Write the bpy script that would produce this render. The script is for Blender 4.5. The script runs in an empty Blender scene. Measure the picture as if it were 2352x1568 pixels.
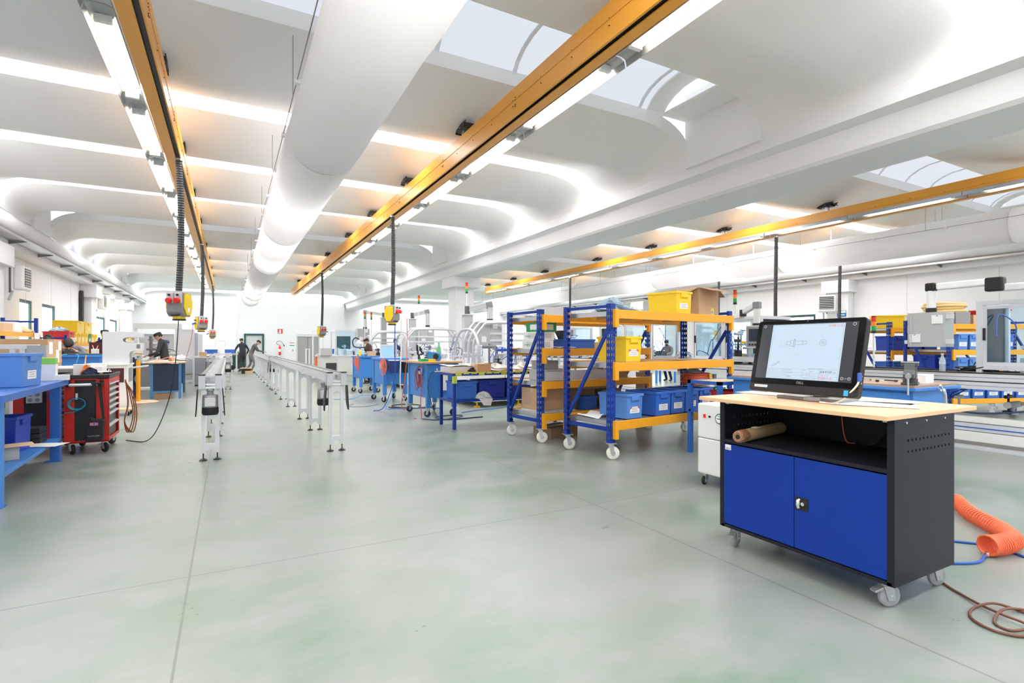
import bpy, bmesh, math, random
from mathutils import Vector, Matrix, Euler
R = math.radians
random.seed(7)
sc = bpy.context.scene
COL = sc.collection

# ---------------------------------------------------------------- camera
F_PX, YAW, CAM_H, HORIZON = 1205.0, R(28.35), 1.35, 793.0
cam_data = bpy.data.cameras.new('camera')
cam_data.sensor_width = 36.0
cam_data.lens = 36.0 * F_PX / 2352.0
cam_data.shift_y = (HORIZON - 784.0) / 2352.0
cam_data.clip_start, cam_data.clip_end = 0.05, 200
cam = bpy.data.objects.new('camera', cam_data)
COL.objects.link(cam)
cam.location = (0, 0, CAM_H)
cam.rotation_euler = (R(90), 0, -YAW)
sc.camera = cam

# ---------------------------------------------------------------- world, exposure, light
SKY, SKYLIGHT, VAULT, TUBE = 0.45, 7.5, 0.33, 7.5
w = bpy.data.worlds.new('sky'); sc.world = w
w.use_nodes = True
w.node_tree.nodes['Background'].inputs[0].default_value = (0.93, 0.97, 1.0, 1)
w.node_tree.nodes['Background'].inputs[1].default_value = SKY
vs = sc.view_settings
vs.view_transform = 'Standard'; vs.look = 'None'; vs.gamma = 1.0; vs.use_curve_mapping = False
vs.exposure = 1.30
sc.cycles.max_bounces = 10
sc.cycles.diffuse_bounces = 6
sc.cycles.use_denoising = True
sc.cycles.sample_clamp_indirect = 8.0

# ---------------------------------------------------------------- materials
MATS = {}
def mat(name, col, rough=0.5, metal=0.0, emit=0.0, alpha=1.0, trans=0.0, spec=0.5, vary=0.0, vscale=6.0, bump=0.0, bscale=40.0, coat=0.0):
    if name in MATS: return MATS[name]
    m = bpy.data.materials.new(name); m.use_nodes = True
    nt = m.node_tree; b = nt.nodes['Principled BSDF']
    c = (col[0], col[1], col[2], 1)
    b.inputs['Base Color'].default_value = c
    b.inputs['Roughness'].default_value = rough
    b.inputs['Metallic'].default_value = metal
    b.inputs['Specular IOR Level'].default_value = spec
    b.inputs['Transmission Weight'].default_value = trans
    b.inputs['Alpha'].default_value = alpha
    b.inputs['Coat Weight'].default_value = coat
    if emit:
        b.inputs['Emission Color'].default_value = c
        b.inputs['Base Color'].default_value = tuple(x * .06 for x in col) + (1,)
        b.inputs['Emission Strength'].default_value = emit
    if vary or bump:
        tc = nt.nodes.new('ShaderNodeTexCoord')
    if vary:
        n = nt.nodes.new('ShaderNodeTexNoise'); n.inputs['Scale'].default_value = vscale; n.inputs['Detail'].default_value = 5
        nt.links.new(tc.outputs['Object'], n.inputs['Vector'])
        mx = nt.nodes.new('ShaderNodeMixRGB')
        mx.inputs[1].default_value = tuple(max(0, x*(1-vary)) for x in col) + (1,)
        mx.inputs[2].default_value = tuple(min(1, x*(1+vary)) for x in col) + (1,)
        nt.links.new(n.outputs['Fac'], mx.inputs[0]); nt.links.new(mx.outputs[0], b.inputs['Base Color'])
    if bump:
        n2 = nt.nodes.new('ShaderNodeTexNoise'); n2.inputs['Scale'].default_value = bscale; n2.inputs['Detail'].default_value = 6
        nt.links.new(tc.outputs['Object'], n2.inputs['Vector'])
        bp = nt.nodes.new('ShaderNodeBump'); bp.inputs['Strength'].default_value = bump; bp.inputs['Distance'].default_value = 0.02
        nt.links.new(n2.outputs['Fac'], bp.inputs['Height']); nt.links.new(bp.outputs[0], b.inputs['Normal'])
    MATS[name] = m
    return m

def glass_mat(name, tint=(0.93, 0.98, 1.0), gloss=0.12):
    if name in MATS: return MATS[name]
    m = bpy.data.materials.new(name); m.use_nodes = True
    nt = m.node_tree
    for n in list(nt.nodes): nt.nodes.remove(n)
    o = nt.nodes.new('ShaderNodeOutputMaterial'); t = nt.nodes.new('ShaderNodeBsdfTransparent'); g = nt.nodes.new('ShaderNodeBsdfGlossy')
    t.inputs[0].default_value = tint + (1,); g.inputs['Roughness'].default_value = 0.03
    fr = nt.nodes.new('ShaderNodeFresnel'); fr.inputs[0].default_value = 1.28
    ad = nt.nodes.new('ShaderNodeMath'); ad.operation = 'ADD'; ad.inputs[1].default_value = gloss * 0.1
    mx = nt.nodes.new('ShaderNodeMixShader')
    nt.links.new(fr.outputs[0], ad.inputs[0]); nt.links.new(ad.outputs[0], mx.inputs[0])
    nt.links.new(t.outputs[0], mx.inputs[1]); nt.links.new(g.outputs[0], mx.inputs[2]); nt.links.new(mx.outputs[0], o.inputs[0])
    MATS[name] = m
    return m

def floor_mat():
    m = bpy.data.materials.new('floor_concrete'); m.use_nodes = True
    nt = m.node_tree; b = nt.nodes['Principled BSDF']; L = nt.links.new
    tc = nt.nodes.new('ShaderNodeTexCoord')
    def noise(scale, detail, rough=0.55, stretch=(1, 1, 1)):
        mp = nt.nodes.new('ShaderNodeMapping'); mp.inputs['Scale'].default_value = stretch
        L(tc.outputs['Object'], mp.inputs['Vector'])
        n = nt.nodes.new('ShaderNodeTexNoise'); n.inputs['Scale'].default_value = scale; n.inputs['Detail'].default_value = detail
        n.inputs['Roughness'].default_value = rough
        L(mp.outputs[0], n.inputs['Vector']); return n
    def ramp(src, p0, p1):
        r = nt.nodes.new('ShaderNodeMapRange'); r.inputs['From Min'].default_value = p0; r.inputs['From Max'].default_value = p1
        L(src, r.inputs['Value']); return r.outputs[0]
    def mix(f, a, c):
        x = nt.nodes.new('ShaderNodeMixRGB')
        L(f, x.inputs[0])
        if isinstance(a, tuple): x.inputs[1].default_value = a + (1,)
        else: L(a, x.inputs[1])
        if isinstance(c, tuple): x.inputs[2].default_value = c + (1,)
        else: L(c, x.inputs[2])
        return x.outputs[0]
    big = noise(0.55, 4); mid = noise(1.7, 6, 0.6, (1, 1.6, 1)); fine = noise(40, 5, 0.7)
    c = mix(ramp(big.outputs['Fac'], 0.38, 0.64), FLOOR_A, FLOOR_B)
    c = mix(ramp(mid.outputs['Fac'], 0.45, 0.75), c, FLOOR_C)
    # joints: lines of saw cuts in the slab
    sx = nt.nodes.new('ShaderNodeSeparateXYZ'); L(tc.outputs['Object'], sx.inputs[0])
    def lines(sock, off, pitch, half):
        a = nt.nodes.new('ShaderNodeMath'); a.operation = 'ADD'; a.inputs[1].default_value = -off + pitch * 20 + pitch / 2; L(sock, a.inputs[0])
        k = nt.nodes.new('ShaderNodeMath'); k.operation = 'MODULO'; k.inputs[1].default_value = pitch; L(a.outputs[0], k.inputs[0])
        d = nt.nodes.new('ShaderNodeMath'); d.operation = 'SUBTRACT'; d.inputs[1].default_value = pitch / 2; L(k.outputs[0], d.inputs[0])
        e = nt.nodes.new('ShaderNodeMath'); e.operation = 'ABSOLUTE'; L(d.outputs[0], e.inputs[0])
        l = nt.nodes.new('ShaderNodeMath'); l.operation = 'LESS_THAN'; l.inputs[1].default_value = half; L(e.outputs[0], l.inputs[0])
        return l.outputs[0]
    jx = lines(sx.outputs[0], -0.203, 2.935, 0.006); jy = lines(sx.outputs[1], 3.59, 2.86, 0.0055)
    mxm = nt.nodes.new('ShaderNodeMath'); mxm.operation = 'MAXIMUM'; L(jx, mxm.inputs[0]); L(jy, mxm.inputs[1])
    jf = nt.nodes.new('ShaderNodeMath'); jf.operation = 'MULTIPLY'; jf.inputs[1].default_value = 0.6; L(mxm.outputs[0], jf.inputs[0])
    c = mix(jf.outputs[0], c, (0.12, 0.12, 0.11))
    L(c, b.inputs['Base Color'])
    rr = nt.nodes.new('ShaderNodeMapRange'); rr.inputs['To Min'].default_value = 0.22; rr.inputs['To Max'].default_value = 0.4
    L(mid.outputs['Fac'], rr.inputs['Value']); L(rr.outputs[0], b.inputs['Roughness'])
    bp = nt.nodes.new('ShaderNodeBump'); bp.inputs['Strength'].default_value = 0.04; bp.inputs['Distance'].default_value = 0.01
    L(fine.outputs['Fac'], bp.inputs['Height']); L(bp.outputs[0], b.inputs['Normal'])
    b.inputs['Specular IOR Level'].default_value = 0.45
    return m

FLOOR_A, FLOOR_B, FLOOR_C = (0.265, 0.29, 0.27), (0.165, 0.24, 0.18), (0.305, 0.31, 0.30)
M_floor = floor_mat()
M_wall = mat('white_wall_paint', (0.80, 0.80, 0.82), 0.6, vary=0.02, vscale=0.6)
M_ceil = mat('white_ceiling_concrete', (0.82, 0.82, 0.82), 0.65, vary=0.03, vscale=1.5)
M_girder = mat('white_girder', (0.78, 0.78, 0.80), 0.6, vary=0.02, vscale=1.0)
M_sky = mat('skylight_panel', (1.0, 1.0, 1.0), 0.5, emit=SKYLIGHT)
M_vault = mat('polycarbonate_vault', (0.86, 0.92, 1.0), 0.5, emit=VAULT)
M_vrib = mat('vault_rib', (0.8, 0.84, 0.9), 0.5)
M_blue = mat('deep_blue_paint', (0.010, 0.045, 0.30), 0.4, spec=0.25)
M_bluecab = mat('royal_blue_paint', (0.007, 0.040, 0.30), 0.4, spec=0.2)
M_sky_blue = mat('sky_blue_paint', (0.045, 0.22, 0.62), 0.4, vary=0.06, vscale=3)
M_mid_blue = mat('mid_blue_paint', (0.03, 0.14, 0.52), 0.4, vary=0.05, vscale=3)
M_bin_blue = mat('blue_plastic', (0.035, 0.14, 0.55), 0.42)
M_bin_dark = mat('dark_blue_plastic', (0.012, 0.045, 0.40), 0.42)
M_bin_light = mat('light_blue_plastic', (0.09, 0.25, 0.66), 0.45)
M_bin_yel = mat('yellow_plastic', (0.92, 0.60, 0.01), 0.42)
M_bin_red = mat('red_plastic', (0.70, 0.03, 0.03), 0.42)
M_bin_green = mat('green_plastic', (0.02, 0.30, 0.12), 0.42)
M_orange = mat('orange_beam_paint', (0.93, 0.40, 0.012), 0.4)
M_rail = mat('ochre_rail_paint', (0.82, 0.36, 0.035), 0.35)
M_red = mat('red_cart_paint', (0.62, 0.025, 0.015), 0.35)
M_black = mat('black_plastic', (0.012, 0.012, 0.013), 0.4)
M_blackm = mat('black_metal', (0.02, 0.02, 0.022), 0.45)
M_rubber = mat('black_rubber', (0.02, 0.02, 0.02), 0.75)
M_dgrey = mat('anthracite_paint', (0.019, 0.020, 0.029), 0.4, spec=0.15)
M_grey = mat('mid_grey_plastic', (0.28, 0.28, 0.29), 0.5)
M_lgrey = mat('light_grey_paint', (0.62, 0.62, 0.63), 0.45)
M_white = mat('white_enamel', (0.82, 0.82, 0.81), 0.4)
M_mach = mat('machine_grey', (0.50, 0.51, 0.53), 0.42)
M_mach_l = mat('machine_light_grey', (0.60, 0.60, 0.61), 0.42)
M_nylon = mat('cream_nylon', (0.80, 0.78, 0.70), 0.45)
M_alu = mat('brushed_aluminium', (0.72, 0.73, 0.75), 0.38, metal=0.75)
M_alu_w = mat('anodised_profile', (0.74, 0.75, 0.78), 0.45, metal=0.35)
M_steel = mat('galvanised_steel', (0.60, 0.62, 0.64), 0.35, metal=0.85, vary=0.08, vscale=12)
M_steel_d = mat('dark_steel', (0.25, 0.25, 0.26), 0.4, metal=0.8)
M_chrome = mat('chrome', (0.85, 0.85, 0.86), 0.12, metal=1.0)
M_reflector = mat('lamp_reflector', (0.45, 0.46, 0.47), 0.3, metal=0.5)
M_tube = mat('fluorescent_tube', (1.0, 0.90, 0.72), 0.4, emit=TUBE)
def fabric_mat():
    m = mat('white_duct_fabric', (0.86, 0.86, 0.87), 0.7, bump=0.12, bscale=2.5, spec=0.2)
    nt = m.node_tree; b = nt.nodes['Principled BSDF']; o = nt.nodes['Material Output']
    tr = nt.nodes.new('ShaderNodeBsdfTranslucent'); tr.inputs[0].default_value = (0.92, 0.92, 0.93, 1)
    mx = nt.nodes.new('ShaderNodeMixShader'); mx.inputs[0].default_value = 0.62
    nt.links.new(b.outputs[0], mx.inputs[1]); nt.links.new(tr.outputs[0], mx.inputs[2]); nt.links.new(mx.outputs[0], o.inputs['Surface'])
    return m
M_fabric = fabric_mat()
M_wood = mat('beech_board', (0.80, 0.52, 0.30), 0.4, vary=0.05, vscale=9)
M_ply = mat('plywood', (0.55, 0.33, 0.18), 0.55, vary=0.12, vscale=7)
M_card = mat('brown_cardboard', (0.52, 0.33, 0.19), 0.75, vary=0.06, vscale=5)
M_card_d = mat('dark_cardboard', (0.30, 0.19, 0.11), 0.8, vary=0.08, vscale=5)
M_paper = mat('white_paper', (0.86, 0.86, 0.85), 0.7)
M_print = mat('printed_grey', (0.35, 0.36, 0.40), 0.7)
M_redprint = mat('red_print', (0.70, 0.04, 0.05), 0.6)
M_film = mat('plastic_film', (0.75, 0.78, 0.82), 0.25, alpha=0.6)
M_glass = glass_mat('clear_pane')
M_glassb = glass_mat('bluish_pane', (0.86, 0.95, 1.0))
M_green = mat('signal_green', (0.0, 0.40, 0.12), 0.35)
M_redlamp = mat('signal_red', (0.85, 0.03, 0.02), 0.35)
M_amber = mat('signal_amber', (1.0, 0.28, 0.01), 0.35)
M_yellow = mat('yellow_enclosure', (0.88, 0.62, 0.01), 0.35)
M_dgreen = mat('dark_green_frame', (0.02, 0.085, 0.09), 0.45)
M_bingreen = mat('dark_green_plastic', (0.012, 0.06, 0.04), 0.5)
M_hose_o = mat('orange_hose', (0.85, 0.16, 0.06), 0.4)
M_hose_b = mat('blue_hose', (0.02, 0.10, 0.45), 0.4)
M_hose_br = mat('brown_cable', (0.16, 0.06, 0.035), 0.55)
M_hose_g = mat('teal_hose', (0.0, 0.30, 0.40), 0.4)
M_hose_y = mat('cream_hose', (0.85, 0.62, 0.28), 0.5)
M_skin = mat('skin', (0.62, 0.36, 0.26), 0.55)
M_hair_d = mat('dark_hair', (0.02, 0.015, 0.012), 0.6)
M_hair_g = mat('grey_hair', (0.42, 0.36, 0.32), 0.6)
M_navy = mat('navy_cloth', (0.012, 0.016, 0.045), 0.85)
M_cloth_g = mat('grey_work_cloth', (0.10, 0.095, 0.10), 0.85)
M_cloth_l = mat('light_blue_grey_cloth', (0.33, 0.36, 0.45), 0.85)
M_trouser = mat('grey_trouser_cloth', (0.17, 0.16, 0.17), 0.85)
M_shoe = mat('black_shoe', (0.015, 0.015, 0.015), 0.6)
M_maroon = mat('maroon_panel', (0.085, 0.012, 0.015), 0.5)
M_darkpanel = mat('navy_panel', (0.012, 0.028, 0.06), 0.5)

# ---------------------------------------------------------------- mesh helpers
class MB:
    def __init__(s): s.v = []; s.f = []
    def add(s, vs_, fs_):
        n = len(s.v); s.v += [tuple(v) for v in vs_]; s.f += [tuple(i + n for i in f) for f in fs_]; return s
    def box(s, x0, y0, z0, x1, y1, z1):
        return s.add([(x0, y0, z0), (x1, y0, z0), (x1, y1, z0), (x0, y1, z0), (x0, y0, z1), (x1, y0, z1), (x1, y1, z1), (x0, y1, z1)],
                     [(0, 3, 2, 1), (4, 5, 6, 7), (0, 1, 5, 4), (1, 2, 6, 5), (2, 3, 7, 6), (3, 0, 4, 7)])
    def bx(s, c, d, rot=None):
        m = Euler(rot).to_matrix() if rot else Matrix.Identity(3)
        vs_ = []
        for z in (-.5, .5):
            for x, y in ((-.5, -.5), (.5, -.5), (.5, .5), (-.5, .5)):
                vs_.append(tuple(Vector(c) + m @ Vector((x * d[0], y * d[1], z * d[2]))))
        return s.add(vs_, [(0, 3, 2, 1), (4, 5, 6, 7), (0, 1, 5, 4), (1, 2, 6, 5), (2, 3, 7, 6), (3, 0, 4, 7)])
    def bar(s, p, q, a, b=None, up=(0, 0, 1)):
        b = b or a; p = Vector(p); q = Vector(q); d = (q - p).normalized(); u = Vector(up)
        if abs(d.dot(u)) > 0.98: u = Vector((1, 0, 0))
        r = d.cross(u).normalized(); u = r.cross(d)
        vs_ = [tuple(o + r * (i * a / 2) + u * (j * b / 2)) for o in (p, q) for i, j in ((-1, -1), (1, -1), (1, 1), (-1, 1))]
        return s.add(vs_, [(0, 3, 2, 1), (4, 5, 6, 7), (0, 1, 5, 4), (1, 2, 6, 5), (2, 3, 7, 6), (3, 0, 4, 7)])
    def cyl(s, p, q, r, n=16, r2=None, caps=True):
        r2 = r if r2 is None else r2
        p = Vector(p); q = Vector(q); d = (q - p).normalized(); u = Vector((0, 0, 1)) if abs(d.z) < .95 else Vector((1, 0, 0))
        a = d.cross(u).normalized(); b = d.cross(a)
        vs_ = [tuple(p + (a * math.cos(t) + b * math.sin(t)) * r) for t in [2 * math.pi * i / n for i in range(n)]]
        vs_ += [tuple(q + (a * math.cos(t) + b * math.sin(t)) * r2) for t in [2 * math.pi * i / n for i in range(n)]]
        fs_ = [(i, i + n, (i + 1) % n + n, (i + 1) % n) for i in range(n)]
        if caps: fs_ += [tuple(range(n)), tuple(range(2 * n - 1, n - 1, -1))]
        return s.add(vs_, fs_)
    def tube(s, pts, r, n=8, closed=False, caps=True):
        pts = [Vector(p) for p in pts]; m = len(pts); rr = r if isinstance(r, (list, tuple)) else [r] * m
        vs_ = []; prev = None
        for i in range(m):
            if closed: d = pts[(i + 1) % m] - pts[i - 1]
            else: d = pts[min(i + 1, m - 1)] - pts[max(i - 1, 0)]
            d.normalize()
            if prev is None:
                u = Vector((0, 0, 1)) if abs(d.z) < .9 else Vector((1, 0, 0)); a = d.cross(u).normalized()
            else:
                a = prev - d * prev.dot(d)
                a = a.normalized() if a.length > 1e-6 else d.orthogonal().normalized()
            prev = a; b = d.cross(a)
            vs_ += [tuple(pts[i] + (a * math.cos(2 * math.pi * k / n) + b * math.sin(2 * math.pi * k / n)) * rr[i]) for k in range(n)]
        fs_ = []
        for i in range(m if closed else m - 1):
            j = (i + 1) % m
            fs_ += [(i * n + k, i * n + (k + 1) % n, j * n + (k + 1) % n, j * n + k) for k in range(n)]
        if caps and not closed: fs_ += [tuple(range(n - 1, -1, -1)), tuple((m - 1) * n + k for k in range(n))]
        return s.add(vs_, fs_)
    def lathe(s, prof, n=16, c=(0, 0, 0), axis='z'):
        vs_ = []
        for r, h in prof:
            for k in range(n):
                t = 2 * math.pi * k / n; x, y = r * math.cos(t), r * math.sin(t)
                p = {'z': (x, y, h), 'x': (h, x, y), 'y': (y, h, x)}[axis]
                vs_.append((p[0] + c[0], p[1] + c[1], p[2] + c[2]))
        fs_ = []
        for i in range(len(prof) - 1):
            fs_ += [(i * n + k, i * n + (k + 1) % n, (i + 1) * n + (k + 1) % n, (i + 1) * n + k) for k in range(n)]
        if prof[0][0] > 1e-5: fs_.append(tuple(range(n - 1, -1, -1)))
        if prof[-1][0] > 1e-5: fs_.append(tuple((len(prof) - 1) * n + k for k in range(n)))
        return s.add(vs_, fs_)
    def prism(s, poly, axis, a, b):
        n = len(poly)
        def P(u, v, t): return {'x': (t, u, v), 'y': (u, t, v), 'z': (u, v, t)}[axis]
        vs_ = [P(u, v, a) for u, v in poly] + [P(u, v, b) for u, v in poly]
        fs_ = [(i, (i + 1) % n, (i + 1) % n + n, i + n) for i in range(n)] + [tuple(range(n - 1, -1, -1)), tuple(range(n, 2 * n))]
        return s.add(vs_, fs_)
    def sph(s, c, r, sc_=(1, 1, 1), n=12, m=8):
        prof = [(max(1e-6, math.sin(math.pi * i / m)), -math.cos(math.pi * i / m)) for i in range(m + 1)]
        t = MB().lathe(prof, n)
        return s.add([(c[0] + v[0] * r * sc_[0], c[1] + v[1] * r * sc_[1], c[2] + v[2] * r * sc_[2]) for v in t.v], t.f)
    def xf(s, M):
        s.v = [tuple(M @ Vector(v)) for v in s.v]; return s

def recalc(me):
    bm = bmesh.new(); bm.from_mesh(me); bmesh.ops.recalc_face_normals(bm, faces=bm.faces); bm.to_mesh(me); bm.free()

def ob(name, mb, m, parent=None, bev=0.0, smooth=False, loc=None, rz=0.0, seg=2):
    me = bpy.data.meshes.new(name); me.from_pydata(mb.v, [], mb.f); recalc(me)
    me.materials.append(m)
    if smooth:
        me.polygons.foreach_set('use_smooth', [True] * len(me.polygons))
        try: me.set_sharp_from_angle(angle=R(42))
        except Exception: pass
    o = bpy.data.objects.new(name, me); COL.objects.link(o)
    if parent is not None: o.parent = parent
    if bev:
        b = o.modifiers.new('bevel', 'BEVEL'); b.width = bev; b.segments = seg; b.limit_method = 'ANGLE'; b.angle_limit = R(40)
    if loc is not None: o.location = loc
    if rz: o.rotation_euler = (0, 0, rz)
    return o

def tag(o, label, cat, group=None):
    o['label'] = label; o['category'] = cat
    if group: o['group'] = group
    return o
def thing(name, label, cat, loc=(0, 0, 0), rz=0.0, group=None):
    o = bpy.data.objects.new(name, None); COL.objects.link(o); o.empty_display_size = 0.1
    o.location = loc; o.rotation_euler = (0, 0, rz)
    return tag(o, label, cat, group)
def struct(name, mb, m, **k):
    o = ob(name, mb, m, **k)
    if o.parent is None: o['kind'] = 'structure'
    return o
def dup(root, loc, rz=None, label=None, group=None, scale=None):
    r = root.copy(); COL.objects.link(r); r.location = loc
    if rz is not None: r.rotation_euler = (0, 0, rz)
    if label: r['label'] = label
    if group: r['group'] = group
    if scale: r.scale = scale
    for ch in list(root.children):
        c = ch.copy(); COL.objects.link(c); c.parent = r
        for g in list(ch.children):
            d = g.copy(); COL.objects.link(d); d.parent = c
    return r
ORD = ['first', 'second', 'third', 'fourth', 'fifth', 'sixth', 'seventh', 'eighth', 'ninth', 'tenth', 'eleventh', 'twelfth', 'thirteenth',
       'fourteenth', 'fifteenth', 'sixteenth', 'seventeenth', 'eighteenth', 'nineteenth', 'twentieth']
def text(name, body, size, m, parent, loc, rot, depth=0.0005, align='CENTER'):
    cu = bpy.data.curves.new(name, 'FONT'); cu.body = body; cu.size = size; cu.extrude = depth
    cu.align_x = align; cu.align_y = 'CENTER'; cu.resolution_u = 3
    c = bpy.data.objects.new(name, cu); COL.objects.link(c)
    me = bpy.data.meshes.new_from_object(c.evaluated_get(bpy.context.evaluated_depsgraph_get()))
    bpy.data.objects.remove(c); bpy.data.curves.remove(cu)
    me.name = name; me.materials.clear(); me.materials.append(m)
    o = bpy.data.objects.new(name, me); COL.objects.link(o); o.parent = parent; o.location = loc; o.rotation_euler = rot
    return o
def spline(pts, n=8):
    P = [Vector(p) for p in pts]; out = []
    for i in range(len(P) - 1):
        p0, p1, p2, p3 = P[max(i - 1, 0)], P[i], P[i + 1], P[min(i + 2, len(P) - 1)]
        for k in range(n):
            t = k / n
            out.append(0.5 * ((2 * p1) + (-p0 + p2) * t + (2 * p0 - 5 * p1 + 4 * p2 - p3) * t * t + (-p0 + 3 * p1 - 3 * p2 + p3) * t ** 3))
    out.append(P[-1]); return out

# ---------------------------------------------------------------- room shell
Y0, Y1 = -5.0, 38.2
KW = 1.1
def kz(z): return CAM_H + (z - CAM_H) * KW
XL, XR = -4.6 * KW, 18.2 * KW
struct('floor', MB().box(XL - .3, Y0, -0.1, XR + .3, Y1 + .5, 0), M_floor)

# left wall: panels with four window openings, side windows of dark green frames
def wall_with_holes(name, x, holes, zt, thick, sgn):
    mb = MB(); ys = sorted(set([Y0, Y1] + [h[0] for h in holes] + [h[1] for h in holes]))
    for a, b in zip(ys[:-1], ys[1:]):
        hs = [h for h in holes if h[0] <= a + 1e-6 and h[1] >= b - 1e-6]
        x0, x1 = sorted((x, x + sgn * thick))
        if hs:
            h = hs[0]; mb.box(x0, a, 0, x1, b, h[2]); mb.box(x0, a, h[3], x1, b, zt)
        else: mb.box(x0, a, 0, x1, b, zt)
    return struct(name, mb, M_wall)
WL = [(a * KW, b * KW, c, kz(d)) for a, b, c, d in [(17.35, 18.3, 0.9, 2.52), (19.15, 20.4, 0.9, 2.52), (26.0, 27.6, 0.9, 2.5), (28.6, 30.3, 0.9, 2.5)]]
wall_with_holes('wall_left', XL, WL, 5.4, 0.25, -1)
M_day = mat('daylight_pane', (0.90, 0.98, 1.0), 0.4, emit=2.2)
def side_window(n, x, h, sgn):
    y0, y1, z0, z1 = h; t = 0.09; xi = x - sgn * 0.0
    mb = MB()
    xa, xb = sorted((x + sgn * 0.02, x + sgn * 0.12))
    mb.box(xa, y0, z0, xb, y0 + t, z1).box(xa, y1 - t, z0, xb, y1, z1).box(xa, y0 + t, z1 - t, xb, y1 - t, z1).box(xa, y0 + t, z0, xb, y1 - t, z0 + t)
    f = struct('window_%d' % n, mb, M_dgreen)
    pm = MB().box(x + sgn * 0.07 - .01, y0 + t, z0 + t, x + sgn * 0.07 + .01, y1 - t, z1 - t)
    ob('pane', pm, M_day, f)
for i, h in enumerate(WL): side_window(i + 1, XL, h, -1)
WR = [(a * KW, b * KW, c, kz(d)) for a, b, c, d in [(11.2, 12.6, 0.9, 2.45), (13.6, 15.2, 0.9, 2.45), (18.4, 20.2, 0.9, 2.45)]]
wall_with_holes('wall_right', XR, WR, 5.4, 0.25, 1)
for i, h in enumerate(WR): side_window(i + 5, XR, h, 1)
# back wall with the white block in front of it
struct('wall_back', MB().box(XL - .25, Y1, 0, XR + .25, Y1 + .25, 5.4), M_wall)
BY = 37.3
struct('wall_block', MB().box(.46, BY, 0, .88, Y1, 4.5).box(.88, BY, 2.02, 1.95, Y1, 4.5).box(1.95, BY, 0, 3.95, Y1, 4.5).box(3.95, BY, 2.02, 5.35, Y1, 4.5).box(5.35, BY, 0, 7.0, Y1, 4.5).box(.88, BY + .35, 0, 1.95, Y1, 2.02).box(3.95, BY + .35, 0, 5.35, Y1, 2.02), M_wall)
struct('baseboard_back', MB().box(1.98, BY - .02, 0, 3.92, BY, .1).box(.46, BY - .02, 0, .85, BY, .1).box(5.38, BY - .02, 0, 7.0, BY, .1), mat('green_skirting', (0.35, 0.52, 0.46), .5))
d = struct('door_1', MB().box(.84, BY - .06, 0, .95, BY + .05, 2.1).box(1.88, BY - .06, 0, 1.99, BY + .05, 2.1).box(.95, BY - .06, 1.99, 1.88, BY + .05, 2.1), M_dgreen)
ob('door_leaf', MB().box(.95, BY + .0, 0, 1.88, BY + .04, 1.99), mat('pale_grey_door', (0.55, 0.57, 0.58), .5), d)
ob('handle', MB().box(1.02, BY - .05, .98, 1.05, BY, 1.02).box(1.02, BY - .06, .98, 1.16, BY - .04, 1.02), M_black, d)
d = struct('door_2', MB().box(3.92, BY - .04, 0, 3.99, BY + .03, 2.1).box(5.31, BY - .04, 0, 5.38, BY + .03, 2.1).box(3.99, BY - .04, 1.93, 5.31, BY + .03, 2.1), M_lgrey)
ob('door_leaf', MB().box(3.99, BY + .02, 0, 4.64, BY + .06, 1.93).box(4.66, BY + .02, 0, 5.31, BY + .06, 1.93), mat('steel_door', (0.42, 0.41, 0.40), .4, metal=.5), d)

# roof: wing tiles across both bays, gaps glazed with skylight strips and vaults
tiles, gaps, vaults = [], [], []
TW, GW, VW = 2.42, 0.52, 1.38
start = 5.07
def lay(y_vault):
    yy = y_vault + VW
    for k in range(4):
        tiles.append((yy, yy + TW)); yy += TW
        if k < 3: gaps.append((yy, yy + GW)); yy += GW
    return yy
vaults.append((start, start + VW)); e = lay(start)
vaults.append((e, e + VW)); e2 = lay(e); vaults.append((e2, e2 + VW))
yy = e2 + VW
for k in range(3):
    tiles.append((yy, min(yy + TW, Y1))); yy += TW
    if k < 2: gaps.append((yy, yy + GW)); yy += GW
yy = start
for k in range(4):
    tiles.append((yy - TW, yy)); yy -= TW
    if k < 3: gaps.append((yy - GW, yy)); yy -= GW
def sm(t): t = max(0, min(1, t)); return t * t * (3 - 2 * t)
def ridge(x, xa, xb):
    e_ = min(x - xa, xb - x)
    t = max(0.0, min(1.0, e_ / 1.15))
    return math.sqrt(max(0, 1 - (1 - t) ** 2.2))
def keel(x, xa, xb): return 4.38 + 0.25 * ridge(x, xa, xb)
def lip(x, xa, xb): return 4.44 + 0.54 * ridge(x, xa, xb)
def xs_of(xa, xb):
    out = []; e_ = 0
    ends = [0, .03, .07, .13, .2, .3, .42, .56, .72, .9, 1.15]
    out = [xa + v for v in ends] + [xa + 1.15 + (xb - xa - 2.3) * i / 8 for i in range(1, 8)] + [xb - v for v in reversed(ends)]
    return out
n_c = 0
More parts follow.
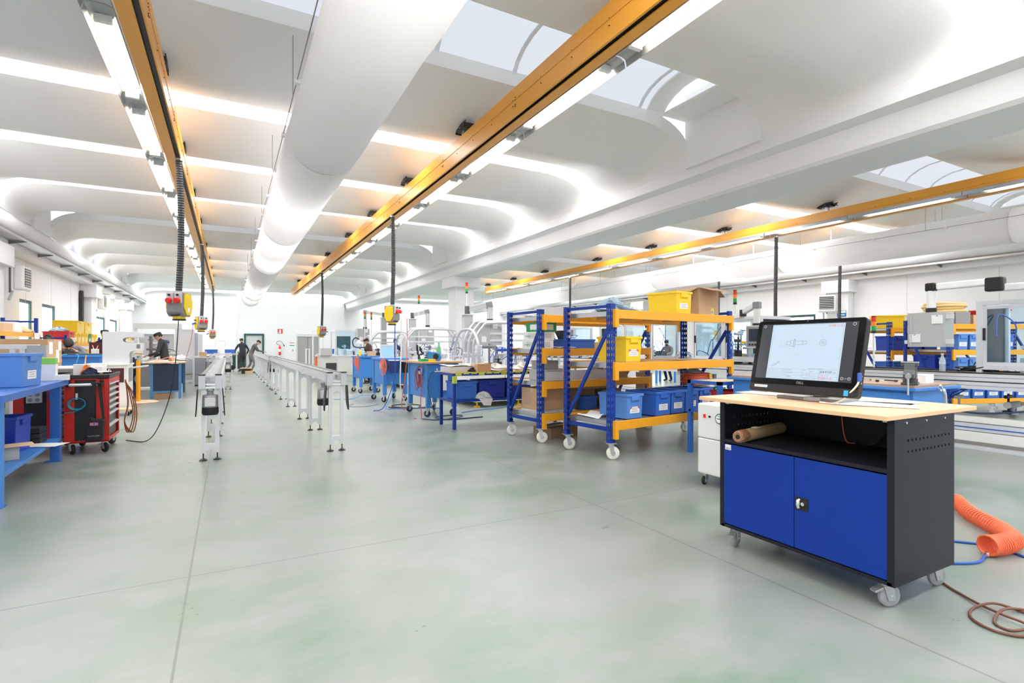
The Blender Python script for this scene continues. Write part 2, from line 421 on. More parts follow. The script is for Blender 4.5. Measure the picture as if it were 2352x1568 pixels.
def roof_tile(ya, yb, xa, xb):
    xs = xs_of(xa, xb); ny = 20; mb = MB(); vs_ = []; cols = ny + 3
    for x in xs:
        kz, lz = keel(x, xa, xb), lip(x, xa, xb)
        row = [(x, ya, lz + .2)]
        for j in range(ny + 1):
            s_ = -1 + 2 * j / ny
            g = abs(s_) ** 1.15 if abs(s_) > .12 else (.12 ** 1.15) * (0.5 + 0.5 * (abs(s_) / .12) ** 2)
            row.append((x, (ya + yb) / 2 + s_ * (yb - ya) / 2, kz + (lz - kz) * g))
        row.append((x, yb, lz + .2)); vs_ += row
    nr = len(row); fs_ = []
    for i in range(len(xs) - 1):
        fs_ += [(i * nr + j, i * nr + j + 1, (i + 1) * nr + j + 1, (i + 1) * nr + j) for j in range(nr - 1)]
    # closed top plate
    fs_ += [(i * nr, (i + 1) * nr, (i + 1) * nr + nr - 1, i * nr + nr - 1) for i in range(len(xs) - 1)]
    fs_ += [tuple(range(nr)), tuple((len(xs) - 1) * nr + j for j in range(nr - 1, -1, -1))]
    mb.add(vs_, fs_)
    return struct('ceiling', mb, M_ceil, smooth=True)
BAYS = [(-4.05 * KW, 6.28 * KW), (7.62 * KW, 17.75 * KW)]
for xa, xb in BAYS:
    for ya, yb in tiles: roof_tile(ya, yb, xa, xb)
nw = 9
for xa, xb in BAYS:
    for ya, yb in gaps:
        mb = MB(); xs = xs_of(xa, xb); vs_ = []
        for x in xs:
            z = lip(x, xa, xb) + .19; vs_ += [(x, ya + .005, z), (x, yb - .005, z), (x, yb - .005, z + .03), (x, ya + .005, z + .03)]
        fs_ = []
        for i in range(len(xs) - 1): fs_ += [(i * 4 + j, i * 4 + (j + 1) % 4, i * 4 + 4 + (j + 1) % 4, i * 4 + 4 + j) for j in range(4)]
        fs_ += [(0, 1, 2, 3), tuple((len(xs) - 1) * 4 + j for j in (3, 2, 1, 0))]
        mb.add(vs_, fs_); struct('window_%d' % nw, mb, M_sky); nw += 1
    for ya, yb in vaults:
        n = 10; yc = (ya + yb) / 2; hw = (yb - ya) / 2 + .04
        x0, x1 = xa + .6, xb - .6
        z0 = lip(x0, xa, xb) + .12
        arc = [(yc + hw * math.cos(math.pi * i / n), z0 + .42 * math.sin(math.pi * i / n)) for i in range(n + 1)]
        arc2 = [(yc + (hw + .02) * math.cos(math.pi * i / n), z0 + .45 * math.sin(math.pi * i / n)) for i in range(n + 1)]
        f = struct('window_%d' % nw, MB().prism(arc + arc2[::-1], 'x', x0, x1), M_vault, smooth=True); nw += 1
        rb = MB(); k = 0
        for i in range(9):
            xx = x0 + .5 + (x1 - x0 - 1.0) * i / 8
            a1 = [(yc + (hw - .012) * math.cos(math.pi * q / n), z0 + .408 * math.sin(math.pi * q / n)) for q in range(n + 1)]
            rb.prism(a1 + arc[::-1], 'x', xx - .03, xx + .03)
        ob('rib', rb, M_vrib, f)
        # solid ends: arched soffit and vertical closing boards
        eb = MB()
        for s_, xe, xo in ((1, x0, xa), (-1, x1, xb)):
            a, b = sorted((xe, xe + s_ * .35)); arc3 = [(yc + (hw - .03) * math.cos(math.pi * q / n), z0 + .39 * math.sin(math.pi * q / n)) for q in range(n + 1)]
            eb.prism(arc3 + arc[::-1], 'x', a, b)
            a, b = sorted((xo, xe)); eb.prism([(ya, z0 + .1), (yb, z0 + .1), (yb, z0 + .14), (ya, z0 + .14)], 'x', a, b)
            a, b = sorted((xo, xo + s_ * .06)); eb.prism([(ya - .02, 4.36), (yb + .02, 4.36), (yb + .02, 5.6), (ya - .02, 5.6)], 'x', a, b)
        ob('end_panel', eb, M_ceil, f)

# girders, gutters, eaves beams, columns
gp = [(6.28, 4.12), (6.28, 3.95), (6.42, 3.90), (6.50, 3.66), (6.54, 3.62), (7.36, 3.62), (7.40, 3.66), (7.48, 3.90), (7.62, 3.95), (7.62, 4.12), (7.62, 4.3), (6.28, 4.3)]
struct('trim_1', MB().prism([(x * KW, kz(z)) for x, z in gp], 'y', Y0, Y1), M_girder)
struct('trim_2', MB().cyl((-4.12 * KW, Y0, kz(3.92)), (-4.12 * KW, Y1, kz(3.92)), .22, 24), M_girder, smooth=True)
struct('trim_3', MB().cyl((17.82 * KW, Y0, kz(3.92)), (17.82 * KW, Y1, kz(3.92)), .22, 24), M_girder, smooth=True)
struct('trim_4', MB().box(XL, Y0, kz(3.5), -4.25 * KW, Y1, kz(3.86)).box(XL, Y0, kz(3.86), -4.3 * KW, Y1, 5.4), M_wall)
struct('trim_5', MB().box(17.95 * KW, Y0, kz(3.5), XR, Y1, kz(3.86)).box(18.0 * KW, Y0, kz(3.86), XR, Y1, 5.4), M_wall)
struct('trim_6', MB().prism([(7.28, 0), (8.0, 0), (8.0, kz(3.62)), (7.28, kz(3.62))], 'y', 17.8, 18.55).box(7.1, 17.6, kz(3.28), 8.18, 18.75, kz(3.62)), M_wall, bev=.02)
nt_ = 7
for yy in (15.2, 24.2, 31.6):
    struct('trim_%d' % nt_, MB().box(XL, (yy - .75) * KW, 0, -4.28 * KW, yy * KW, kz(3.5)).box(XL, (yy - .85) * KW, kz(3.05), -4.12 * KW, (yy + .05) * KW, kz(3.5)), M_wall, bev=.015); nt_ += 1
for yy in (9.9, 19.5, 29):
    struct('trim_%d' % nt_, MB().box(17.85 * KW, yy * KW, 0, XR, (yy + .7) * KW, kz(3.5)).box(17.7 * KW, (yy - .1) * KW, kz(3.1), XR, (yy + .8) * KW, kz(3.5)), M_wall, bev=.015); nt_ += 1
# wall panel joints
mb = MB()
for k in range(16): mb.box(XL, 12.4 + 2.4 * k - .008, 0, XL + .004, 12.4 + 2.4 * k + .008, 3.7) if 12.4 + 2.4 * k < Y1 else None
struct('trim_%d' % nt_, mb, M_lgrey); nt_ += 1
mb = MB()
for k in range(14): mb.box(XR - .004, 2 + 2.4 * k - .01, 0, XR, 2 + 2.4 * k + .01, 3.7)
struct('trim_%d' % nt_, mb, M_lgrey); nt_ += 1
# cable trays with their brackets
def tray(name, label, x, sgn):
    t = thing(name, label, 'cable tray', (x * KW, 0, kz(3.66)))
    ob('channel', MB().box(-.14, Y0, 0, .14, Y1, .012).box(-.14, Y0, .012, -.128, Y1, .06).box(.128, Y0, .012, .14, Y1, .06), M_steel, t)
    for k in range(16):
        yy = 1.5 + 2.2 * k
        ob('bracket', MB().prism([(-.16 * sgn, -.005), (.16 * sgn, -.005), (.16 * sgn, -.025), (-.16 * sgn, -.09)], 'y', yy, yy + .03), M_steel_d, t)
    return t
tray('cable_tray', 'long galvanised cable tray along the left wall under the gutter', -4.1, 1)
tray('cable_tray', 'long galvanised cable tray along the right wall under the gutter', 17.8, -1)
def multi(name, pairs, parent=None, bev=0.0, smooth=False):
    mb = MB(); idx = []
    for k, (m_, _) in enumerate(pairs): mb.add(m_.v, m_.f); idx += [k] * len(m_.f)
    o = ob(name, mb, pairs[0][1], parent, bev, smooth)
    for _, mm in pairs[1:]: o.data.materials.append(mm)
    o.data.polygons.foreach_set('material_index', idx)
    return o
# ---------------------------------------------------------------- overhead rails, lamps, brackets, hoses
def crane_rail(x0, x1, slot, y0, y1, label, lamp_side):
    t = thing('overhead_rail', label, 'rail', ((x0 + x1) / 2 * KR, y0, RZ))
    L = y1 - y0; h = .35; wd = (x1 - x0) / 2
    s0, s1 = slot[0] - (x0 + x1) / 2, slot[1] - (x0 + x1) / 2
    mb = MB()
    mb.box(-wd, 0, 0, -wd + .012, L, h).box(wd - .012, 0, 0, wd, L, h).box(-wd + .012, 0, h - .012, wd - .012, L, h)
    mb.box(-wd + .012, 0, 0, s0, L, .012).box(s1, 0, 0, wd - .012, L, .012)
    for sx in (-1, 1): mb.box(sx * wd - .006, 0, h - .16, sx * wd + .006, L, h - .15)
    bl = MB()
    for sx in (-1, 1):
        yy = .3; q = 0
        while yy < L:
            for dz in ((.13, .2) if q % 5 else (.11, .13, .19, .22)): bl.cyl((sx * (wd - .002), yy, dz), (sx * (wd + .008), yy, dz), .006, 6)
            yy += (.6 if q % 5 else .06); q += 1
    multi('channel', [(mb, M_rail), (bl, M_blackm)], t)
    if x0 > 14:
        for k in range(7): ob('hanger_rod', MB().cyl((0, .8 + 2.7 * k, h), (0, .8 + 2.7 * k, h + .36), .012, 8), M_steel, t)
    ob('inner_track', MB().box(s0 - .01, .01, .03, s1 + .01, L - .01, .2), M_blackm, t)
    return t
KR = 1.06                     # rails hang a little higher than four metres
RY0, RY1 = 0.4, 31.6
RZ = CAM_H + 2.65 * KR
crane_rail(-.79, -.59, (-.66, -.605), RY0, RY1, 'ochre overhead rail on the left with a black slot along its underside', -1)
crane_rail(2.9, 3.1, (2.925, 2.98), RY0, RY1 + .4, 'ochre overhead rail crossing the middle of the hall ceiling', 1)
crane_rail(11.65, 11.85, (11.67, 11.72), RY0, 26.0, 'ochre overhead rail over the right bay, beyond the girder', -1)
crane_rail(15.2, 15.4, (15.3, 15.35), 6.0, 24.0, 'ochre overhead rail mostly hidden above the right fabric duct', -1)

def lamp_proto():
    t = thing('rail_lamp', 'x', 'lamp', (0, 0, RZ + .02), 0, 'fluorescent lamps along the overhead rails')
    pr = [(-.115, -.02), (-.10, .045), (-.045, .065), (.045, .065), (.10, .045), (.115, -.02), (.12, -.02), (.105, .055), (.048, .078), (-.048, .078), (-.105, .055), (-.12, -.02)]
    ob('reflector', MB().prism(pr, 'y', 0, 1.93), M_reflector, t)
    for sx in (-.04, .04): ob('tube', MB().cyl((sx, .2, .025), (sx, 1.66, .025), .014, 10), M_tube, t)
    for y_ in (.15, 1.66): ob('lamp_holder', MB().box(-.065, y_, .0, .065, y_ + .045, .06), M_white, t)
    return t
lp = None
def lamp_row(x, y0, n, side_words):
    global lp
    for k in range(n):
        lab = 'twin tube lamp under the %s, %s from the near end' % (side_words, ORD[k])
        if lp is None: lp = lamp_proto(); lp.location = (x * KR, (y0 + 1.95 * k) * KR, RZ + .02); lp.scale = (1, KR, 1); lp['label'] = lab
        else: dup(lp, (x * KR, (y0 + 1.95 * k) * KR, RZ + .02), label=lab)
lamp_row(-.915, 1.35, 14, 'left ochre rail')
lamp_row(3.225, 1.95, 14, 'middle ochre rail')
lamp_row(11.52, 2.45, 11, 'right ochre rail')

def bracket_proto():
    t = thing('ceiling_bracket', 'x', 'bracket', (0, 0, 4.35), 0, 'black ceiling brackets carrying the rails')
    # open wedge of folded plate that clamps the keel of the roof tile
    mb = MB()
    for sx in (-1, 1):
        mb.prism([(-.2, .30), (.2, .30), (.12, .17), (-.12, .17)], 'x', sx * .09 - .006, sx * .09 + .006)
    mb.bx((0, -.16, .235), (.18, .012, .15), (R(-32), 0, 0)).bx((0, .16, .235), (.18, .012, .15), (R(32), 0, 0))
    mb.box(-.09, -.12, .165, .09, .12, .177)
    ob('clamp', mb, M_blackm, t)
    ob('hanger', MB().box(-.055, -.03, -.01, -.035, .03, .17).box(.035, -.03, -.01, .055, .03, .17).box(-.055, -.03, .0, .055, .03, .012), M_steel, t)
    ob('bolt', MB().cyl((-.11, 0, .22), (.11, 0, .22), .012, 8), M_steel, t)
    t.scale = (1, 1, .62)
    return t
bp_ = bracket_proto(); first = True
tc_ = [(a + b) / 2 for a, b in tiles if 2 < (a + b) / 2 < 30]
tc_.sort()
for words_, xr in (('left ochre rail', -.69), ('middle ochre rail', 3.0), ('right ochre rail', 11.75)):
    for k, yc in enumerate(tc_):
        lab = 'folded black bracket above the %s, %s from the near end' % (words_, ORD[k])
        zb = RZ + .35 + .002
        if first: bp_.location = (xr * KR, yc - .28, zb); bp_['label'] = lab; first = False
        else: dup(bp_, (xr * KR, yc - .28, zb), label=lab)

# fabric ducts
def duct(x, z, r, y0, y1, label):
    t = thing('fabric_duct', label, 'air duct', (x, y0, z))
    mb = MB(); n = 40; L = y1 - y0; m = int(L / .5); vs_ = []
    rnd = random.Random(3)
    for i in range(m + 1):
        yy = L * i / m
        rr = r * (1 + .006 * math.sin(i * .9) + .004 * math.sin(i * 2.3))
        if abs(yy % 5.0) < .26: rr = r * .985
        for k in range(n):
            a = 2 * math.pi * k / n; f = 1 + .008 * math.sin(3 * a + i * .7)
            vs_.append((rr * f * math.cos(a), yy, rr * f * math.sin(a) * (1.0 if math.sin(a) < 0 else .98)))
    fs_ = [(i * n + k, i * n + (k + 1) % n, (i + 1) * n + (k + 1) % n, (i + 1) * n + k) for i in range(m) for k in range(n)]
    fs_ += [tuple(range(n)), tuple(m * n + k for k in range(n - 1, -1, -1))]
    mb.add(vs_, fs_)
    ob('sleeve', mb, M_fabric, t, smooth=True)
    sm_ = MB()
    yy = 2.5
    while yy < L:
        sm_.lathe([(r * 1.004, yy), (r * 1.008, yy + .012), (r * 1.004, yy + .024)], n, axis='y'); yy += 5.0
    ob('seam', sm_, M_lgrey, t)
    for sx in (-1, 1):
        wr = MB()
        wr.cyl((sx * r * 1.03, 0, .12), (sx * r * 1.03, L, .12), .005, 6)
        yy = 1.0
        while yy < L:
            wr.cyl((sx * r * 1.03, yy, .12), (sx * r * 1.03, yy, .75), .004, 5); yy += 2.9
        ob('suspension_wire', wr, M_steel_d, t)
    hk = MB(); yy = .6
    while yy < L:
        for sx in (-1, 1): ob('hook', MB().box(sx * r * 1.0 - .035, yy, .085, sx * r * 1.0 + .035, yy + .05, .125), M_white, t)
        yy += 1.45
    return t
duct(1.0, 3.78, .41, -1.0, 30.6, 'big white fabric air duct hanging between the left and middle rails')
duct(14.0, 3.78, .36, 2.0, 31.0, 'white fabric air duct hanging in the right bay beyond the right rail')

# hanging power boxes on corrugated hoses
def power_box(name, label, x, y, zb, rz, plug=None, hose_r=.048, hose_label=''):
    x, y, zb = x * KR, y * KR, CAM_H + (zb - CAM_H) * KR
    t = thing(name, label, 'power box', (x, y, zb), rz)
    # local: front is -y
    prof = [(-.105, .10), (-.05, .04), (.10, .04), (.14, .10), (.14, .40), (-.105, .40)]      # (y, z)
    ob('body', MB().prism(prof, 'x', -.12, .12), M_grey, t, bev=.012)
    for sx in (-1, 1):
        ob('side_cover', MB().prism([(-.075, .38), (.085, .38), (.13, .27), (.13, .17), (.08, .06), (-.02, .06), (-.085, .17)], 'x', *sorted((sx * .12, sx * .138))), M_yellow, t, bev=.006)
    for sx in (-.06, .06):
        ob('socket_plate', MB().box(sx - .052, -.125, .235, sx + .052, -.10, .39), M_lgrey, t, bev=.006)
        ob('red_socket', MB().cyl((sx, -.12, .275), (sx, -.165, .268), .042, 18).cyl((sx, -.165, .268), (sx, -.175, .267), .034, 18), M_redlamp, t)
        ob('rotary_switch', MB().cyl((sx, -.125, .355), (sx, -.145, .355), .016, 12).box(sx - .004, -.158, .34, sx + .004, -.14, .37), M_black, t)
    ob('handle', MB().tube(spline([(-.055, -.03, .075), (-.055, -.085, .06), (0, -.10, .055), (.055, -.085, .06), (.055, -.03, .075)], 4), .011, 8), M_black, t)
    ob('foot', MB().cyl((0, .02, .0), (0, .02, .045), .085, 20), M_yellow, t)
    ob('foot_ring', MB().cyl((0, .02, -.018), (0, .02, .004), .09, 20), M_black, t)
    ob('rating_label', MB().box(.1385, .0, .11, .1395, .05, .17), M_paper, t)
    if plug:
        ob('plug', MB().cyl((plug * .15, .02, .22), (plug * .24, -.02, .19), .022, 10), M_hose_b, t)
        for q in (0, 1): ob('small_switch', MB().cyl((plug * .15, -.02 + .05 * q, .30), (plug * .18, -.02 + .05 * q, .30), .014, 8), M_black, t)
    h = thing('corrugated_hose', hose_label, 'hose', (x, y, zb + .4))
    top = RZ - .002 - (zb + .4); pts = []; rr = []
    n = int(top / .018)
    for i in range(n + 1):
        tt = i / n; zz = top * tt
        pts.append((.035 * math.sin(tt * 3.1) * math.cos(rz), 0.02 + .03 * math.sin(tt * 3.1 + .4), zz)); rr.append(hose_r if i % 2 else hose_r * .84)
    ob('hose_body', MB().tube(pts, rr, 14), mat('dark_grey_hose', (0.055, 0.056, 0.06), .5), h)
    ob('clip', MB().cyl((pts[-1][0], pts[-1][1], top - .03), (pts[-1][0], pts[-1][1], top + .0), hose_r * 1.15, 14), M_steel, h)
    ob('clip', MB().cyl((pts[0][0], pts[0][1], 0), (pts[0][0], pts[0][1], .025), hose_r * 1.1, 14), M_steel, h)
    return t
power_box('power_box', 'nearest yellow and grey hanging power box, with two red sockets, under the left rail', -.63, 8.8, 1.72, R(-26), hose_label='corrugated grey hose above the nearest power box under the left rail')
power_box('power_box', 'second yellow and grey hanging power box under the left rail, blue plug on its side', -.63, 15.9, 1.72, R(26), plug=-1, hose_label='grey hose above the second power box under the left rail')
power_box('power_box', 'farthest small hanging power box under the left rail', -.63, 26.4, 1.66, R(5), plug=-1, hose_label='grey hose above the farthest power box under the left rail')
power_box('power_box', 'yellow sided hanging power box with a white cable plugged in, under the middle rail', 2.95, 10.6, 1.78, R(44), plug=1, hose_label='grey hose above the power box with the white cable, under the middle rail')
power_box('power_box', 'farther hanging power box under the middle rail beside the far machines', 2.95, 19.9, 1.66, R(22), plug=1, hose_label='grey hose above the farther power box under the middle rail')
power_box('power_box', 'hanging power box just behind the top edge of the monitor', 11.69, 8.15, 1.62, R(-25), hose_label='grey hose hanging down behind the top edge of the monitor')
power_box('power_box', 'hanging power box behind the blue racks under the right rail', 11.69, 16.9, 1.66, R(-25), hose_label='grey hose hanging behind the tops of the blue racks')
power_box('power_box', 'hanging power box hidden behind the monitor, below the wall heater', 15.32, 8.7, 1.35, R(-25), hose_label='grey hose hanging right beside the wall heater')
power_box('power_box', 'hanging power box behind the open carton on the rack', 15.32, 12.9, 1.5, R(-25), hose_label='grey hose hanging just behind the open carton on the rack')
# ---------------------------------------------------------------- shared builders
def caster(parent, x, y, h, r, wm, yaw=0.0, hub=None, wd=.035, plate=.05, brake=False):
    """swivel caster: plate and fork (part), wheel (sub-part); h is the height of the mounting plate"""
    M = Matrix.Translation((x, y, 0)) @ Matrix.Rotation(yaw, 4, 'Z'); off = .3 * r
    f = MB().box(-plate, -plate, h - .006, plate, plate, h).cyl((0, 0, h - .006), (0, 0, h - .03), .6 * plate, 14)
    for s_ in (-1, 1):
        f.prism([(-.028, h - .02), (.028, h - .02), (off + .02, r - .02), (off - .02, r - .02)], 'x', *sorted((s_ * (wd / 2 + .004), s_ * (wd / 2 + .008))))
    f.box(-wd / 2 - .006, -.026, h - .032, wd / 2 + .006, .026, h - .024)
    f.cyl((-wd / 2 - .012, off, r), (wd / 2 + .012, off, r), .008, 8)
    if brake: f.bx((0, -.05, h - .04), (.035, .05, .012), (R(20), 0, 0))
    fk = ob('caster', f.xf(M), M_steel, parent)
    wl = MB().lathe([(r * .3, -wd / 2), (r * .8, -wd / 2), (r * .94, -wd / 2 + .004), (r, -wd / 4), (r, wd / 4), (r * .94, wd / 2 - .004), (r * .8, wd / 2), (r * .3, wd / 2)], 24, (0, off, r), 'x')
    hb = MB().cyl((-wd / 2 - .004, off, r), (wd / 2 + .004, off, r), r * .34, 14)
    pr = [(wl.xf(M), wm), (hb.xf(M), hub or M_grey)]
    o = multi('wheel', pr, fk, smooth=True)
    return fk
def storage_bin(label, loc, rz, w_, d_, h_, m, lab=True, group=None, name='storage_bin', taper=.02, handle=True, red=False):
    t = thing(name, label, 'storage bin', (loc[0], loc[1], loc[2] + .002), rz, group)
    mb = MB(); a, b = w_ / 2, d_ / 2; c, e = a - taper, b - taper; tk = .012
    def ring(x, y, z): return [(-x, -y, z), (x, -y, z), (x, y, z), (-x, y, z)]
    vs_ = ring(c, e, 0) + ring(a - .012, b - .012, h_ - .03) + ring(a - .012, b - .012, h_ - .03) + ring(a, b, h_ - .03) + ring(a, b, h_) + ring(a - .028, b - .028, h_) + ring(c - tk, e - tk, .012)
    fs_ = [(3, 2, 1, 0)]
    for q in range(6):
        for j in range(4): fs_.append((q * 4 + j, q * 4 + (j + 1) % 4, q * 4 + 4 + (j + 1) % 4, q * 4 + 4 + j))
    fs_.append((24, 25, 26, 27))
    mb.add(vs_, fs_)
    hw = min(.07, w_ * .28)
    sl = (taper - .012) / max(.01, h_ - .03)
    def yf(z): return -(e + sl * z)
    if handle:
        for sg in (1, -1):
            mb.add([(x, sg * (yf(z) - o_), z) for x in (-hw, hw) for z, o_ in ((h_ - .03, .016), (h_ - .075, .016), (h_ - .10, .0), (h_ - .03, 0))],
                   [(0, 1, 2, 3), (7, 6, 5, 4), (0, 4, 5, 1), (1, 5, 6, 2), (2, 6, 7, 3), (3, 7, 4, 0)])
    ob('body', mb, m, t, bev=.004)
    if lab:
        lw, z0, z1 = min(.085, w_ * .34), h_ * .22, h_ * .48
        q = [(x, yf(z) - .0025, z) for x, z in ((-lw, z0), (lw, z0), (lw, z1), (-lw, z1))]
        pm = MB().add(q + [(v[0], v[1] + .002, v[2]) for v in q], [(0, 1, 2, 3), (7, 6, 5, 4), (0, 4, 5, 1), (1, 5, 6, 2), (2, 6, 7, 3), (3, 7, 4, 0)])
        ln = MB()
        for k in range(3):
            z = z1 - (z1 - z0) * (.25 + .25 * k); ww = lw * (.8, .55, .7)[k]
            ln.add([(-ww, yf(z) - .0035, z), (ww, yf(z) - .0035, z), (ww, yf(z + .006) - .0035, z + .006), (-ww, yf(z + .006) - .0035, z + .006)], [(0, 1, 2, 3)])
        pairs = [(pm, M_paper), (ln, M_print)]
        if red:
            rd = MB()
            for s_ in (-1, 1): rd.add([(s_ * lw, yf(z1) - .0036, z1), (s_ * lw * .55, yf(z1) - .0036, z1), (s_ * lw, yf(z1 - .035) - .0036, z1 - .035)], [(0, 1, 2)])
            pairs.append((rd, M_redprint))
        multi('label_card', pairs, t)
    return t
def carton(label, loc, rz, w_, d_, h_, m=None, flaps=False, tape=True, name='cardboard_box', cat='cardboard box', prints=None, group=None):
    m = m or M_card
    t = thing(name, label, cat, (loc[0], loc[1], loc[2] + .002), rz, group)
    mb = MB(); a, b, k = w_ / 2, d_ / 2, .005
    mb.box(-a, -b, 0, a, b, k).box(-a, -b, k, -a + k, b, h_).box(a - k, -b, k, a, b, h_).box(-a + k, -b, k, a - k, -b + k, h_).box(-a + k, b - k, k, a - k, b, h_)
    if not flaps: mb.box(-a + k, -b + k, h_ - k, a - k, b - k, h_)
    ob('body', mb, m, t)
    if flaps:
        def flap(p, q, d):
            p, q, d = Vector(p), Vector(q), Vector(d); n = (q - p).cross(d).normalized() * .004
            vs_ = [p, q, q + d, p + d]; vs_ = [tuple(v) for v in vs_] + [tuple(v + n) for v in vs_]
            ob('flap', MB().add(vs_, [(0, 1, 2, 3), (7, 6, 5, 4), (0, 4, 5, 1), (1, 5, 6, 2), (2, 6, 7, 3), (3, 7, 4, 0)]), m, t)
        for f in flaps: flap(*f)
    elif tape: ob('tape', MB().box(-a - .001, -.025, h_ - .06, a + .001, .025, h_ + .001), mat('tan_tape', (.55, .40, .25), .35), t)
    return t

# ---------------------------------------------------------------- workstation cabinet
def g_perf(mb, y0, y1, x0, x1, z0, z1, hx, hz, hs):
    """panel in the xz plane with square holes: columns hx, rows hz, half size hs"""
    zs = sorted(hz); z = z0
    for zc in zs:
        mb.box(x0, y0, z, x1, y1, zc - hs)
        x = x0
        for xc in sorted(hx):
            mb.box(x, y0, zc - hs, xc - hs, y1, zc + hs); x = xc + hs
        mb.box(x, y0, zc - hs, x1, y1, zc + hs); z = zc + hs
    mb.box(x0, y0, z, x1, y1, z1)
CX0, CY0 = 3.24, 1.93
t = thing('workstation_cabinet', 'anthracite rolling cabinet with royal blue doors and a beech worktop carrying the monitor', 'cabinet', (CX0, CY0, 0))
X_, Yh = .31, .53
hx = [-.18 + .039 * k for k in range(12)]
for nm, s_ in (('side_panel', -1), ('side_panel', 1)):
    mb = MB(); y0, y1 = sorted((s_ * Yh, s_ * (Yh - .012)))
    g_perf(mb, y0, y1, -X_, X_, .135, .975, hx, (.805, .863), .0065)
    ya, yb = sorted((s_ * (Yh - .012), s_ * (Yh - .035))); mb.box(-X_, ya, .135, -X_ + .012, yb, .975)
    ob(nm, mb, M_dgrey, t)
ob('back_panel', MB().box(X_ - .012, -Yh + .012, .135, X_, Yh - .012, .975), M_dgrey, t)
ob('shelf', MB().box(-X_ + .002, -Yh + .012, .70, X_ - .012, Yh - .012, .722), M_dgrey, t, bev=.002)
ob('bottom_plate', MB().box(-X_, -Yh + .012, .135, X_ - .012, Yh - .012, .155), M_dgrey, t, bev=.002)
for y0, y1, hinge in ((.002, .495, 1), (-.495, -.002, -1)):
    dr = ob('door', MB().box(-X_ - .002, y0, .162, -X_ + .016, y1, .692), M_bluecab, t, bev=.002)
    if hinge < 0:
        ob('lock_plate', MB().box(-X_ - .006, -.088, .392, -X_ - .002, -.008, .468), M_black, dr, bev=.002)
        lv = MB().tube([(-X_ - .006, -.036, .452), (-X_ - .020, -.036, .445), (-X_ - .022, -.036, .43), (-X_ - .014, -.036, .408)], .011, 10)
        lv.cyl((-X_ - .004, -.058, .432), (-X_ - .014, -.058, .432), .011, 14)
        ob('handle', lv, M_chrome, dr, smooth=True)
    else:
        st = ob('sticker', MB().box(-X_ - .0035, .44, .655, -X_ - .002, .485, .690), M_paper, dr)
        text('lettering', 'RAU', .017, M_black, st, (-X_ - .004, .4625, .664), (R(90), 0, R(-90)), .0002)
ob('worktop', MB().box(-.39, -.535, .976, .57, .64, 1.0), M_wood, t, bev=.003)
ob('worktop_rail', MB().box(-.30, -.52, .958, .31, -.47, .976).box(-.30, .47, .958, .31, .52, .976), M_lgrey, t)
for cx_, cy_, yw in ((-.25, -.46, R(-112)), (-.25, .46, R(-72)), (.25, -.46, R(-105)), (.25, .46, R(-80))):
    caster(t, cx_, cy_, .135, .058, mat('grey_rubber', (.33, .34, .36), .5), yw, M_lgrey, wd=.03, plate=.036, brake=True)
sc_ = MB()
for k in (-.2, .0, .2): sc_.cyl((k, -Yh, .955), (k, -Yh - .004, .955), .006, 8)
ob('screws', sc_, M_chrome, t)

# monitor on its stand
t = thing('computer_monitor', 'black all-in-one touchscreen showing a technical drawing, tilted back on the beech worktop', 'monitor', (3.24, 2.035, 1.0), R(-90))
# local: x right as seen, y back, z up; panel front bottom edge at y=-.113, z=.05
TM = Matrix.Translation((0, -.113, .05)) @ Matrix.Rotation(R(-13.2), 4, 'X')
W2, PH = .35, .478
def rr_poly(x0, z0, x1, z1, r_, n=5):
    out = []
    for cx_, cz_, a0 in ((x1 - r_, z0 + r_, -90), (x1 - r_, z1 - r_, 0), (x0 + r_, z1 - r_, 90), (x0 + r_, z0 + r_, 180)):
        for k in range(n + 1): a = R(a0 + 90 * k / n); out.append((cx_ + r_ * math.cos(a), cz_ + r_ * math.sin(a)))
    return out
M_bez = mat('monitor_black', (.004, .004, .005), .1, spec=.25)
ob('housing', MB().prism(rr_poly(-W2, 0, W2, PH, .02), 'y', .0, .045).xf(TM), mat('monitor_shell', (.012, .012, .014), .35, spec=.3), t, bev=.004)
ob('front_glass', MB().prism(rr_poly(-W2 + .004, .05, W2 - .004, PH - .004, .016), 'y', -.003, .0).xf(TM), M_bez, t)
ob('lower_bezel', MB().prism(rr_poly(-W2 + .003, .003, W2 - .003, .049, .012), 'y', -.003, .0).xf(TM), mat('bezel_grey', (.026, .025, .027), .3, spec=.3), t)
M_scr = mat('screen_dark', (.055, .058, .068), .12, emit=.42)
M_page = mat('screen_page', (.56, .68, .80), .12, emit=.44)
M_line = mat('screen_line', (.10, .14, .17), .3, emit=.25)
M_lineg = mat('screen_line_light', (.30, .45, .42), .3, emit=.5)
M_rline = mat('screen_red', (.75, .10, .12), .3, emit=.5)
sx0, sx1, sz0, sz1 = -.315, .310, .085, .452
scr = ob('screen', MB().box(sx0, -.0042, sz0, sx1, -.003, sz1).xf(TM), M_scr, t)
px0, px1, pz0, pz1 = -.235, .235, .088, .446
pg = ob('drawing_page', MB().box(px0, -.0050, pz0, px1, -.0042, pz1).xf(TM), M_page, scr)
def PU(u, v): return (px0 + u * (px1 - px0), pz0 + v * (pz1 - pz0))       # u, v in 0..1 over the page
def ln(mb, u0, v0, u1, v1, w_=.0009):
    a = PU(u0, v0); b = PU(u1, v1)
    p, q = Vector((a[0], 0, a[1])), Vector((b[0], 0, b[1])); d = (q - p).normalized(); n = Vector((-d.z, 0, d.x)) * w_ / 2
    mb.add([(v.x, y_, v.z) for y_ in (-.0054, -.0050) for v in (p - n, q - n, q + n, p + n)], [(0, 3, 2, 1), (4, 5, 6, 7), (0, 1, 5, 4), (1, 2, 6, 5), (2, 3, 7, 6), (3, 0, 4, 7)])
L1, L2 = MB(), MB()
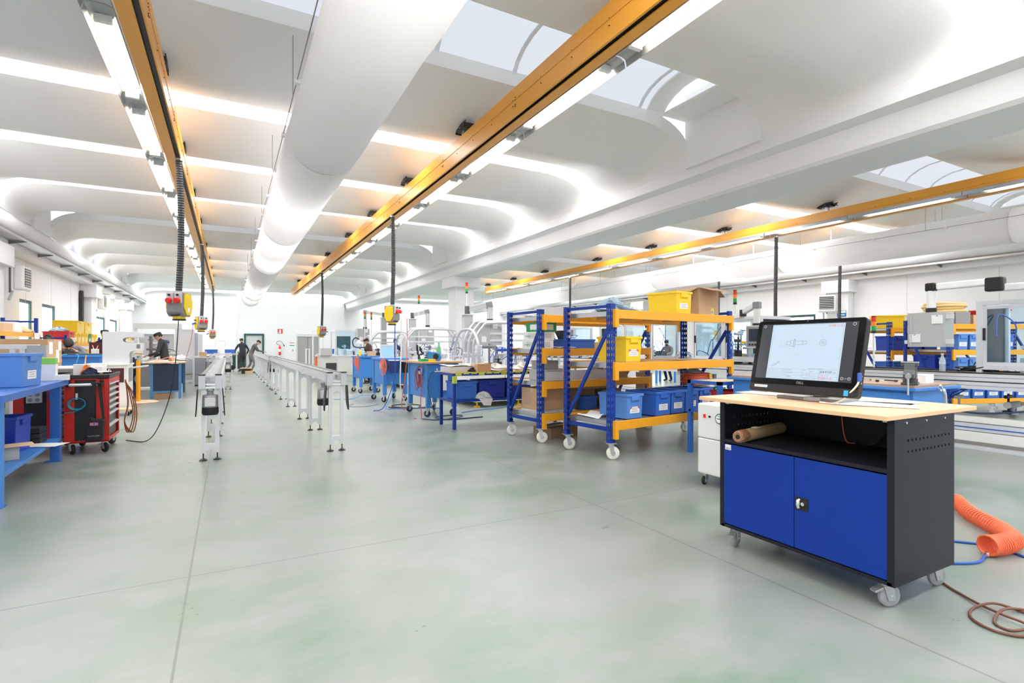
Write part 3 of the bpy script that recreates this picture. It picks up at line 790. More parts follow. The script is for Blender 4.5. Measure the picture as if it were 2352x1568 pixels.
def rect(mb, u0, v0, u1, v1, w_=.0009):
    ln(mb, u0, v0, u1, v0, w_); ln(mb, u1, v0, u1, v1, w_); ln(mb, u1, v1, u0, v1, w_); ln(mb, u0, v1, u0, v0, w_)
rect(L1, .02, .02, .985, .985, .0006)
# shaft: stub, body, collar, body, tail
rect(L1, .24, .62, .295, .685, .0012); rect(L1, .295, .60, .345, .71, .0012); rect(L1, .345, .585, .362, .725, .0016); rect(L1, .362, .625, .47, .69, .0012); rect(L1, .47, .63, .52, .69, .0012)
ln(L2, .13, .657, .62, .657, .0006)
for u in (.14, .175, .21): ln(L2, u, .58, u, .72); ln(L2, u, .58, .24, .58, .0005)
for u0, u1, v in ((.24, .295, .50), (.295, .362, .50), (.47, .52, .50), (.362, .52, .44), (.27, .34, .40), (.22, .52, .31), (.28, .31, .80), (.36, .38, .82)): ln(L2, u0, v, u1, v); ln(L2, u0, v, u0, v + .06, .0005); ln(L2, u1, v, u1, v + .06, .0005)
for k in range(8): ln(L2, .435, .70 + .018 * k, .445, .70 + .018 * k)
def circ(mb, u, v, r_, n=20, w_=.001):
    asp = (px1 - px0) / (pz1 - pz0)
    for k in range(n): ln(mb, u + r_ * math.cos(2 * math.pi * k / n), v + r_ * asp * math.sin(2 * math.pi * k / n), u + r_ * math.cos(2 * math.pi * (k + 1) / n), v + r_ * asp * math.sin(2 * math.pi * (k + 1) / n), w_)
circ(L1, .745, .66, .045); circ(L1, .745, .66, .022); circ(L1, .745, .66, .009, 12)
for v in (.80, .85): ln(L2, .71, v, .78, v); ln(L2, .71, v - .03, .71, v + .01); ln(L2, .78, v - .03, .78, v + .01)
# isometric sketch of the shaft
for a in ((.065, .22, .09, .27), (.09, .27, .115, .275), (.115, .275, .105, .235), (.105, .235, .065, .22), (.115, .262, .165, .325), (.113, .245, .17, .308), (.165, .325, .17, .308)): ln(L1, *a, .001)
# title block
T_ = [(.02, .185, .985, .185), (.30, .02, .30, .185), (.52, .02, .52, .185), (.75, .02, .75, .185)]
for k in range(1, 5): T_.append((.02, .06 + .026 * k, .30, .06 + .026 * k))
for u in (.05, .09, .245, .27): T_.append((u, .06, u, .185))
T_ += [(.30, .125, .52, .125), (.30, .07, .985, .07), (.52, .115, .985, .115), (.585, .07, .585, .115), (.66, .07, .66, .115), (.635, .02, .635, .07), (.86, .07, .86, .115), (.02, .06, .30, .06)]
for a in T_: ln(L1, *a, .0005)
rect(L2, .80, .865, .975, .93, .0006); ln(L2, .80, .89, .975, .89, .0005)
for v in (.025, .035, .045): ln(L2, .03, v, .03 + .2 * (1 - v * 4), v, .0009)
for u, v, w_ in ((.31, .165, .06), (.31, .112, .08), (.31, .055, .05), (.31, .04, .07), (.54, .165, .02), (.545, .035, .06), (.66, .035, .06), (.60, .20, .20)): ln(L1, u, v, u + w_, v, .0014)
ob('drawing_lines', L1.xf(TM), M_line, scr); ob('dimension_lines', L2.xf(TM), M_lineg, scr)
def stext(body, u, v, size, m, par=None, scr_=True):
    p = PU(u, v) if scr_ else (u, v)
    q = TM @ Vector((p[0], -.0056, p[1]))
    return text('lettering', body, size, m, par or scr, q, (R(90 - 13.2), 0, 0), .0001)
stext('04.088121.01', .885, .955, .0165, M_rline); stext('04.088121.01', .83, .043, .0165, M_rline)
stext('A4', .785, .148, .022, M_line); stext('RTOP', .865, .148, .017, M_black); stext('S.A.S.', .945, .143, .009, M_line)
stext('FERRO', .635, .15, .008, M_rline); stext('0.012 kg', .553, .092, .008, M_rline); stext('2:1', .62, .092, .010, mat('screen_blue', (.1, .15, .6), .3, emit=.4)); stext('X.35.263-019', .80, .092, .007, M_rline)
stext('ALTOP', .92, .21, .008, M_lineg)
for u in (.845, .865, .885): stext('.', u, .18, .014, M_black)
M_icon = mat('screen_icon', (.6, .62, .65), .3, emit=.5)
ic = MB()
for cx_, cz_, r_ in ((-.292, .437, .009), (.288, .437, .010), (.255, .108, .009), (.295, .108, .009)):
    for k in range(16):
        a0, a1 = 2 * math.pi * k / 16, 2 * math.pi * (k + 1) / 16
        ic.add([(cx_ + q * math.cos(a), -.0056, cz_ + q * math.sin(a)) for q, a in ((r_, a0), (r_, a1), (r_ * .78, a1), (r_ * .78, a0))], [(0, 1, 2, 3)])
ob('screen_icons', ic.xf(TM), M_icon, scr)
stext('1/1', .275, .108, .010, M_icon, scr_=False); stext('<', .255, .108, .010, M_icon, scr_=False); stext('>', .295, .108, .010, M_icon, scr_=False)
for k in range(5): stext('.', .245 + .014 * k, .093, .012, M_icon, scr_=False)
q = TM @ Vector((.005, -.0035, .067)); text('logo', 'DELL', .022, M_chrome, t, q, (R(90 - 13.2), 0, 0), .0003)
ob('webcam', MB().cyl((.0, -.003, .466), (.0, -.0045, .466), .003, 10).xf(TM), M_chrome, t)
stk = ob('sticker', MB().box(-.31, -.0042, .024, -.215, -.003, .040).xf(TM), M_paper, t)
ob('print_line', MB().box(-.30, -.0046, .030, -.225, -.0042, .034).xf(TM), M_print, stk)
ob('energy_sticker', MB().box(.275, -.0042, .008, .30, -.003, .040).xf(TM), mat('cyan_sticker', (.05, .40, .75), .4), t)
ob('side_port', MB().cyl((.348, .02, .09), (.353, .02, .09), .006, 10).cyl((.348, .02, .13), (.353, .02, .13), .004, 10).xf(TM), M_grey, t)
# stand: flat split foot and a neck
ob('stand_foot', MB().box(-.21, -.02, .0, -.02, .10, .022).box(.075, -.02, .0, .20, .10, .022).box(-.21, .10, 0, .20, .19, .02), mat('stand_grey', (.36, .35, .36), .35, metal=.3), t, bev=.004)
ob('stand_disc', MB().cyl((.03, .03, .004), (.03, .03, .018), .075, 28), M_lgrey, t, smooth=True)
ob('stand_neck', MB().bar((.0, .14, .015), (.0, -.01, .22), .10, .02), mat('stand_grey', (.36, .35, .36)), t)
# hand scanner lying behind the monitor edge, papers, cable, wrapped roll
def sheet(label, loc, rz, w_, d_, lines=True, name='paper_sheet', curl=.0):
    t = thing(name, label, 'paper', (loc[0], loc[1], loc[2] + .002), rz)
    n = 8; vs_ = [(-w_ / 2 + w_ * i / n, s_ * d_ / 2, .001 + curl * (1 + math.sin(i * .9 + s_)) * .5 + k) for k in (0, .0008) for s_ in (-1, 1) for i in range(n + 1)]
    m_ = n + 1; fs_ = []
    for i in range(n):
        fs_ += [(i, m_ + i, m_ + i + 1, i + 1), (2 * m_ + i, 2 * m_ + i + 1, 3 * m_ + i + 1, 3 * m_ + i), (i, i + 1, 2 * m_ + i + 1, 2 * m_ + i), (m_ + i, 3 * m_ + i, 3 * m_ + i + 1, m_ + i + 1)]
    fs_ += [(0, 2 * m_, 3 * m_, m_), (n, m_ + n, 3 * m_ + n, 2 * m_ + n)]
    pm = MB().add(vs_, fs_)
    if lines and curl == 0:
        lm = MB()
        for k in range(9): lm.box(-w_ * .42, -d_ * .4 + d_ * .09 * k, .0019, w_ * (.42 if k % 3 else .1), -d_ * .4 + d_ * .09 * k + .0016, .0022)
        multi('page', [(pm, M_paper), (lm, mat('faint_print', (.6, .62, .68), .7))], t)
    else: ob('page', pm, M_paper, t)
    return t
sheet('printed drawing sheet lying on the beech worktop near its front right corner', (3.36, 1.72, 1.0), R(-62), .42, .30)
sheet('second drawing sheet lying behind the first on the beech worktop', (3.58, 1.80, 1.0), R(-80), .40, .28)
sheet('white paper lying under the left end of the monitor on the beech worktop', (3.42, 2.40, 1.0), R(-88), .50, .20)
t = thing('usb_cable', 'cream cable with a blue plug drooping from the right monitor edge onto the worktop', 'cable', (3.15, 1.88, 1.0))
cp = [(0, 0, .006), (.0, -.05, .008), (-.01, -.11, .035), (-.015, -.16, .085), (-.012, -.19, .125), (-.008, -.198, .155)]
ob('cord', MB().tube(spline(cp, 8), .0055, 10), mat('cream_cord', (.80, .76, .66), .45), t, smooth=True)
ob('blue_plug', MB().box(-.022, -.206, .145, .008, -.194, .195), M_hose_b, t, bev=.003)
ob('metal_tip', MB().cyl((0, 0, .006), (-.012, .025, .008), .007, 10), M_chrome, t)
t = thing('paper_roll', 'rolled drawing wrapped in brown paper on the open shelf of the cabinet', 'paper roll', (2.865, 2.265, .724), R(11))
ob('roll_body', MB().lathe([(.040, .04), (.040, .60)], 20, (0, 0, .0405), 'x'), mat('kraft_paper', (.55, .40, .22), .6), t, smooth=True)
ob('wrapped_end', MB().lathe([(.014, -.006), (.030, -.010), (.038, .0), (.0412, .02), (.041, .085)], 14, (0, 0, .0415), 'x'), mat('brown_tape', (.33, .16, .08), .3, bump=.6, bscale=60), t)
ob('core_hole', MB().cyl((-.007, 0, .0415), (.01, 0, .0415), .015, 12), M_black, t)
ob('roll_label', MB().box(.20, -.025, .079, .26, .015, .0825), M_paper, t)

# cables hanging inside the cabinet
t = thing('hanging_cable', 'thin red cable hanging at the back of the open cabinet shelf', 'cable', (3.535, 1.90, .722))
ob('cord', MB().tube(spline([(0, .10, .25), (-.01, .09, .12), (-.02, .06, .01), (-.03, .0, .006)], 6), .004, 6), M_hose_o, t)
t = thing('hanging_cable', 'black cable hanging at the back of the open cabinet shelf, right of the red one', 'cable', (3.53, 1.72, .722))
ob('cord', MB().tube(spline([(0, .05, .25), (-.02, .0, .12), (-.01, .06, .03), (-.03, .1, .007)], 6), .005, 6), M_rubber, t)

# orange spiral air hose, blue hose, brown cable on the floor
t = thing('spiral_hose', 'orange coiled air hose lying on the floor at the right of the cabinet', 'air hose', (4.6, 1.65, 0))
axis = spline([(.74, .44, .06), (.42, .23, .065), (.22, .03, .07), (.10, -.08, .075), (-.05, -.17, .08), (-.20, -.175, .08), (-.33, -.14, .08)], 30)
LN = [0]
for a, b in zip(axis[:-1], axis[1:]): LN.append(LN[-1] + (b - a).length)
def along(s_):
    for i in range(len(LN) - 1):
        if LN[i + 1] >= s_:
            k = (s_ - LN[i]) / max(1e-6, LN[i + 1] - LN[i]); return axis[i].lerp(axis[i + 1], k), (axis[i + 1] - axis[i]).normalized()
    return axis[-1], (axis[-1] - axis[-2]).normalized()
pts = []; turns = 46; N_ = turns * 14
for i in range(N_ + 1):
    f = i / N_; p, d = along(LN[-1] * (1 - (1 - f) ** 1.35)); s_ = Vector((-d.y, d.x, 0)).normalized(); rr_ = .05 + .012 * f
    a = 2 * math.pi * turns * f
    pts.append(Vector((p.x, p.y, rr_ + .008)) + s_ * rr_ * math.cos(a) + Vector((0, 0, 1)) * rr_ * math.sin(a))
ob('coil', MB().tube(pts, .0062, 7), M_hose_o, t, smooth=True)
ob('coupling', MB().cyl((-.33, -.14, .02), (-.40, -.15, .018), .013, 12).cyl((-.34, -.141, .02), (-.36, -.144, .02), .017, 12), M_chrome, t)
t = thing('air_hose', 'blue air hose on the floor joined to the orange coil', 'air hose', (4.2, 1.5, 0))
ob('hose_body', MB().tube(spline([(0.0, 0.0, .018), (-.12, -.01, .008), (-.28, .06, .008), (-.42, .2, .008)], 8), .008, 8), M_hose_b, t, smooth=True)
t = thing('air_hose', 'blue air hose crossing the floor behind the orange coil', 'air hose', (4.4, 1.6, 0))
ob('hose_body', MB().tube(spline([(-.25, .35, .008), (0, .1, .008), (.10, -.05, .008), (.05, -.2, .008), (-.05, -.4, .008)], 8), .008, 8), M_hose_b, t, smooth=True)
t = thing('power_cable', 'brown cable looped on the floor in front of the right rear wheel of the cabinet', 'cable', (3.4, 1.2, 0))
pts = [(.18, .85, .007), (.22, .40, .007), (.10, .18, .008), (.02, .05, .012), (-.04, -.07, .022), (-.05, -.16, .02), (-.12, -.20, .008), (-.20, -.17, .008), (-.23, -.09, .008), (-.18, -.0, .008), (-.06, .04, .008), (.06, .0, .024), (.12, -.08, .008), (.06, -.18, .02), (-.08, -.19, .024), (-.16, -.14, .008), (-.13, -.07, .008), (.02, -.06, .03), (.18, -.12, .008), (.3, -.28, .008)]
ob('cord', MB().tube(spline(pts, 8), .0065, 8), M_hose_br, t, smooth=True)

# white dryer unit
t = thing('air_dryer', 'white air dryer unit on small casters, with a pressure gauge, just behind the cabinet', 'air dryer', (4.32, 3.32, 0))
ob('housing', MB().box(-.29, -.33, .46, .29, .33, .79).box(-.29, -.33, .115, .29, .33, .455), M_white, t, bev=.012)
g = ob('gauge', MB().cyl((-.29, .06, .665), (-.305, .06, .665), .048, 24), M_black, t)
ob('gauge_face', MB().cyl((-.305, .06, .665), (-.307, .06, .665), .04, 24), M_paper, g)
ob('needle', MB().box(-.309, .045, .662, -.307, .085, .668), M_black, g)
ob('gauge_scale', MB().box(-.309, .04, .684, -.307, .062, .692).box(-.309, .062, .688, -.307, .08, .694), M_green, g)
ob('power_switch', MB().box(-.297, .23, .655, -.29, .255, .69), M_redlamp, t)
ob('fuse_knob', MB().cyl((-.29, .18, .672), (-.302, .18, .672), .01, 10), M_black, t)
for cx_, cy_, yw in ((-.24, .28, R(100)), (-.24, -.28, R(60)), (.24, .28, R(120)), (.24, -.28, R(40))): caster(t, cx_, cy_, .115, .045, M_rubber, yw, wd=.025, plate=.035)
# ---------------------------------------------------------------- mobile racks
def upright_mesh(h0, h1):
    mb = MB(); wx, wy = .082, .066
    def perf(axis, at, u0, u1):
        cols = [u0 + (u1 - u0) * .28, u0 + (u1 - u0) * .72]; hw, hh, pitch = .006, .017, .075
        def bxx(a, b, za, zb):
            if axis == 'y': mb.box(a, at - .0015, za, b, at + .0015, zb)
            else: mb.box(at - .0015, a, za, at + .0015, b, zb)
        xs = [u0] + [v for c in cols for v in (c - hw, c + hw)] + [u1]
        for k in (0, 2, 4): bxx(xs[k], xs[k + 1], h0, h1)
        z = h0; zc = h0 + .06
        while zc < h1 - .03:
            for k in (1, 3): bxx(xs[k], xs[k + 1], z, zc - hh)
            z = zc + hh; zc += pitch
        for k in (1, 3): bxx(xs[k], xs[k + 1], z, h1)
    return mb, perf, wx, wy
def mobile_rack(label, loc, rz, L, Dp, ztop, levels, open_levels=()):
    t = thing('mobile_rack', label, 'rack', loc, rz)
    for ix, x in enumerate((0, L)):
        for iy, y in enumerate((0, Dp)):
            mb, perf, wx, wy = upright_mesh(.205, ztop)
            s_ = -1 if iy == 0 else 1; e_ = -1 if ix == 0 else 1
            perf('y', s_ * wy / 2, -wx / 2, wx / 2); perf('x', e_ * wx / 2, -wy / 2, wy / 2)
            perf('x', -e_ * wx / 2, -wy / 2 if s_ < 0 else 0.0, 0.0 if s_ < 0 else wy / 2)
            mb.box(-wx / 2, -wy / 2, .200, wx / 2, wy / 2, .206)
            mb.xf(Matrix.Translation((x, y, 0)))
            ob('upright', mb, M_blue, t)
            caster(t, x, y, .2, .078, M_nylon, (R(-128), R(-118), R(-110), R(-100))[ix * 2 + iy], M_grey, wd=.045, plate=.062)
    for x in (0, L):
        ob('end_bar', MB().bar((x, .03, ztop - .03), (x, Dp - .03, ztop - .03), .03, .035), M_blue, t)
        ob('end_bar', MB().bar((x, .03, levels[-1] - .1), (x, Dp - .03, levels[-1] - .1), .03, .05), M_blue, t)
        ob('brace', MB().bar((x, Dp - .03, levels[-1] + .02), (x, .03, ztop - .28), .03, .04), M_blue, t)
    for z in levels:
        for s_, y in ((-1, 0), (1, Dp)):
            yy = y + s_ * .033
            y0, y1 = sorted((yy + s_ * .004, yy + s_ * .048))
            f = ob('beam', MB().box(.04, y0, z - .105, L - .04, y1, z), M_orange, t, bev=.003)
            for xa, xb in ((.0, .045), (L - .045, L)):
                ob('beam_end', MB().box(xa - .006, y0 - .002, z - .21, xb + .006, y1 + .002, z + .006), M_orange, f, bev=.003)
        n = 5; mb = MB(); w_ = (L - .1) / n
        for k in range(n):
            a = .05 + w_ * k; mb.box(a, .0, z - .045, a + w_ - .004, Dp, z - .012).box(a, .0, z - .07, a + .004, Dp, z - .045)
        ob('shelf_panel', mb, M_steel, t)
    return t
A1, A2 = R(7.2), R(5.4)
RK1, RK2 = (3.978, 4.909, 0), (3.81, 6.23, 0)
mobile_rack('front blue and orange mobile rack on white wheels, with an open carton on top', RK1, A1, 2.425, .765, 1.845, (1.773, 1.149, .455))
mobile_rack('blue and orange mobile rack standing behind the front one, with green and white boxes', RK2, A2, 2.15, .75, 1.85, (1.774, 1.308, .848, .40))
def on(o, a, x, y, z): return (o[0] + x * math.cos(a) - y * math.sin(a), o[1] + x * math.sin(a) + y * math.cos(a), z)
def r1(x, y, z): return on(RK1, A1, x, y, z)
def r2(x, y, z): return on(RK2, A2, x, y, z)
SH = -.012
GB = 'blue bins on the bottom shelf of the front rack'
storage_bin('pale blue bin with a red cornered card, left on the front rack bottom shelf', r1(.39, .21, .455), A1, .30, .50, .30, M_bin_light, group=GB, red=True)
for k, xx in enumerate((.92, 1.245, 1.575, 1.92)):
    storage_bin('%s blue bin right of the pale one on the front rack bottom shelf' % ORD[k], r1(xx, .21 + .02 * k, .455), A1, .31, .52, .30, M_bin_blue, group=GB)
storage_bin('green bin at the right end of the front rack bottom shelf', r1(2.25, .26, .455), A1, .26, .5, .29, M_bin_green, lab=False)
storage_bin('yellow bin on the middle shelf of the front rack, card with red corners', r1(.38, .22, 1.149), A1, .30, .50, .31, M_bin_yel, red=True)
storage_bin('yellow bin on top of the front rack beside the open carton', r1(1.42, .26, 1.773), A1, .35, .50, .30, M_bin_yel)
h_ = .40; a_ = .24; b_ = .22
t = carton('open brown carton with raised flaps on top of the front rack', r1(2.125, .34, 1.773), A1, .48, .44, h_, flaps=[
    ((-a_, -b_, h_), (a_, -b_, h_), (.03, -.20, -.06)), ((a_, -b_, h_), (a_, b_, h_), (.17, .0, -.11)), ((a_, b_, h_), (-a_, b_, h_), (0, .18, -.08)), ((-a_, b_, h_), (-a_, -b_, h_), (-.19, 0, -.07))])
text('lettering', 'ITALY', .055, mat('carton_ink', (.10, .07, .05), .8), t, (-a_ - .002, -.06, .24), (R(90), 0, R(-90)), .0003)
lg = MB()
for cx_ in (-.02, .045): lg.lathe([(.018, 0), (.026, 0), (.026, .001), (.018, .001)], 16, (cx_ + .1, -b_ - .0015, .055), 'y')
multi('printed_mark', [(MB().box(.055, -b_ - .001, .02, .125, -b_, .10).prism([(.065, .10), (.115, .10), (.09, .125)], 'y', -b_ - .001, -b_), mat('mark_yellow', (.85, .62, .05), .6)), (lg, M_print)], t)
# plastic bags (crumpled) as lumps
def lump(name, label, cat, loc, rz, sx, sy, sz, m, seed=1, nz=14, rough=.35, parent_cols=None):
    t = thing(name, label, cat, (loc[0], loc[1], loc[2] + .003), rz)
    mb = MB(); rnd = random.Random(seed); ph = [(rnd.uniform(2, 7), rnd.uniform(2, 7), rnd.uniform(0, 6)) for _ in range(6)]
    n, m_ = 22, nz; vs_ = []
    for i in range(m_ + 1):
        v = i / m_
        for k in range(n):
            a = 2 * math.pi * k / n
            f = 1 + rough * sum(math.sin(p[0] * a // 1 * 0 + round(p[0]) * a + p[1] * v * 3 + p[2]) for p in ph) / 6
            r_ = math.sin(math.pi * (.10 + .90 * (1 - v)) * .5) if v > .15 else .8 + v
            zz = v * sz * (1 + .5 * rough * math.sin(round(ph[0][0]) * a + ph[1][2]))
            vs_.append((sx * r_ * f * math.cos(a) * (1 if v < 1 else .02), sy * r_ * f * math.sin(a) * (1 if v < 1 else .02), zz))
    fs_ = [(i * n + k, i * n + (k + 1) % n, (i + 1) * n + (k + 1) % n, (i + 1) * n + k) for i in range(m_) for k in range(n)] + [tuple(range(n - 1, -1, -1)), tuple(m_ * n + k for k in range(n))]
    ob('folds', mb.add(vs_, fs_), m, t)
    return t
M_clearbag = mat('clear_bag', (.80, .82, .85), .18, alpha=.75)
M_greybag = mat('grey_bag', (.42, .43, .44), .25)
M_bluewhite = mat('blue_white_bag', (.30, .42, .75), .3, vary=.9, vscale=14)
lump('plastic_bag', 'blue and white plastic bags heaped on the left of the front rack top shelf', 'plastic bag', r1(.42, .38, 1.761), A1, .26, .24, .17, M_bluewhite, 4, rough=.5)
lump('plastic_bag', 'clear bag heaped in the middle of the front rack top shelf', 'plastic bag', r1(.95, .5, 1.761), A1, .16, .2, .10, M_clearbag, 9)
t = thing('hose_coil', 'orange cable coil with a yellow tag lying on the bins of the front rack', 'cable coil', r1(1.98, .24, .80), A1)
mb = MB()
for k in range(9):
    z = .012 + .016 * k; r_ = .20 + .012 * math.sin(k * 1.7)
    mb.tube([(r_ * math.cos(2 * math.pi * i / 26) * 1.15 + .006 * math.sin(k), r_ * .85 * math.sin(2 * math.pi * i / 26), z + .006 * math.sin(i + k)) for i in range(26)], .0095, 7, closed=True)
ob('coil', mb, M_hose_o, t, smooth=True)
ob('tag', MB().bx((.10, -.185, .085), (.09, .012, .12), (R(-8), 0, R(12))), M_bin_yel, t, bev=.004)
lump('plastic_bag', 'grey plastic bag crumpled on top of the orange cable coil', 'plastic bag', r1(1.95, .26, .955), A1, .14, .13, .06, M_greybag, 5, rough=.5)
lump('plastic_bag', 'clear bags under the orange cable coil on the blue bins', 'plastic bag', r1(2.1, .2, .755), A1, .20, .20, .045, M_clearbag, 6)
sheet('brown board lying along the right half of the front rack middle shelf', r1(1.55, .35, 1.137), A1, 1.5, .55, lines=False, name='cardboard_sheet', curl=.012).children[0].data.materials[0] = M_card
sheet('crumpled white papers on the left of the front rack bottom shelf', r1(.18, .45, .443), A1 + R(20), .42, .3, lines=False, curl=.05)
# contents of the rear rack
GG = 'green and white boxes on the upper shelf of the rear rack'
def lidbox(label, loc, rz, w_, d_, h_, m1, m2, txt=None):
    t = thing('parts_box', label, 'box', loc, rz, GG)
    ob('body', MB().box(-w_ / 2, -d_ / 2, 0, w_ / 2, d_ / 2, h_), m1, t, bev=.004)
    ob('end_label', MB().box(-w_ / 2 - .002, -d_ * .3, h_ * .2, -w_ / 2, d_ * .2, h_ * .8).box(-w_ * .3, -d_ / 2 - .002, h_ * .2, w_ * .3, -d_ / 2, h_ * .8), m2, t)
    if txt: text('lettering', txt, .045, M_green, t, (-w_ / 2 - .003, .06, h_ * .5), (R(90), 0, R(-90)), .0003)
    return t
lidbox('white box with green lettering, lower one on the left of the rear rack upper shelf', r2(.2, .33, 1.30), A2, .30, .36, .125, M_white, M_lgrey, 'Lexium')
lidbox('white box with green lettering stacked on another on the rear rack upper shelf', r2(.22, .33, 1.427), A2, .30, .36, .12, M_white, M_lgrey, 'Lexium')
lidbox('green box topping the stack on the left of the rear rack upper shelf', r2(.24, .30, 1.549), A2, .30, .34, .13, M_bin_green, M_paper)
storage_bin('shallow blue crate on the upper shelf of the rear rack', r2(.78, .25, 1.30), A2, .58, .42, .14, M_bin_blue, lab=False, handle=False, name='shallow_crate', taper=.01)
sheet('white paper on the upper shelf edge of the rear rack', r2(.42, .0, 1.312), A2, .3, .2, lines=False, curl=.02)
carton('long cardboard tray at the right of the rear rack upper shelf', r2(1.25, .35, 1.30), A2, .36, .3, .10, mat('pale_cardboard', (.62, .46, .26), .7))
carton('small grey box printed with a number, upper one on the rear rack third shelf', r2(.40, .42, 1.0), A2, .30, .26, .125, mat('grey_card', (.42, .42, .43), .7), tape=False)
carton('wide grey box below the small grey one on the rear rack third shelf', r2(.48, .42, .836), A2, .48, .36, .16, mat('pale_grey_card', (.58, .58, .59), .7), tape=False)
t = thing('clear_tray', 'long translucent plastic tray on the third shelf of the rear rack', 'tray', r2(.68, .06, .852), A2)
mb = MB(); mb.box(-.62, -.1, 0, .62, .1, .004).box(-.62, -.1, 0, -.616, .1, .13).box(.616, -.1, 0, .62, .1, .13).box(-.62, -.1, 0, .62, -.096, .13).box(-.62, .096, 0, .62, .1, .13)
ob('body', mb, mat('smoky_plastic', (.62, .61, .66), .25, alpha=.75), t)
for k in range(3):
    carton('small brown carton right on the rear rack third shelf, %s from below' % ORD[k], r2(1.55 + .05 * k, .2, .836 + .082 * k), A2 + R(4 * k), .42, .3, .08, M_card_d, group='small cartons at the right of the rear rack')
t = carton('brown carton with black lettering at the left of the rear rack lower shelf', r2(.29, .32, .43), A2, .42, .50, .30)
mb = MB(); rnd = random.Random(4)
for k in range(3):
    z0 = .22 - .085 * k
    mb.box(-.2118, .02, z0, -.2104, .18, z0 + .003).box(-.2118, .02, z0 + .055, -.2104, .18, z0 + .058).box(-.2118, .02, z0, -.2104, .023, z0 + .058)
    for q in range(5): mb.box(-.2118, .05 + .025 * q, z0 + .014, -.2104, .05 + .025 * q + rnd.uniform(.006, .016), z0 + .042)
ob('printed_marks', mb, M_print, t)
mb = MB()
for k in range(3): mb.box(.06, .05 + .01 * k, .391 + .013 * k, .72 - .03 * k, .55, .399 + .013 * k)
o = thing('board_stack', 'white boards stacked under the carton on the rear rack lower shelf', 'boards', RK2, A2); ob('boards', mb, M_white, o, bev=.003)
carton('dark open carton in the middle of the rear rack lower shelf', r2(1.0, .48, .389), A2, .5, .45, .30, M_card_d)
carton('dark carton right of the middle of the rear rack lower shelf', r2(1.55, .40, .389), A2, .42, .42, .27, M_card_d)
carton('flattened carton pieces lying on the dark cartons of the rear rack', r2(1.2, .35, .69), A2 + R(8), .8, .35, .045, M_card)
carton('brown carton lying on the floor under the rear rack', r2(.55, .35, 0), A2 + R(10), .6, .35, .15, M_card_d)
storage_bin('small blue crate beside the pale bin, on the rear rack lower shelf', r2(.98, .12, .389), A2, .24, .2, .2, M_bin_blue, lab=False, handle=False, name='small_crate', taper=.012)
carton('large grey carton on top of the rear rack', r2(.52, .4, 1.762), A2, .42, .35, .15, mat('pale_grey_card', (.58, .58, .59)), tape=False)
lump('plastic_bag', 'white film bundle on the left of the rear rack top shelf', 'plastic bag', r2(.2, .4, 1.762), A2, .17, .2, .07, M_clearbag, 12)
carton('brown board leaning upright at the right end of the rear rack', r2(2.3, .2, .0), A2, .04, .32, .9, M_card, tape=False, name='cardboard_sheet', cat='cardboard')
# ---------------------------------------------------------------- belt conveyors
M_motor = mat('motor_grey', (.30, .30, .31), .4, metal=.3)
M_tray = mat('brushed_endplate', (.60, .61, .65), .35, metal=.5)
def leg_frame(t, y, zt, hw=.0725, pw=.045):
    for sx in (-1, 1):
        p = MB(); x = sx * hw
        q = pw / 2; g = .006
        p.prism([(x - q, y - q), (x - g, y - q), (x - g, y - q + .008), (x + g, y - q + .008), (x + g, y - q), (x + q, y - q), (x + q, y - g), (x + q - .008, y - g), (x + q - .008, y + g), (x + q, y + g), (x + q, y + q), (x - q, y + q), (x - q, y + g), (x - q + .008, y + g), (x - q + .008, y - g), (x - q, y - g)], 'z', .085, zt)
        o = ob('leg', p, M_alu_w, t)
        ob('foot', MB().lathe([(.042, 0), (.044, .008), (.03, .018), (.012, .026), (.007, .028), (.007, .09)], 16, (x, y, 0)), M_black, o, smooth=True)
    for z0 in (.15, zt - .10):
        c = MB().box(-hw + pw / 2, y - .02, z0, hw - pw / 2, y + .02, z0 + .045)
        zz = z0
        c.prism([(-hw + pw / 2, zz), (hw - pw / 2, zz), (hw - pw / 2, zz - .05), (.0, zz - .012), (-hw + pw / 2, zz - .05)], 'y', y - .012, y + .012)
        ob('cross_bar', c, M_alu_w, t)
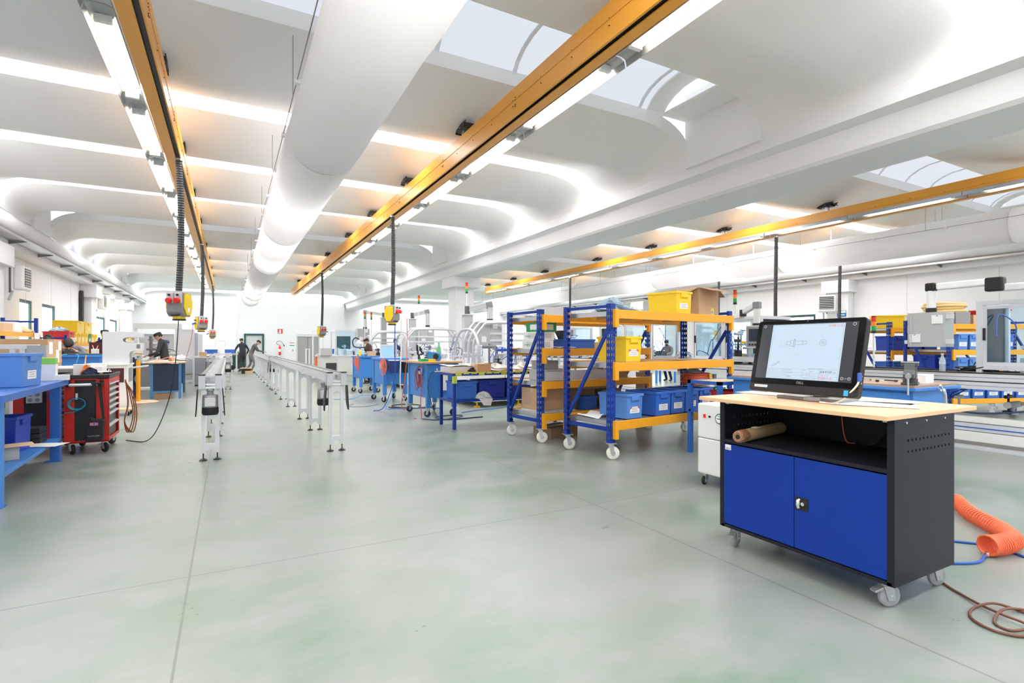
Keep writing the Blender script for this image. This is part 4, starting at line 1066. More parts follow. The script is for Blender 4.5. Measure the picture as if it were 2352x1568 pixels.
def conveyor(label, x, y0, y1, legs, motor=True, hw=.115, carriers=True, mo=(0, 0)):
    t = thing('belt_conveyor', label, 'conveyor', (x, y0, 0)); L = y1 - y0
    for sx in (-1, 1):
        p = MB(); a, b = sorted((sx * hw, sx * (hw - .045)))
        p.box(a, .07, .885, b, L - .07, .935).box(a, .07, .945, b, L - .07, .99)
        p.box(*(sorted((sx * (hw - .01), sx * (hw - .04)))[0:1]), .07, .93, sorted((sx * (hw - .01), sx * (hw - .04)))[1], L - .07, .95)
        r_ = ob('side_rail', p, M_alu_w, t, bev=.002)
        a, b = sorted((sx * (hw - .008), sx * (hw - .05)))
        ob('belt', MB().box(a, .05, .992, b, L - .05, .998), mat('belt_grey', (.10, .10, .11), .4), r_)
        a, b = sorted((sx * (hw + .005), sx * (hw - .065)))
        e = ob('end_plate', MB().box(a, -.02, .84, b, .012, 1.0).box(a, .012, .84, sorted((sx * (hw + .005), sx * (hw)))[1] if sx > 0 else a + .006, .12, 1.0), M_tray, t, bev=.003)
        ob('end_cap', MB().box(a, -.03, 1.0, b, .09, 1.012), M_black, e)
        ob('pulley', MB().cyl((a + .012, .07, .94), (b - .012, .07, .94), .045, 18), M_steel_d, e)
        a, b = sorted((sx * (hw + .005), sx * (hw - .065)))
        ob('end_plate', MB().box(a, L - .05, .86, b, L, 1.0), M_tray, t, bev=.003)
    ob('tie_bar', MB().box(-hw + .06, -.01, .845, hw - .06, .015, .865).box(-hw + .06, .0, .885, hw - .06, .03, .90), M_chrome, t)
    if carriers:
        y = .35
        while y < L - .2:
            ob('carrier', MB().box(-hw + .044, y, .955, hw - .044, y + .20, .967).cyl((0, y + .12, .96), (0, y + .12, .988), .03, 10).box(-.05, y + .02, .96, .05, y + .06, .982), M_alu, t); y += .42
    for y in legs: leg_frame(t, y - y0, .885, hw - .043)
    if motor:
        m_ = ob('drive_motor', MB().lathe([(.04, .84), (.045, .82), (.035, .81), (.035, .775), (.075, .77), (.083, .76), (.085, .62), (.08, .615)], 20, (mo[0], .03 + mo[1], 0)), M_motor, t, smooth=True)
        ob('terminal_box', MB().box(-.055 + mo[0], -.075 + mo[1], .64, .055 + mo[0], -.045 + mo[1], .74), M_lgrey, m_, bev=.005)
        ob('fan_cover', MB().lathe([(.087, .625), (.09, .56), (.078, .535), (.02, .53)], 20, (mo[0], .03 + mo[1], 0)), M_black, m_, smooth=True)
        for sx in (-1, 1):
            mb = MB().prism([(-.03, .84), (.10, .84), (.13, .60), (.06, .52), (.0, .52)], 'x', sx * (hw + .012) - .006, sx * (hw + .012) + .006)
            for v in range(len(mb.v)): vx, vy, vz = mb.v[v]; mb.v[v] = (vx + sx * .02 * (.84 - vz) / .3, vy, vz)
            ob('guard_plate', mb, M_black, t, bev=.002)
    return t
conveyor('slim aluminium belt conveyor with a motor under its end, on the left of the aisle', -.193, 7.10, 17.5, (7.14, 8.93, 10.35, 12.1, 13.9, 15.7, 17.2))
conveyor('slim aluminium belt conveyor along the right of the aisle, black guards at its end', 1.212, 6.96, 17.55, (7.0, 8.87, 10.32, 12.5, 14.3, 15.9, 17.3), mo=(-.07, .55))
conveyor('farther belt conveyor continuing the right hand line up to the bending worker', 1.19, 17.62, 28.1, (17.8, 19.2, 21, 22.8, 24.6, 26.4, 27.8))
conveyor('farther belt conveyor just right of the left hand line, near the green bin', -.03, 18.2, 28.5, (18.3, 20.2, 22.4, 24.6, 26.8))
conveyor('farther belt conveyor behind the left hand line, beside the crate stack', -.50, 19.0, 28.5, (19.3, 21.5, 23.7, 26))

# ---------------------------------------------------------------- left foreground bench
t = thing('workbench', 'blue steel workbench cut by the left edge of the photo, carrying a big blue bin', 'workbench', (-1.66, 5.85, 0), R(2.0))
ob('tabletop', MB().box(-1.3, -.12, .875, .03, 2.3, .94), M_mid_blue, t, bev=.004)
for x_, y_ in ((-.09, -.02), (-.09, 2.02), (-1.25, -.02), (-1.25, 2.02)):
    l_ = ob('leg', MB().box(x_, y_, .0, x_ + .09, y_ + .09, .875), M_sky_blue if y_ < 0 else M_mid_blue, t, bev=.004)
    ob('foot_plate', MB().box(x_ - .05, y_ - .01, 0, x_ + .1, y_ + .1, .008), M_mid_blue, l_)
ob('lower_shelf', MB().box(-1.2, .07, .24, -.0, 2.02, .275), M_sky_blue, t, bev=.003)
storage_bin('big pale blue bin standing on the blue workbench', (-2.16, 7.02, .94), R(82), .42, .86, .33, M_bin_light)
storage_bin('dark blue bin on the lower shelf of the blue workbench', (-2.18, 7.10, .275), R(86), .38, .70, .36, M_bin_dark, lab=False)
carton('small open carton on the lower shelf of the blue workbench', (-2.05, 6.45, .275), R(5), .4, .3, .24, M_card_d)
t_ = sheet('tan folder lying over the edge of the lower shelf', (-1.86, 6.6, .40), R(20), .42, .26, lines=False); t_.children[0].data.materials[0] = mat('tan_folder', (.75, .53, .32), .7)
carton('grey box under the tan folder on the lower shelf', (-1.92, 6.62, .275), R(20), .3, .24, .12, mat('grey_card', (.42, .42, .43)), tape=False)
sheet('white paper sticking out over the lower shelf edge', (-1.74, 7.35, .278), R(-20), .34, .24, lines=False)
for k in range(3):
    ob('case_body', MB().box(-.12, -.12, 0, .12, .12, .055), M_blackm, tag(thing('flat_case', '', ''), 'flat black case, %s from below in the pile behind the dark bin' % ORD[k], 'case', 'flat cases behind the bin'), bev=.01).parent.location = (-1.93, 7.62, .275 + .057 * k)
lump('plastic_film', 'white plastic film sticking out of the big pale blue bin', 'plastic film', (-2.3, 7.05, 1.14), 0, .2, .1, .20, M_clearbag, 21)
t_ = carton('white box with a green top standing behind the big blue bin on the bench', (-1.90, 7.95, .94), R(6), .24, .2, .26, M_white, tape=False)
t_ = ob('green_band', MB().box(-.121, -.101, .19, .121, .101, .262), mat('lime_band', (.25, .62, .10), .5), t_)
carton('small white box at the right end of the blue workbench', (-1.74, 7.97, .94), R(4), .14, .14, .06, M_white, tape=False)

# ---------------------------------------------------------------- red tool carts
def tool_cart(label, loc, rz, extras):
    t = thing('tool_cart', label, 'tool cart', loc, rz)
    # local: handle side is -y, drawers face +x; 0.46 wide, 0.80 deep
    x0, x1, y0, y1 = -.44, .0, 0, .82
    bd = MB(); bd.box(x0, y0, .14, x0 + .10, y1, .94).box(x0 + .10, y0 + .03, .14, x1 - .13, y0 + .05, .94).box(x1 - .13, y0, .14, x1, y0 + .05, .94)
    bd.box(x0 + .1, y0, .14, x1 - .13, y0 + .05, .165).box(x1 - .012, y0, .14, x1, y0 + .05, .94).box(x1 - .012, y1 - .05, .14, x1, y1, .94).box(x0, y1 - .02, .14, x1, y1, .94)
    bd.box(x0, y0, .14, x1, y1, .17).box(x1 - .012, y0 + .05, .14, x1, y1 - .05, .175).box(x1 - .012, y0 + .05, .875, x1, y1 - .05, .94).box(x0, y0, .92, x1, y1, .94)
    ob('body', bd, M_red, t, bev=.004)
    pf = MB().box(x0 + .10, y0 + .018, .165, x1 - .13, y0 + .03, .92)
    ob('back_panel', pf, M_blackm, t)
    hz = [.175, .31, .445, .525, .605, .685, .765, .83, .872]
    for k in range(7):
        za, zb = [(.178, .335), (.34, .49), (.495, .568), (.572, .645), (.65, .722), (.727, .798), (.803, .872)][k]
        d_ = ob('drawer', MB().box(x1 - .05, y0 + .055, za, x1 - .03, y1 - .055, zb), mat('drawer_grey', (.10, .10, .105), .4), t)
        ob('handle', MB().prism([(x1 - .03, zb - .03), (x1 + .004, zb - .022), (x1 + .006, zb - .004), (x1 - .03, zb)], 'y', y0 + .055, y1 - .055), M_alu_w, d_)
    ob('top_tray', MB().box(x0 - .005, y0 - .02, .94, x1 + .01, y1 + .02, .955).box(x0 - .005, y0 - .02, .955, x1 + .01, y0, .985).box(x0 - .005, y1, .955, x1 + .01, y1 + .02, .985).box(x0 - .005, y0, .955, x0 + .015, y1, .985).box(x1 - .01, y0, .955, x1 + .01, y1, .985), M_black, t, bev=.004)
    if extras:
        h = ob('handle', MB().cyl((x0 + .06, -.075, .865), (x1 - .09, -.075, .865), .017, 14), M_alu_w, t, smooth=True)
        for xx in (x0 + .05, x1 - .07):
            ob('bracket', MB().box(xx - .022, -.09, .84, xx + .022, .0, .89).box(xx - .022, -.035, .885, xx + .022, .0, .925), M_black, h, bev=.012)
    for cx_, cy_, yw in ((-.38, .08, R(-150)), (-.06, .08, R(-140)), (-.38, .74, R(160)), (-.06, .74, R(150))): caster(t, cx_, cy_, .14, .062, M_rubber, yw, M_grey, wd=.035, plate=.04, brake=cy_ < .5)
    return t
tool_cart('red tool cart with seven drawers, a hanging hose and a shoulder bag on its end', (-1.335, 8.25, 0), R(1), True)
tool_cart('second red tool cart, mostly hidden behind the blue workbench', (-1.845, 8.40, 0), R(1), False)
t = thing('hose_coil', 'teal air hose coiled on the end of the red tool cart', 'air hose', (-1.645, 8.235, .63))
mb = MB()
for k in range(4): mb.tube([((.075 + .004 * k) * math.cos(2 * math.pi * i / 24), -.008 - .009 * k, (.062 + .004 * k) * math.sin(2 * math.pi * i / 24)) for i in range(24)], .0045, 6, closed=True)
mb.tube(spline([(.07, -.02, -.02), (.03, -.03, -.07), (-.03, -.03, -.095), (-.11, -.03, -.105)], 6), .0045, 6)
ob('coil', mb, M_hose_g, t, smooth=True)
ob('hanger_strap', MB().box(-.012, -.03, .055, .008, -.006, .13), M_lgrey, t)
t = thing('shoulder_bag', 'black shoulder bag with a small red and blue flag patch, hung from the cart handle', 'bag', (-1.462, 8.15, .17))
pf = [(-.085, .0), (.085, .0), (.098, .09), (.095, .15), (.105, .25), (.08, .275), (.0, .27), (-.03, .31), (-.055, .27), (-.085, .18)]
ob('bag_body', MB().prism(pf, 'y', -.045, .045), mat('black_nylon', (.018, .018, .022), .8, bump=.4, bscale=18), t, bev=.02)
ob('flap', MB().box(-.075, -.052, .09, .09, -.045, .185), mat('black_nylon', (.018, .018, .022)), t, bev=.006)
fl = MB().box(-.035, -.053, .195, .045, -.046, .235); fc = MB().box(-.035, -.0545, .211, .045, -.053, .219).box(.0, -.0545, .195, .012, -.053, .235); fw = MB().box(-.035, -.054, .208, .045, -.053, .222).box(-.003, -.054, .195, .015, -.053, .235)
multi('flag_patch', [(fl, M_redprint), (fw, M_paper), (fc, M_hose_b)], t)
text('lettering', 'NAPAPIJRI', .026, M_grey, t, (.0, -.0455, .068), (R(90), 0, 0), .0006)
st = MB()
for dx, x2 in ((.0, -.02), (.05, .095)): st.add([(dx - .02 + .0, -.005 + o_, .71) for o_ in (0, .004)] + [(dx + .02, -.005 + o_, .71) for o_ in (0, .004)] + [(x2 - .014, -.03 + o_, .27) for o_ in (0, .004)] + [(x2 + .014, -.03 + o_, .27) for o_ in (0, .004)], [(0, 2, 6, 4), (1, 5, 7, 3), (0, 4, 5, 1), (2, 3, 7, 6)])
st.box(-.03, -.02, .70, .08, .045, .72)
ob('strap', st, mat('black_nylon', (.018, .018, .022)), t)
# things on the red cart
carton('white tub with a red side print on the red tool cart tray', (-1.66, 8.55, .955), R(10), .17, .17, .15, M_white, tape=False, name='white_tub', cat='tub')
lump('cloth_bundle', 'dark blue cloth heaped on the near edge of the red tool cart', 'cloth', (-1.55, 8.40, .955), 0, .10, .07, .10, mat('dark_blue_cloth', (.008, .012, .05), .9), 31)
lump('cloth_bundle', 'orange rag beside the white tub on the red tool cart', 'cloth', (-1.60, 8.46, .955), 0, .06, .05, .13, mat('orange_rag', (.90, .22, .03), .8), 33)
t = thing('wooden_brush', 'wooden brush handle standing in the white tub', 'brush', (-1.64, 8.60, 1.105)); ob('handle', MB().cyl((0, 0, 0), (.012, 0, .12), .009, 8, .007), M_wood, t)
t = thing('torch_tool', 'small chrome hand tool lying on the red tool cart', 'tool', (-1.42, 8.50, .955), R(5)); ob('barrel', MB().cyl((-.07, 0, .05), (.07, 0, .055), .01, 10).cyl((.05, 0, .05), (.05, 0, .09), .014, 10), M_chrome, t); ob('stand', MB().box(-.05, -.02, 0, -.02, .02, .045), M_card, t)
t = thing('socket_box', 'grey power socket box on the side of the second red cart', 'socket box', (-2.08, 8.37, .72)); ob('plate', MB().box(-.075, -.03, -.07, .075, .0, .07), M_lgrey, t, bev=.01)
for a in (-.035, .035):
    for b in (-.032, .032): ob('socket', MB().cyl((a, -.03, b), (a, -.034, b), .022, 14), M_grey, t)
t = thing('blue_plug', 'blue plug with an orange lead hanging under the bench edge', 'plug', (-1.93, 8.40, .68)); ob('plug_body', MB().cyl((0, -.02, 0), (0, -.02, .11), .02, 12).cyl((0, -.02, .03), (0, -.02, .06), .028, 12), M_hose_b, t); ob('lead', MB().tube(spline([(0, -.02, .11), (.02, -.02, .17), (.05, -.01, .22)], 5), .007, 6), M_hose_o, t)

# ---------------------------------------------------------------- left machines and benches
t = thing('press_frame', 'light grey C shaped press frame on a white base with a maroon panel', 'machine', (-1.95, 12.9, 0))
cp_ = [(-.24, .99), (.20, .99), (.20, 1.10), (.19, 1.16), (.21, 1.22), (.26, 1.245), (.40, 1.245), (.40, 1.40), (.16, 1.40), (.10, 1.42), (.085, 1.455), (.10, 1.49), (.16, 1.51), (.40, 1.51), (.40, 1.60), (.35, 1.60), (.35, 1.625), (-.24, 1.625)]
for k, yy in enumerate((0, .30)):
    pl = ob('frame_plate', MB().prism(cp_, 'y', yy, yy + .04), mat('press_grey', (.66, .67, .70), .45), t, bev=.003)
    ob('window_slot', MB().box(.31, yy - .002, 1.29, .37, yy, 1.37), M_steel_d, pl)
ob('spacer_plate', MB().box(-.24, .04, 1.0, -.2, .30, 1.62).box(-.2, .04, 1.58, .30, .30, 1.62).box(.36, .04, 1.25, .40, .30, 1.39), mat('press_grey', (.66, .67, .70)), t)
bs = ob('base_cabinet', MB().box(-.50, -.10, .0, .18, .55, .97).box(-.52, -.12, .955, .20, .57, .99), M_white, t, bev=.006)
ob('maroon_panel', MB().box(-.44, -.106, .62, .12, -.098, .90), M_maroon, bs)
ob('side_opening', MB().box(.178, .0, .62, .186, .45, .90), M_grey, bs)
t = thing('folding_table', 'small grey folding table with cables beside the red tool cart', 'table', (-1.88, 14.05, 0))
ob('tabletop', MB().prism([(-.35, .80), (.28, .88), (.28, .91), (-.35, .83)], 'y', -.15, .35), M_lgrey, t, bev=.004)
for x_, y_ in ((-.32, -.1), (-.32, .3), (-.10, -.1), (-.10, .3)): ob('leg', MB().box(x_, y_, 0, x_ + .03, y_ + .03, .82 + .03), M_lgrey, t)
t = thing('orange_post', 'orange steel post on a round base with a wooden block on top', 'post', (-1.885, 15.1, 0))
ob('base_disc', MB().lathe([(.40, 0), (.41, .012), (.36, .03), (.05, .035)], 24), mat('raw_wood_disc', (.80, .52, .36), .6), t)
ob('post', MB().cyl((0, 0, .03), (0, 0, 1.0), .045, 16), mat('post_orange', (.90, .38, .01), .4), t, smooth=True)
ob('upper_tube', MB().cyl((0, 0, 1.0), (0, 0, 1.15), .03, 14), mat('teal_tube', (.25, .45, .48), .4), t)
ob('head_block', MB().box(-.09, -.08, 1.16, .09, .08, 1.22).box(-.06, -.06, 1.10, .08, .06, 1.16), mat('pale_block', (.72, .62, .45), .6), t, bev=.005)
t = thing('wheeled_dolly', 'small plywood dolly on black wheels behind the red tool cart', 'dolly', (-1.82, 12.5, 0)); ob('board', MB().box(-.22, -.16, .11, .16, .2, .13), M_wood, t)
for x_, y_ in ((-.18, -.12), (.12, -.12), (-.18, .16), (.12, .16)): caster(t, x_, y_, .11, .045, M_rubber, R(30), wd=.025, plate=.03)
t = thing('hose_loop', 'brown hoses hanging in loops at the rear of the red tool cart', 'hose', (-1.29, 9.12, .12))
mb = MB()
for k in range(3): mb.tube(spline([(.0, 0, .75 - .02 * k), (.05 + .02 * k, 0, .55), (.09 + .02 * k, .02 * k, .25), (.03 + .03 * k, 0, .0), (-.01, .01, .16), (.03, .02 * k, .4), (.01, 0, .7)], 6), .008, 6)
ob('loops', mb, mat('rust_hose', (.30, .08, .035), .5), t, smooth=True)
# dark workbench
t = thing('workbench', 'workbench with a navy front panel, blue legs and a wooden top, left of the aisle', 'workbench', (-1.37, 15.8, 0), R(1))
ob('tabletop', MB().box(-.42, -.06, .90, .38, 1.98, .94), M_wood, t, bev=.004)
ob('top_mat', MB().box(-.40, -.04, .94, .36, 1.95, .946), M_lgrey, t)
for x_, y_ in ((-.36, 0), (.24, 0), (-.36, 1.88), (.24, 1.88)): ob('leg', MB().box(x_, y_, 0, x_ + .06, y_ + .06, .90), mat('steel_blue_leg', (.06, .20, .42), .45), t)
ob('front_panel', MB().box(-.30, .01, .20, .24, .04, .88), M_darkpanel, t); ob('cross_rail', MB().box(-.30, .0, .16, .24, .05, .20), mat('steel_blue_leg', (.06, .20, .42)), t)
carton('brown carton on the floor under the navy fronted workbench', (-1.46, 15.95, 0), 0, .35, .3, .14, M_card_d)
lump('cloth_bundle', 'pile of white rags and parts on the wooden top of the navy fronted workbench', 'rags', (-1.15, 16.7, .946), 0, .22, .5, .13, mat('rag_white', (.72, .72, .70), .8), 41, rough=.5)
t = thing('orange_folder', 'orange folder propped on the navy fronted workbench', 'folder', (-1.5, 16.2, .946), R(10)); ob('cover', MB().prism([(-.2, .0), (.12, .10), (.14, .11), (.2, .0), (.19, 0), (.13, .095), (-.19, 0)], 'y', -.1, .1), mat('orange_card', (.92, .25, .05), .5), t)
carton('small tan box on the navy fronted workbench', (-1.32, 16.25, .946), R(10), .12, .1, .09, mat('tan_box', (.65, .42, .25)), tape=False)
# machine with upper frame and worker behind
def frame_box(t, nm, x0, y0, z0, x1, y1, z1, s_, m, skip=()):
    def q(*a): ob(nm, MB().box(*a), m, t)
    for x_ in (x0, x1 - s_):
        for y_ in (y0, y1 - s_): q(x_, y_, z0, x_ + s_, y_ + s_, z1)
    for z_ in (z0, z1 - s_) if 'b' not in skip else (z1 - s_,):
        for y_ in (y0, y1 - s_): q(x0 + s_, y_, z_, x1 - s_, y_ + s_, z_ + s_)
        for x_ in (x0, x1 - s_): q(x_, y0 + s_, z_, x_ + s_, y1 - s_, z_ + s_)
def clutter(t, x0, y0, z0, x1, y1, h_, n, seed, mats=None):
    """working units of a machine: blocks on columns, cylinders, tubes; one mesh per unit"""
    rnd = random.Random(seed); mats = mats or [M_alu, M_lgrey, M_blackm, M_steel, M_alu_w, M_white]
    for k in range(n):
        x, y = rnd.uniform(x0, x1), rnd.uniform(y0, y1); m = rnd.choice(mats); mb = MB(); hh = h_ * rnd.uniform(.35, 1)
        w_ = rnd.uniform(.03, .09)
        kind = rnd.random()
        if kind < .4: mb.box(x - w_, y - w_ * .8, z0, x + w_, y + w_ * .8, z0 + hh * .5).cyl((x, y, z0 + hh * .5), (x, y, z0 + hh), w_ * .35, 10).box(x - w_ * 1.5, y - w_ * .5, z0 + hh * .8, x + w_ * .7, y + w_ * .5, z0 + hh * .92)
        elif kind < .7: mb.cyl((x, y, z0), (x, y, z0 + hh), w_ * .3, 10).cyl((x - w_ * 2, y, z0 + hh * .85), (x + w_ * 2, y, z0 + hh * .85), w_ * .5, 12).box(x - w_, y - w_, z0, x + w_, y + w_, z0 + .04)
        else: mb.lathe([(w_, z0), (w_, z0 + hh * .3), (w_ * .6, z0 + hh * .34), (w_ * .6, z0 + hh * .6), (w_ * .9, z0 + hh * .62), (w_ * .9, z0 + hh * .75)], 14, (x, y, 0)).box(x - w_ * .3, y - w_ * 1.4, z0 + hh * .4, x + w_ * .3, y + w_ * 1.4, z0 + hh * .55)
        ob('working_unit', mb, m, t, smooth=False)
    for k in range(max(2, n // 4)):
        x, y = rnd.uniform(x0, x1), rnd.uniform(y0, y1); c = rnd.choice([M_hose_b, M_rubber, M_hose_b])
        ob('air_tube', MB().tube(spline([(x, y, z0 + .02), (x + .05, y, z0 + h_ * .7), (x + rnd.uniform(-.2, .25), y + rnd.uniform(-.2, .2), z0 + h_ * rnd.uniform(.7, 1.1)), (x + rnd.uniform(-.3, .3), y + .1, z0 + h_ * .3)], 6), .008, 6), c, t)
t = thing('assembly_machine', 'white framed assembly machine with a tall fixture, behind the navy fronted workbench', 'machine', (-2.0, 18.75, 0))
ob('base_frame', MB().box(-.55, 0, .03, .55, .04, .09).box(-.55, 0, .86, .6, .9, .93).box(-.55, 0, .09, -.48, .07, .86).box(.46, 0, .09, .53, .07, .86).box(-.55, .8, .03, -.48, .87, .86).box(.46, .8, .03, .53, .87, .86), M_white, t, bev=.005)
ob('dark_cabinet', MB().box(-.47, .1, .12, .45, .8, .80), M_grey, t)
ob('upper_beam', MB().box(-.5, .3, 1.86, .72, .5, 2.02), M_white, t, bev=.006)
for x_ in (-.48, .62): ob('upper_post', MB().box(x_, .35, .93, x_ + .07, .45, 1.86), M_alu_w, t)
ob('back_plate', MB().box(-.4, .6, 1.05, .5, .63, 1.7), M_lgrey, t)
ob('fixture_column', MB().cyl((-.05, .15, .93), (-.05, .15, 1.62), .045, 14).box(-.16, .1, 1.2, .06, .2, 1.26).box(-.12, .1, 1.5, .02, .2, 1.54), M_steel_d, t)
clutter(t, -.4, .1, .93, .55, .5, .35, 9, 5)
clutter(t, -.35, .55, 1.3, .45, .6, .25, 4, 6)
t = thing('sheet_panel', 'white panelled enclosure beside the left machine, seen behind the hanging cable', 'panel', (-1.26, 20, 0))
ob('panel_face', MB().box(-.22, 0, .97, .22, .03, 1.83), mat('panel_white', (.78, .78, .82), .5), t)
for x_ in (-.27, .22): ob('post', MB().box(x_, -.02, 0, x_ + .05, .05, 1.88), M_alu_w, t)
ob('rail', MB().box(-.22, -.02, 1.83, .22, .05, 1.88).box(-.22, -.02, .90, .22, .05, .97), M_alu_w, t)
t = thing('grey_cabinet', 'tall grey cabinet standing farther back left of the aisle', 'cabinet', (-1.3, 24.5, 0)); ob('body', MB().box(-.25, 0, 0, .2, .5, 1.85), mat('cab_grey', (.33, .35, .40), .5), t, bev=.01); ob('side_strip', MB().box(.2, 0, .1, .36, .5, 1.8), M_lgrey, t)
t = thing('work_table', 'dark legged work table with boxes on its shelf, beyond the navy fronted workbench', 'table', (-1.05, 22.0, 0)); ob('tabletop', MB().box(-.5, 0, .9, .35, .8, .95), M_lgrey, t)
for x_, y_ in ((-.45, .02), (.2, .02), (-.45, .7), (.2, .7)): ob('leg', MB().box(x_, y_, 0, x_ + .07, y_ + .07, .9), mat('steel_blue_dark', (.03, .06, .16), .5), t)
ob('lower_shelf', MB().box(-.45, .05, .3, .27, .75, .33), M_card_d, t)
carton('brown carton on the dark legged work table', (-.83, 22.2, .95), 0, .24, .3, .16, mat('tan_box', (.65, .42, .25)), tape=False)
for k in range(9):
    tag(ob('stacked_crate', MB().box(-.2, -.25, 0, .2, .25, .085).box(-.21, -.26, .085, .21, .26, .098), mat('crate_grey', (.36, .37, .42), .5), None), 'grey flat crate, %s from below in the stack left of the far conveyors' % ORD[k], 'crate', 'grey crates stacked by the far conveyors').location = (-.83, 20.6 + .01 * (k % 2), .04 + .1 * k)
tag(ob('crate_base', MB().box(-.22, -.27, 0, .22, .27, .04), M_blackm), 'low black base under the grey crate stack', 'base').location = (-.83, 20.6, 0)
for k, (x_, y_) in enumerate(((-.75, 29.3), (.0, 29.6))): storage_bin('blue bin on the far table at the end of the aisle, %s one' % ('left', 'right')[k], (x_, y_, .95), 0, .55, .4, .2, M_bin_blue, lab=False)
t = thing('work_table', 'low far table with blue bins at the end of the left conveyors', 'table', (-.4, 29.5, 0)); ob('tabletop', MB().box(-.8, -.4, .9, .8, .4, .95), M_lgrey, t)
for x_ in (-.75, .7):
    for y_ in (-.35, .3): ob('leg', MB().box(x_, y_, 0, x_ + .05, y_ + .05, .9), M_alu_w, t)
t = thing('desk_screen', 'white upright panel with a thin frame on the far table', 'panel', (-.38, 29.4, .95)); ob('panel_face', MB().box(-.2, 0, .0, .2, .03, .38), M_white, t, bev=.004); ob('frame_rod', MB().tube([(-.2, .015, .38), (-.2, .015, .62), (.2, .015, .62), (.2, .015, .38)], .006, 6), M_grey, t)

# blue trolley with people behind it, long carton, aluminium frame
def blue_cart(label, x, y, sx, sy, ztop, zb, m, wood=None, rz=0.0, wheel=M_rubber):
    t = thing('blue_trolley', label, 'trolley', (x, y, 0), rz)
    ob('body', MB().box(0, 0, zb, sx, .01, ztop - .05).box(0, 0, zb, .01, sy, ztop - .05).box(sx - .01, 0, zb, sx, sy, ztop - .05).box(0, sy - .01, zb, sx, sy, ztop - .05).box(0, 0, zb, sx, sy, zb + .01), m, t)
    for x_ in (0, sx):
        for y_ in (0, sy):
            a, b = x_ - .015 - (.05 if x_ else 0), y_ - .015 - (.05 if y_ else 0)
            ob('leg', MB().box(a, b, .17, a + .08, b + .08, ztop - .045), m, t, bev=.004)
            caster(t, a + .04, b + .04, .172, .065, wheel, R(40 + 70 * x_ + 50 * y_), M_grey, wd=.035, plate=.045)
    ob('rim', MB().box(-.04, -.04, ztop - .05, sx + .04, sy + .04, ztop - (.02 if wood else 0)), m, t, bev=.005)
    if wood: ob('tabletop', MB().prism([(-.10, -.02), (.02, -.10), (sx + .1, -.10), (sx + .1, sy + .1), (-.1, sy + .1)], 'z', ztop - .02, ztop + .015), wood, t, bev=.003)
    return t
blue_cart('sky blue trolley on the left, with two workers leaning over it', -3.1, 13.6, .80, .9, 1.16, .40, M_sky_blue)
tag(ob('rubber_mat', MB().box(-3.13, 13.57, 1.161, -2.27, 14.53, 1.175), M_black), 'black mat on the sky blue trolley under the workers hands', 'mat')
t = thing('tool_pot', 'white pot of brushes on the sky blue trolley', 'pot', (-2.5, 14.0, 1.176)); ob('pot', MB().box(-.06, -.06, 0, .06, .06, .10), M_white, t, bev=.006); ob('brushes', MB().cyl((-.02, 0, .09), (-.05, .02, .18), .007, 6).cyl((.02, 0, .09), (.05, 0, .17), .007, 6), M_wood, t)
tag(ob('air_tubes', MB().tube(spline([(-3.01, 13.55, 1.14), (-2.98, 13.47, 1.09), (-2.99, 13.47, 0.84), (-3.01, 13.49, 0.54)], 6), .007, 6).tube(spline([(-2.87, 13.55, 1.17), (-2.95, 13.45, 1.12), (-3.00, 13.43, 0.79)], 6), .006, 6).tube(spline([(-2.73, 13.55, 1.17), (-2.67, 13.45, 1.12), (-2.77, 13.43, 0.76)], 6), .007, 6), mat('cyan_tube', (.12, .50, .75), .4)), 'cyan air tubes drooping over the front of the sky blue trolley', 'air tube')
t = thing('brown_screen', 'dark brown monitor back standing behind the sky blue trolley', 'monitor', (-2.57, 14.75, .0)); ob('screen_back', MB().box(-.17, 0, 1.13, .12, .03, 1.42), M_maroon, t); ob('stand', MB().box(-.06, 0, .0, .0, .04, 1.13).box(-.2, -.1, 0, .15, .14, .02), M_black, t)
t = carton('long brown carton with white labels, a teal strap and orange tape, at the far left', (-3.22, 10.37, 1.02), 0, 1.76, .74, .42)
ob('strap', MB().box(.30, -.374, -.002, .335, .374, .423), mat('teal_strap', (.05, .25, .24), .4), t)
ob('shipping_label', MB().box(.8805, -.30, .20, .882, -.12, .38), M_paper, t); ob('shipping_label', MB().box(.8805, .06, .06, .882, .22, .26).box(.8805, .18, .25, .882, .34, .39), M_paper, t); ob('warning_tape', MB().box(.8802, -.37, .06, .8815, .37, .12), mat('orange_tape', (.9, .25, .10), .4), t)
t = thing('bench_stand', 'light grey stand carrying the long brown carton', 'stand', (-3.2, 10.37, 0)); ob('top', MB().box(-.85, -.35, .97, .85, .35, 1.018), M_lgrey, t)
for x_ in (-.8, .74):
    for y_ in (-.32, .26): ob('leg', MB().box(x_, y_, 0, x_ + .06, y_ + .06, .97), M_lgrey, t)
t = thing('aluminium_frame', 'aluminium profile frame in front of the long brown carton', 'frame', (-2.9, 9.35, 0))
for x_ in (-.75, -.25, -.12, .32, .42): ob('post', MB().box(x_, 0, 0, x_ + .06, .06, 1.30), M_alu_w, t)
ob('top_rail', MB().box(-.8, -.01, 1.30, .62, .07, 1.36), M_alu_w, t, bev=.003); ob('mid_rail', MB().box(-.8, 0, .95, .62, .06, 1.0), M_alu_w, t)
ob('grey_plate', MB().box(.50, -.015, 1.0, .70, .08, 1.35), mat('plate_grey', (.45, .46, .50), .4), t)
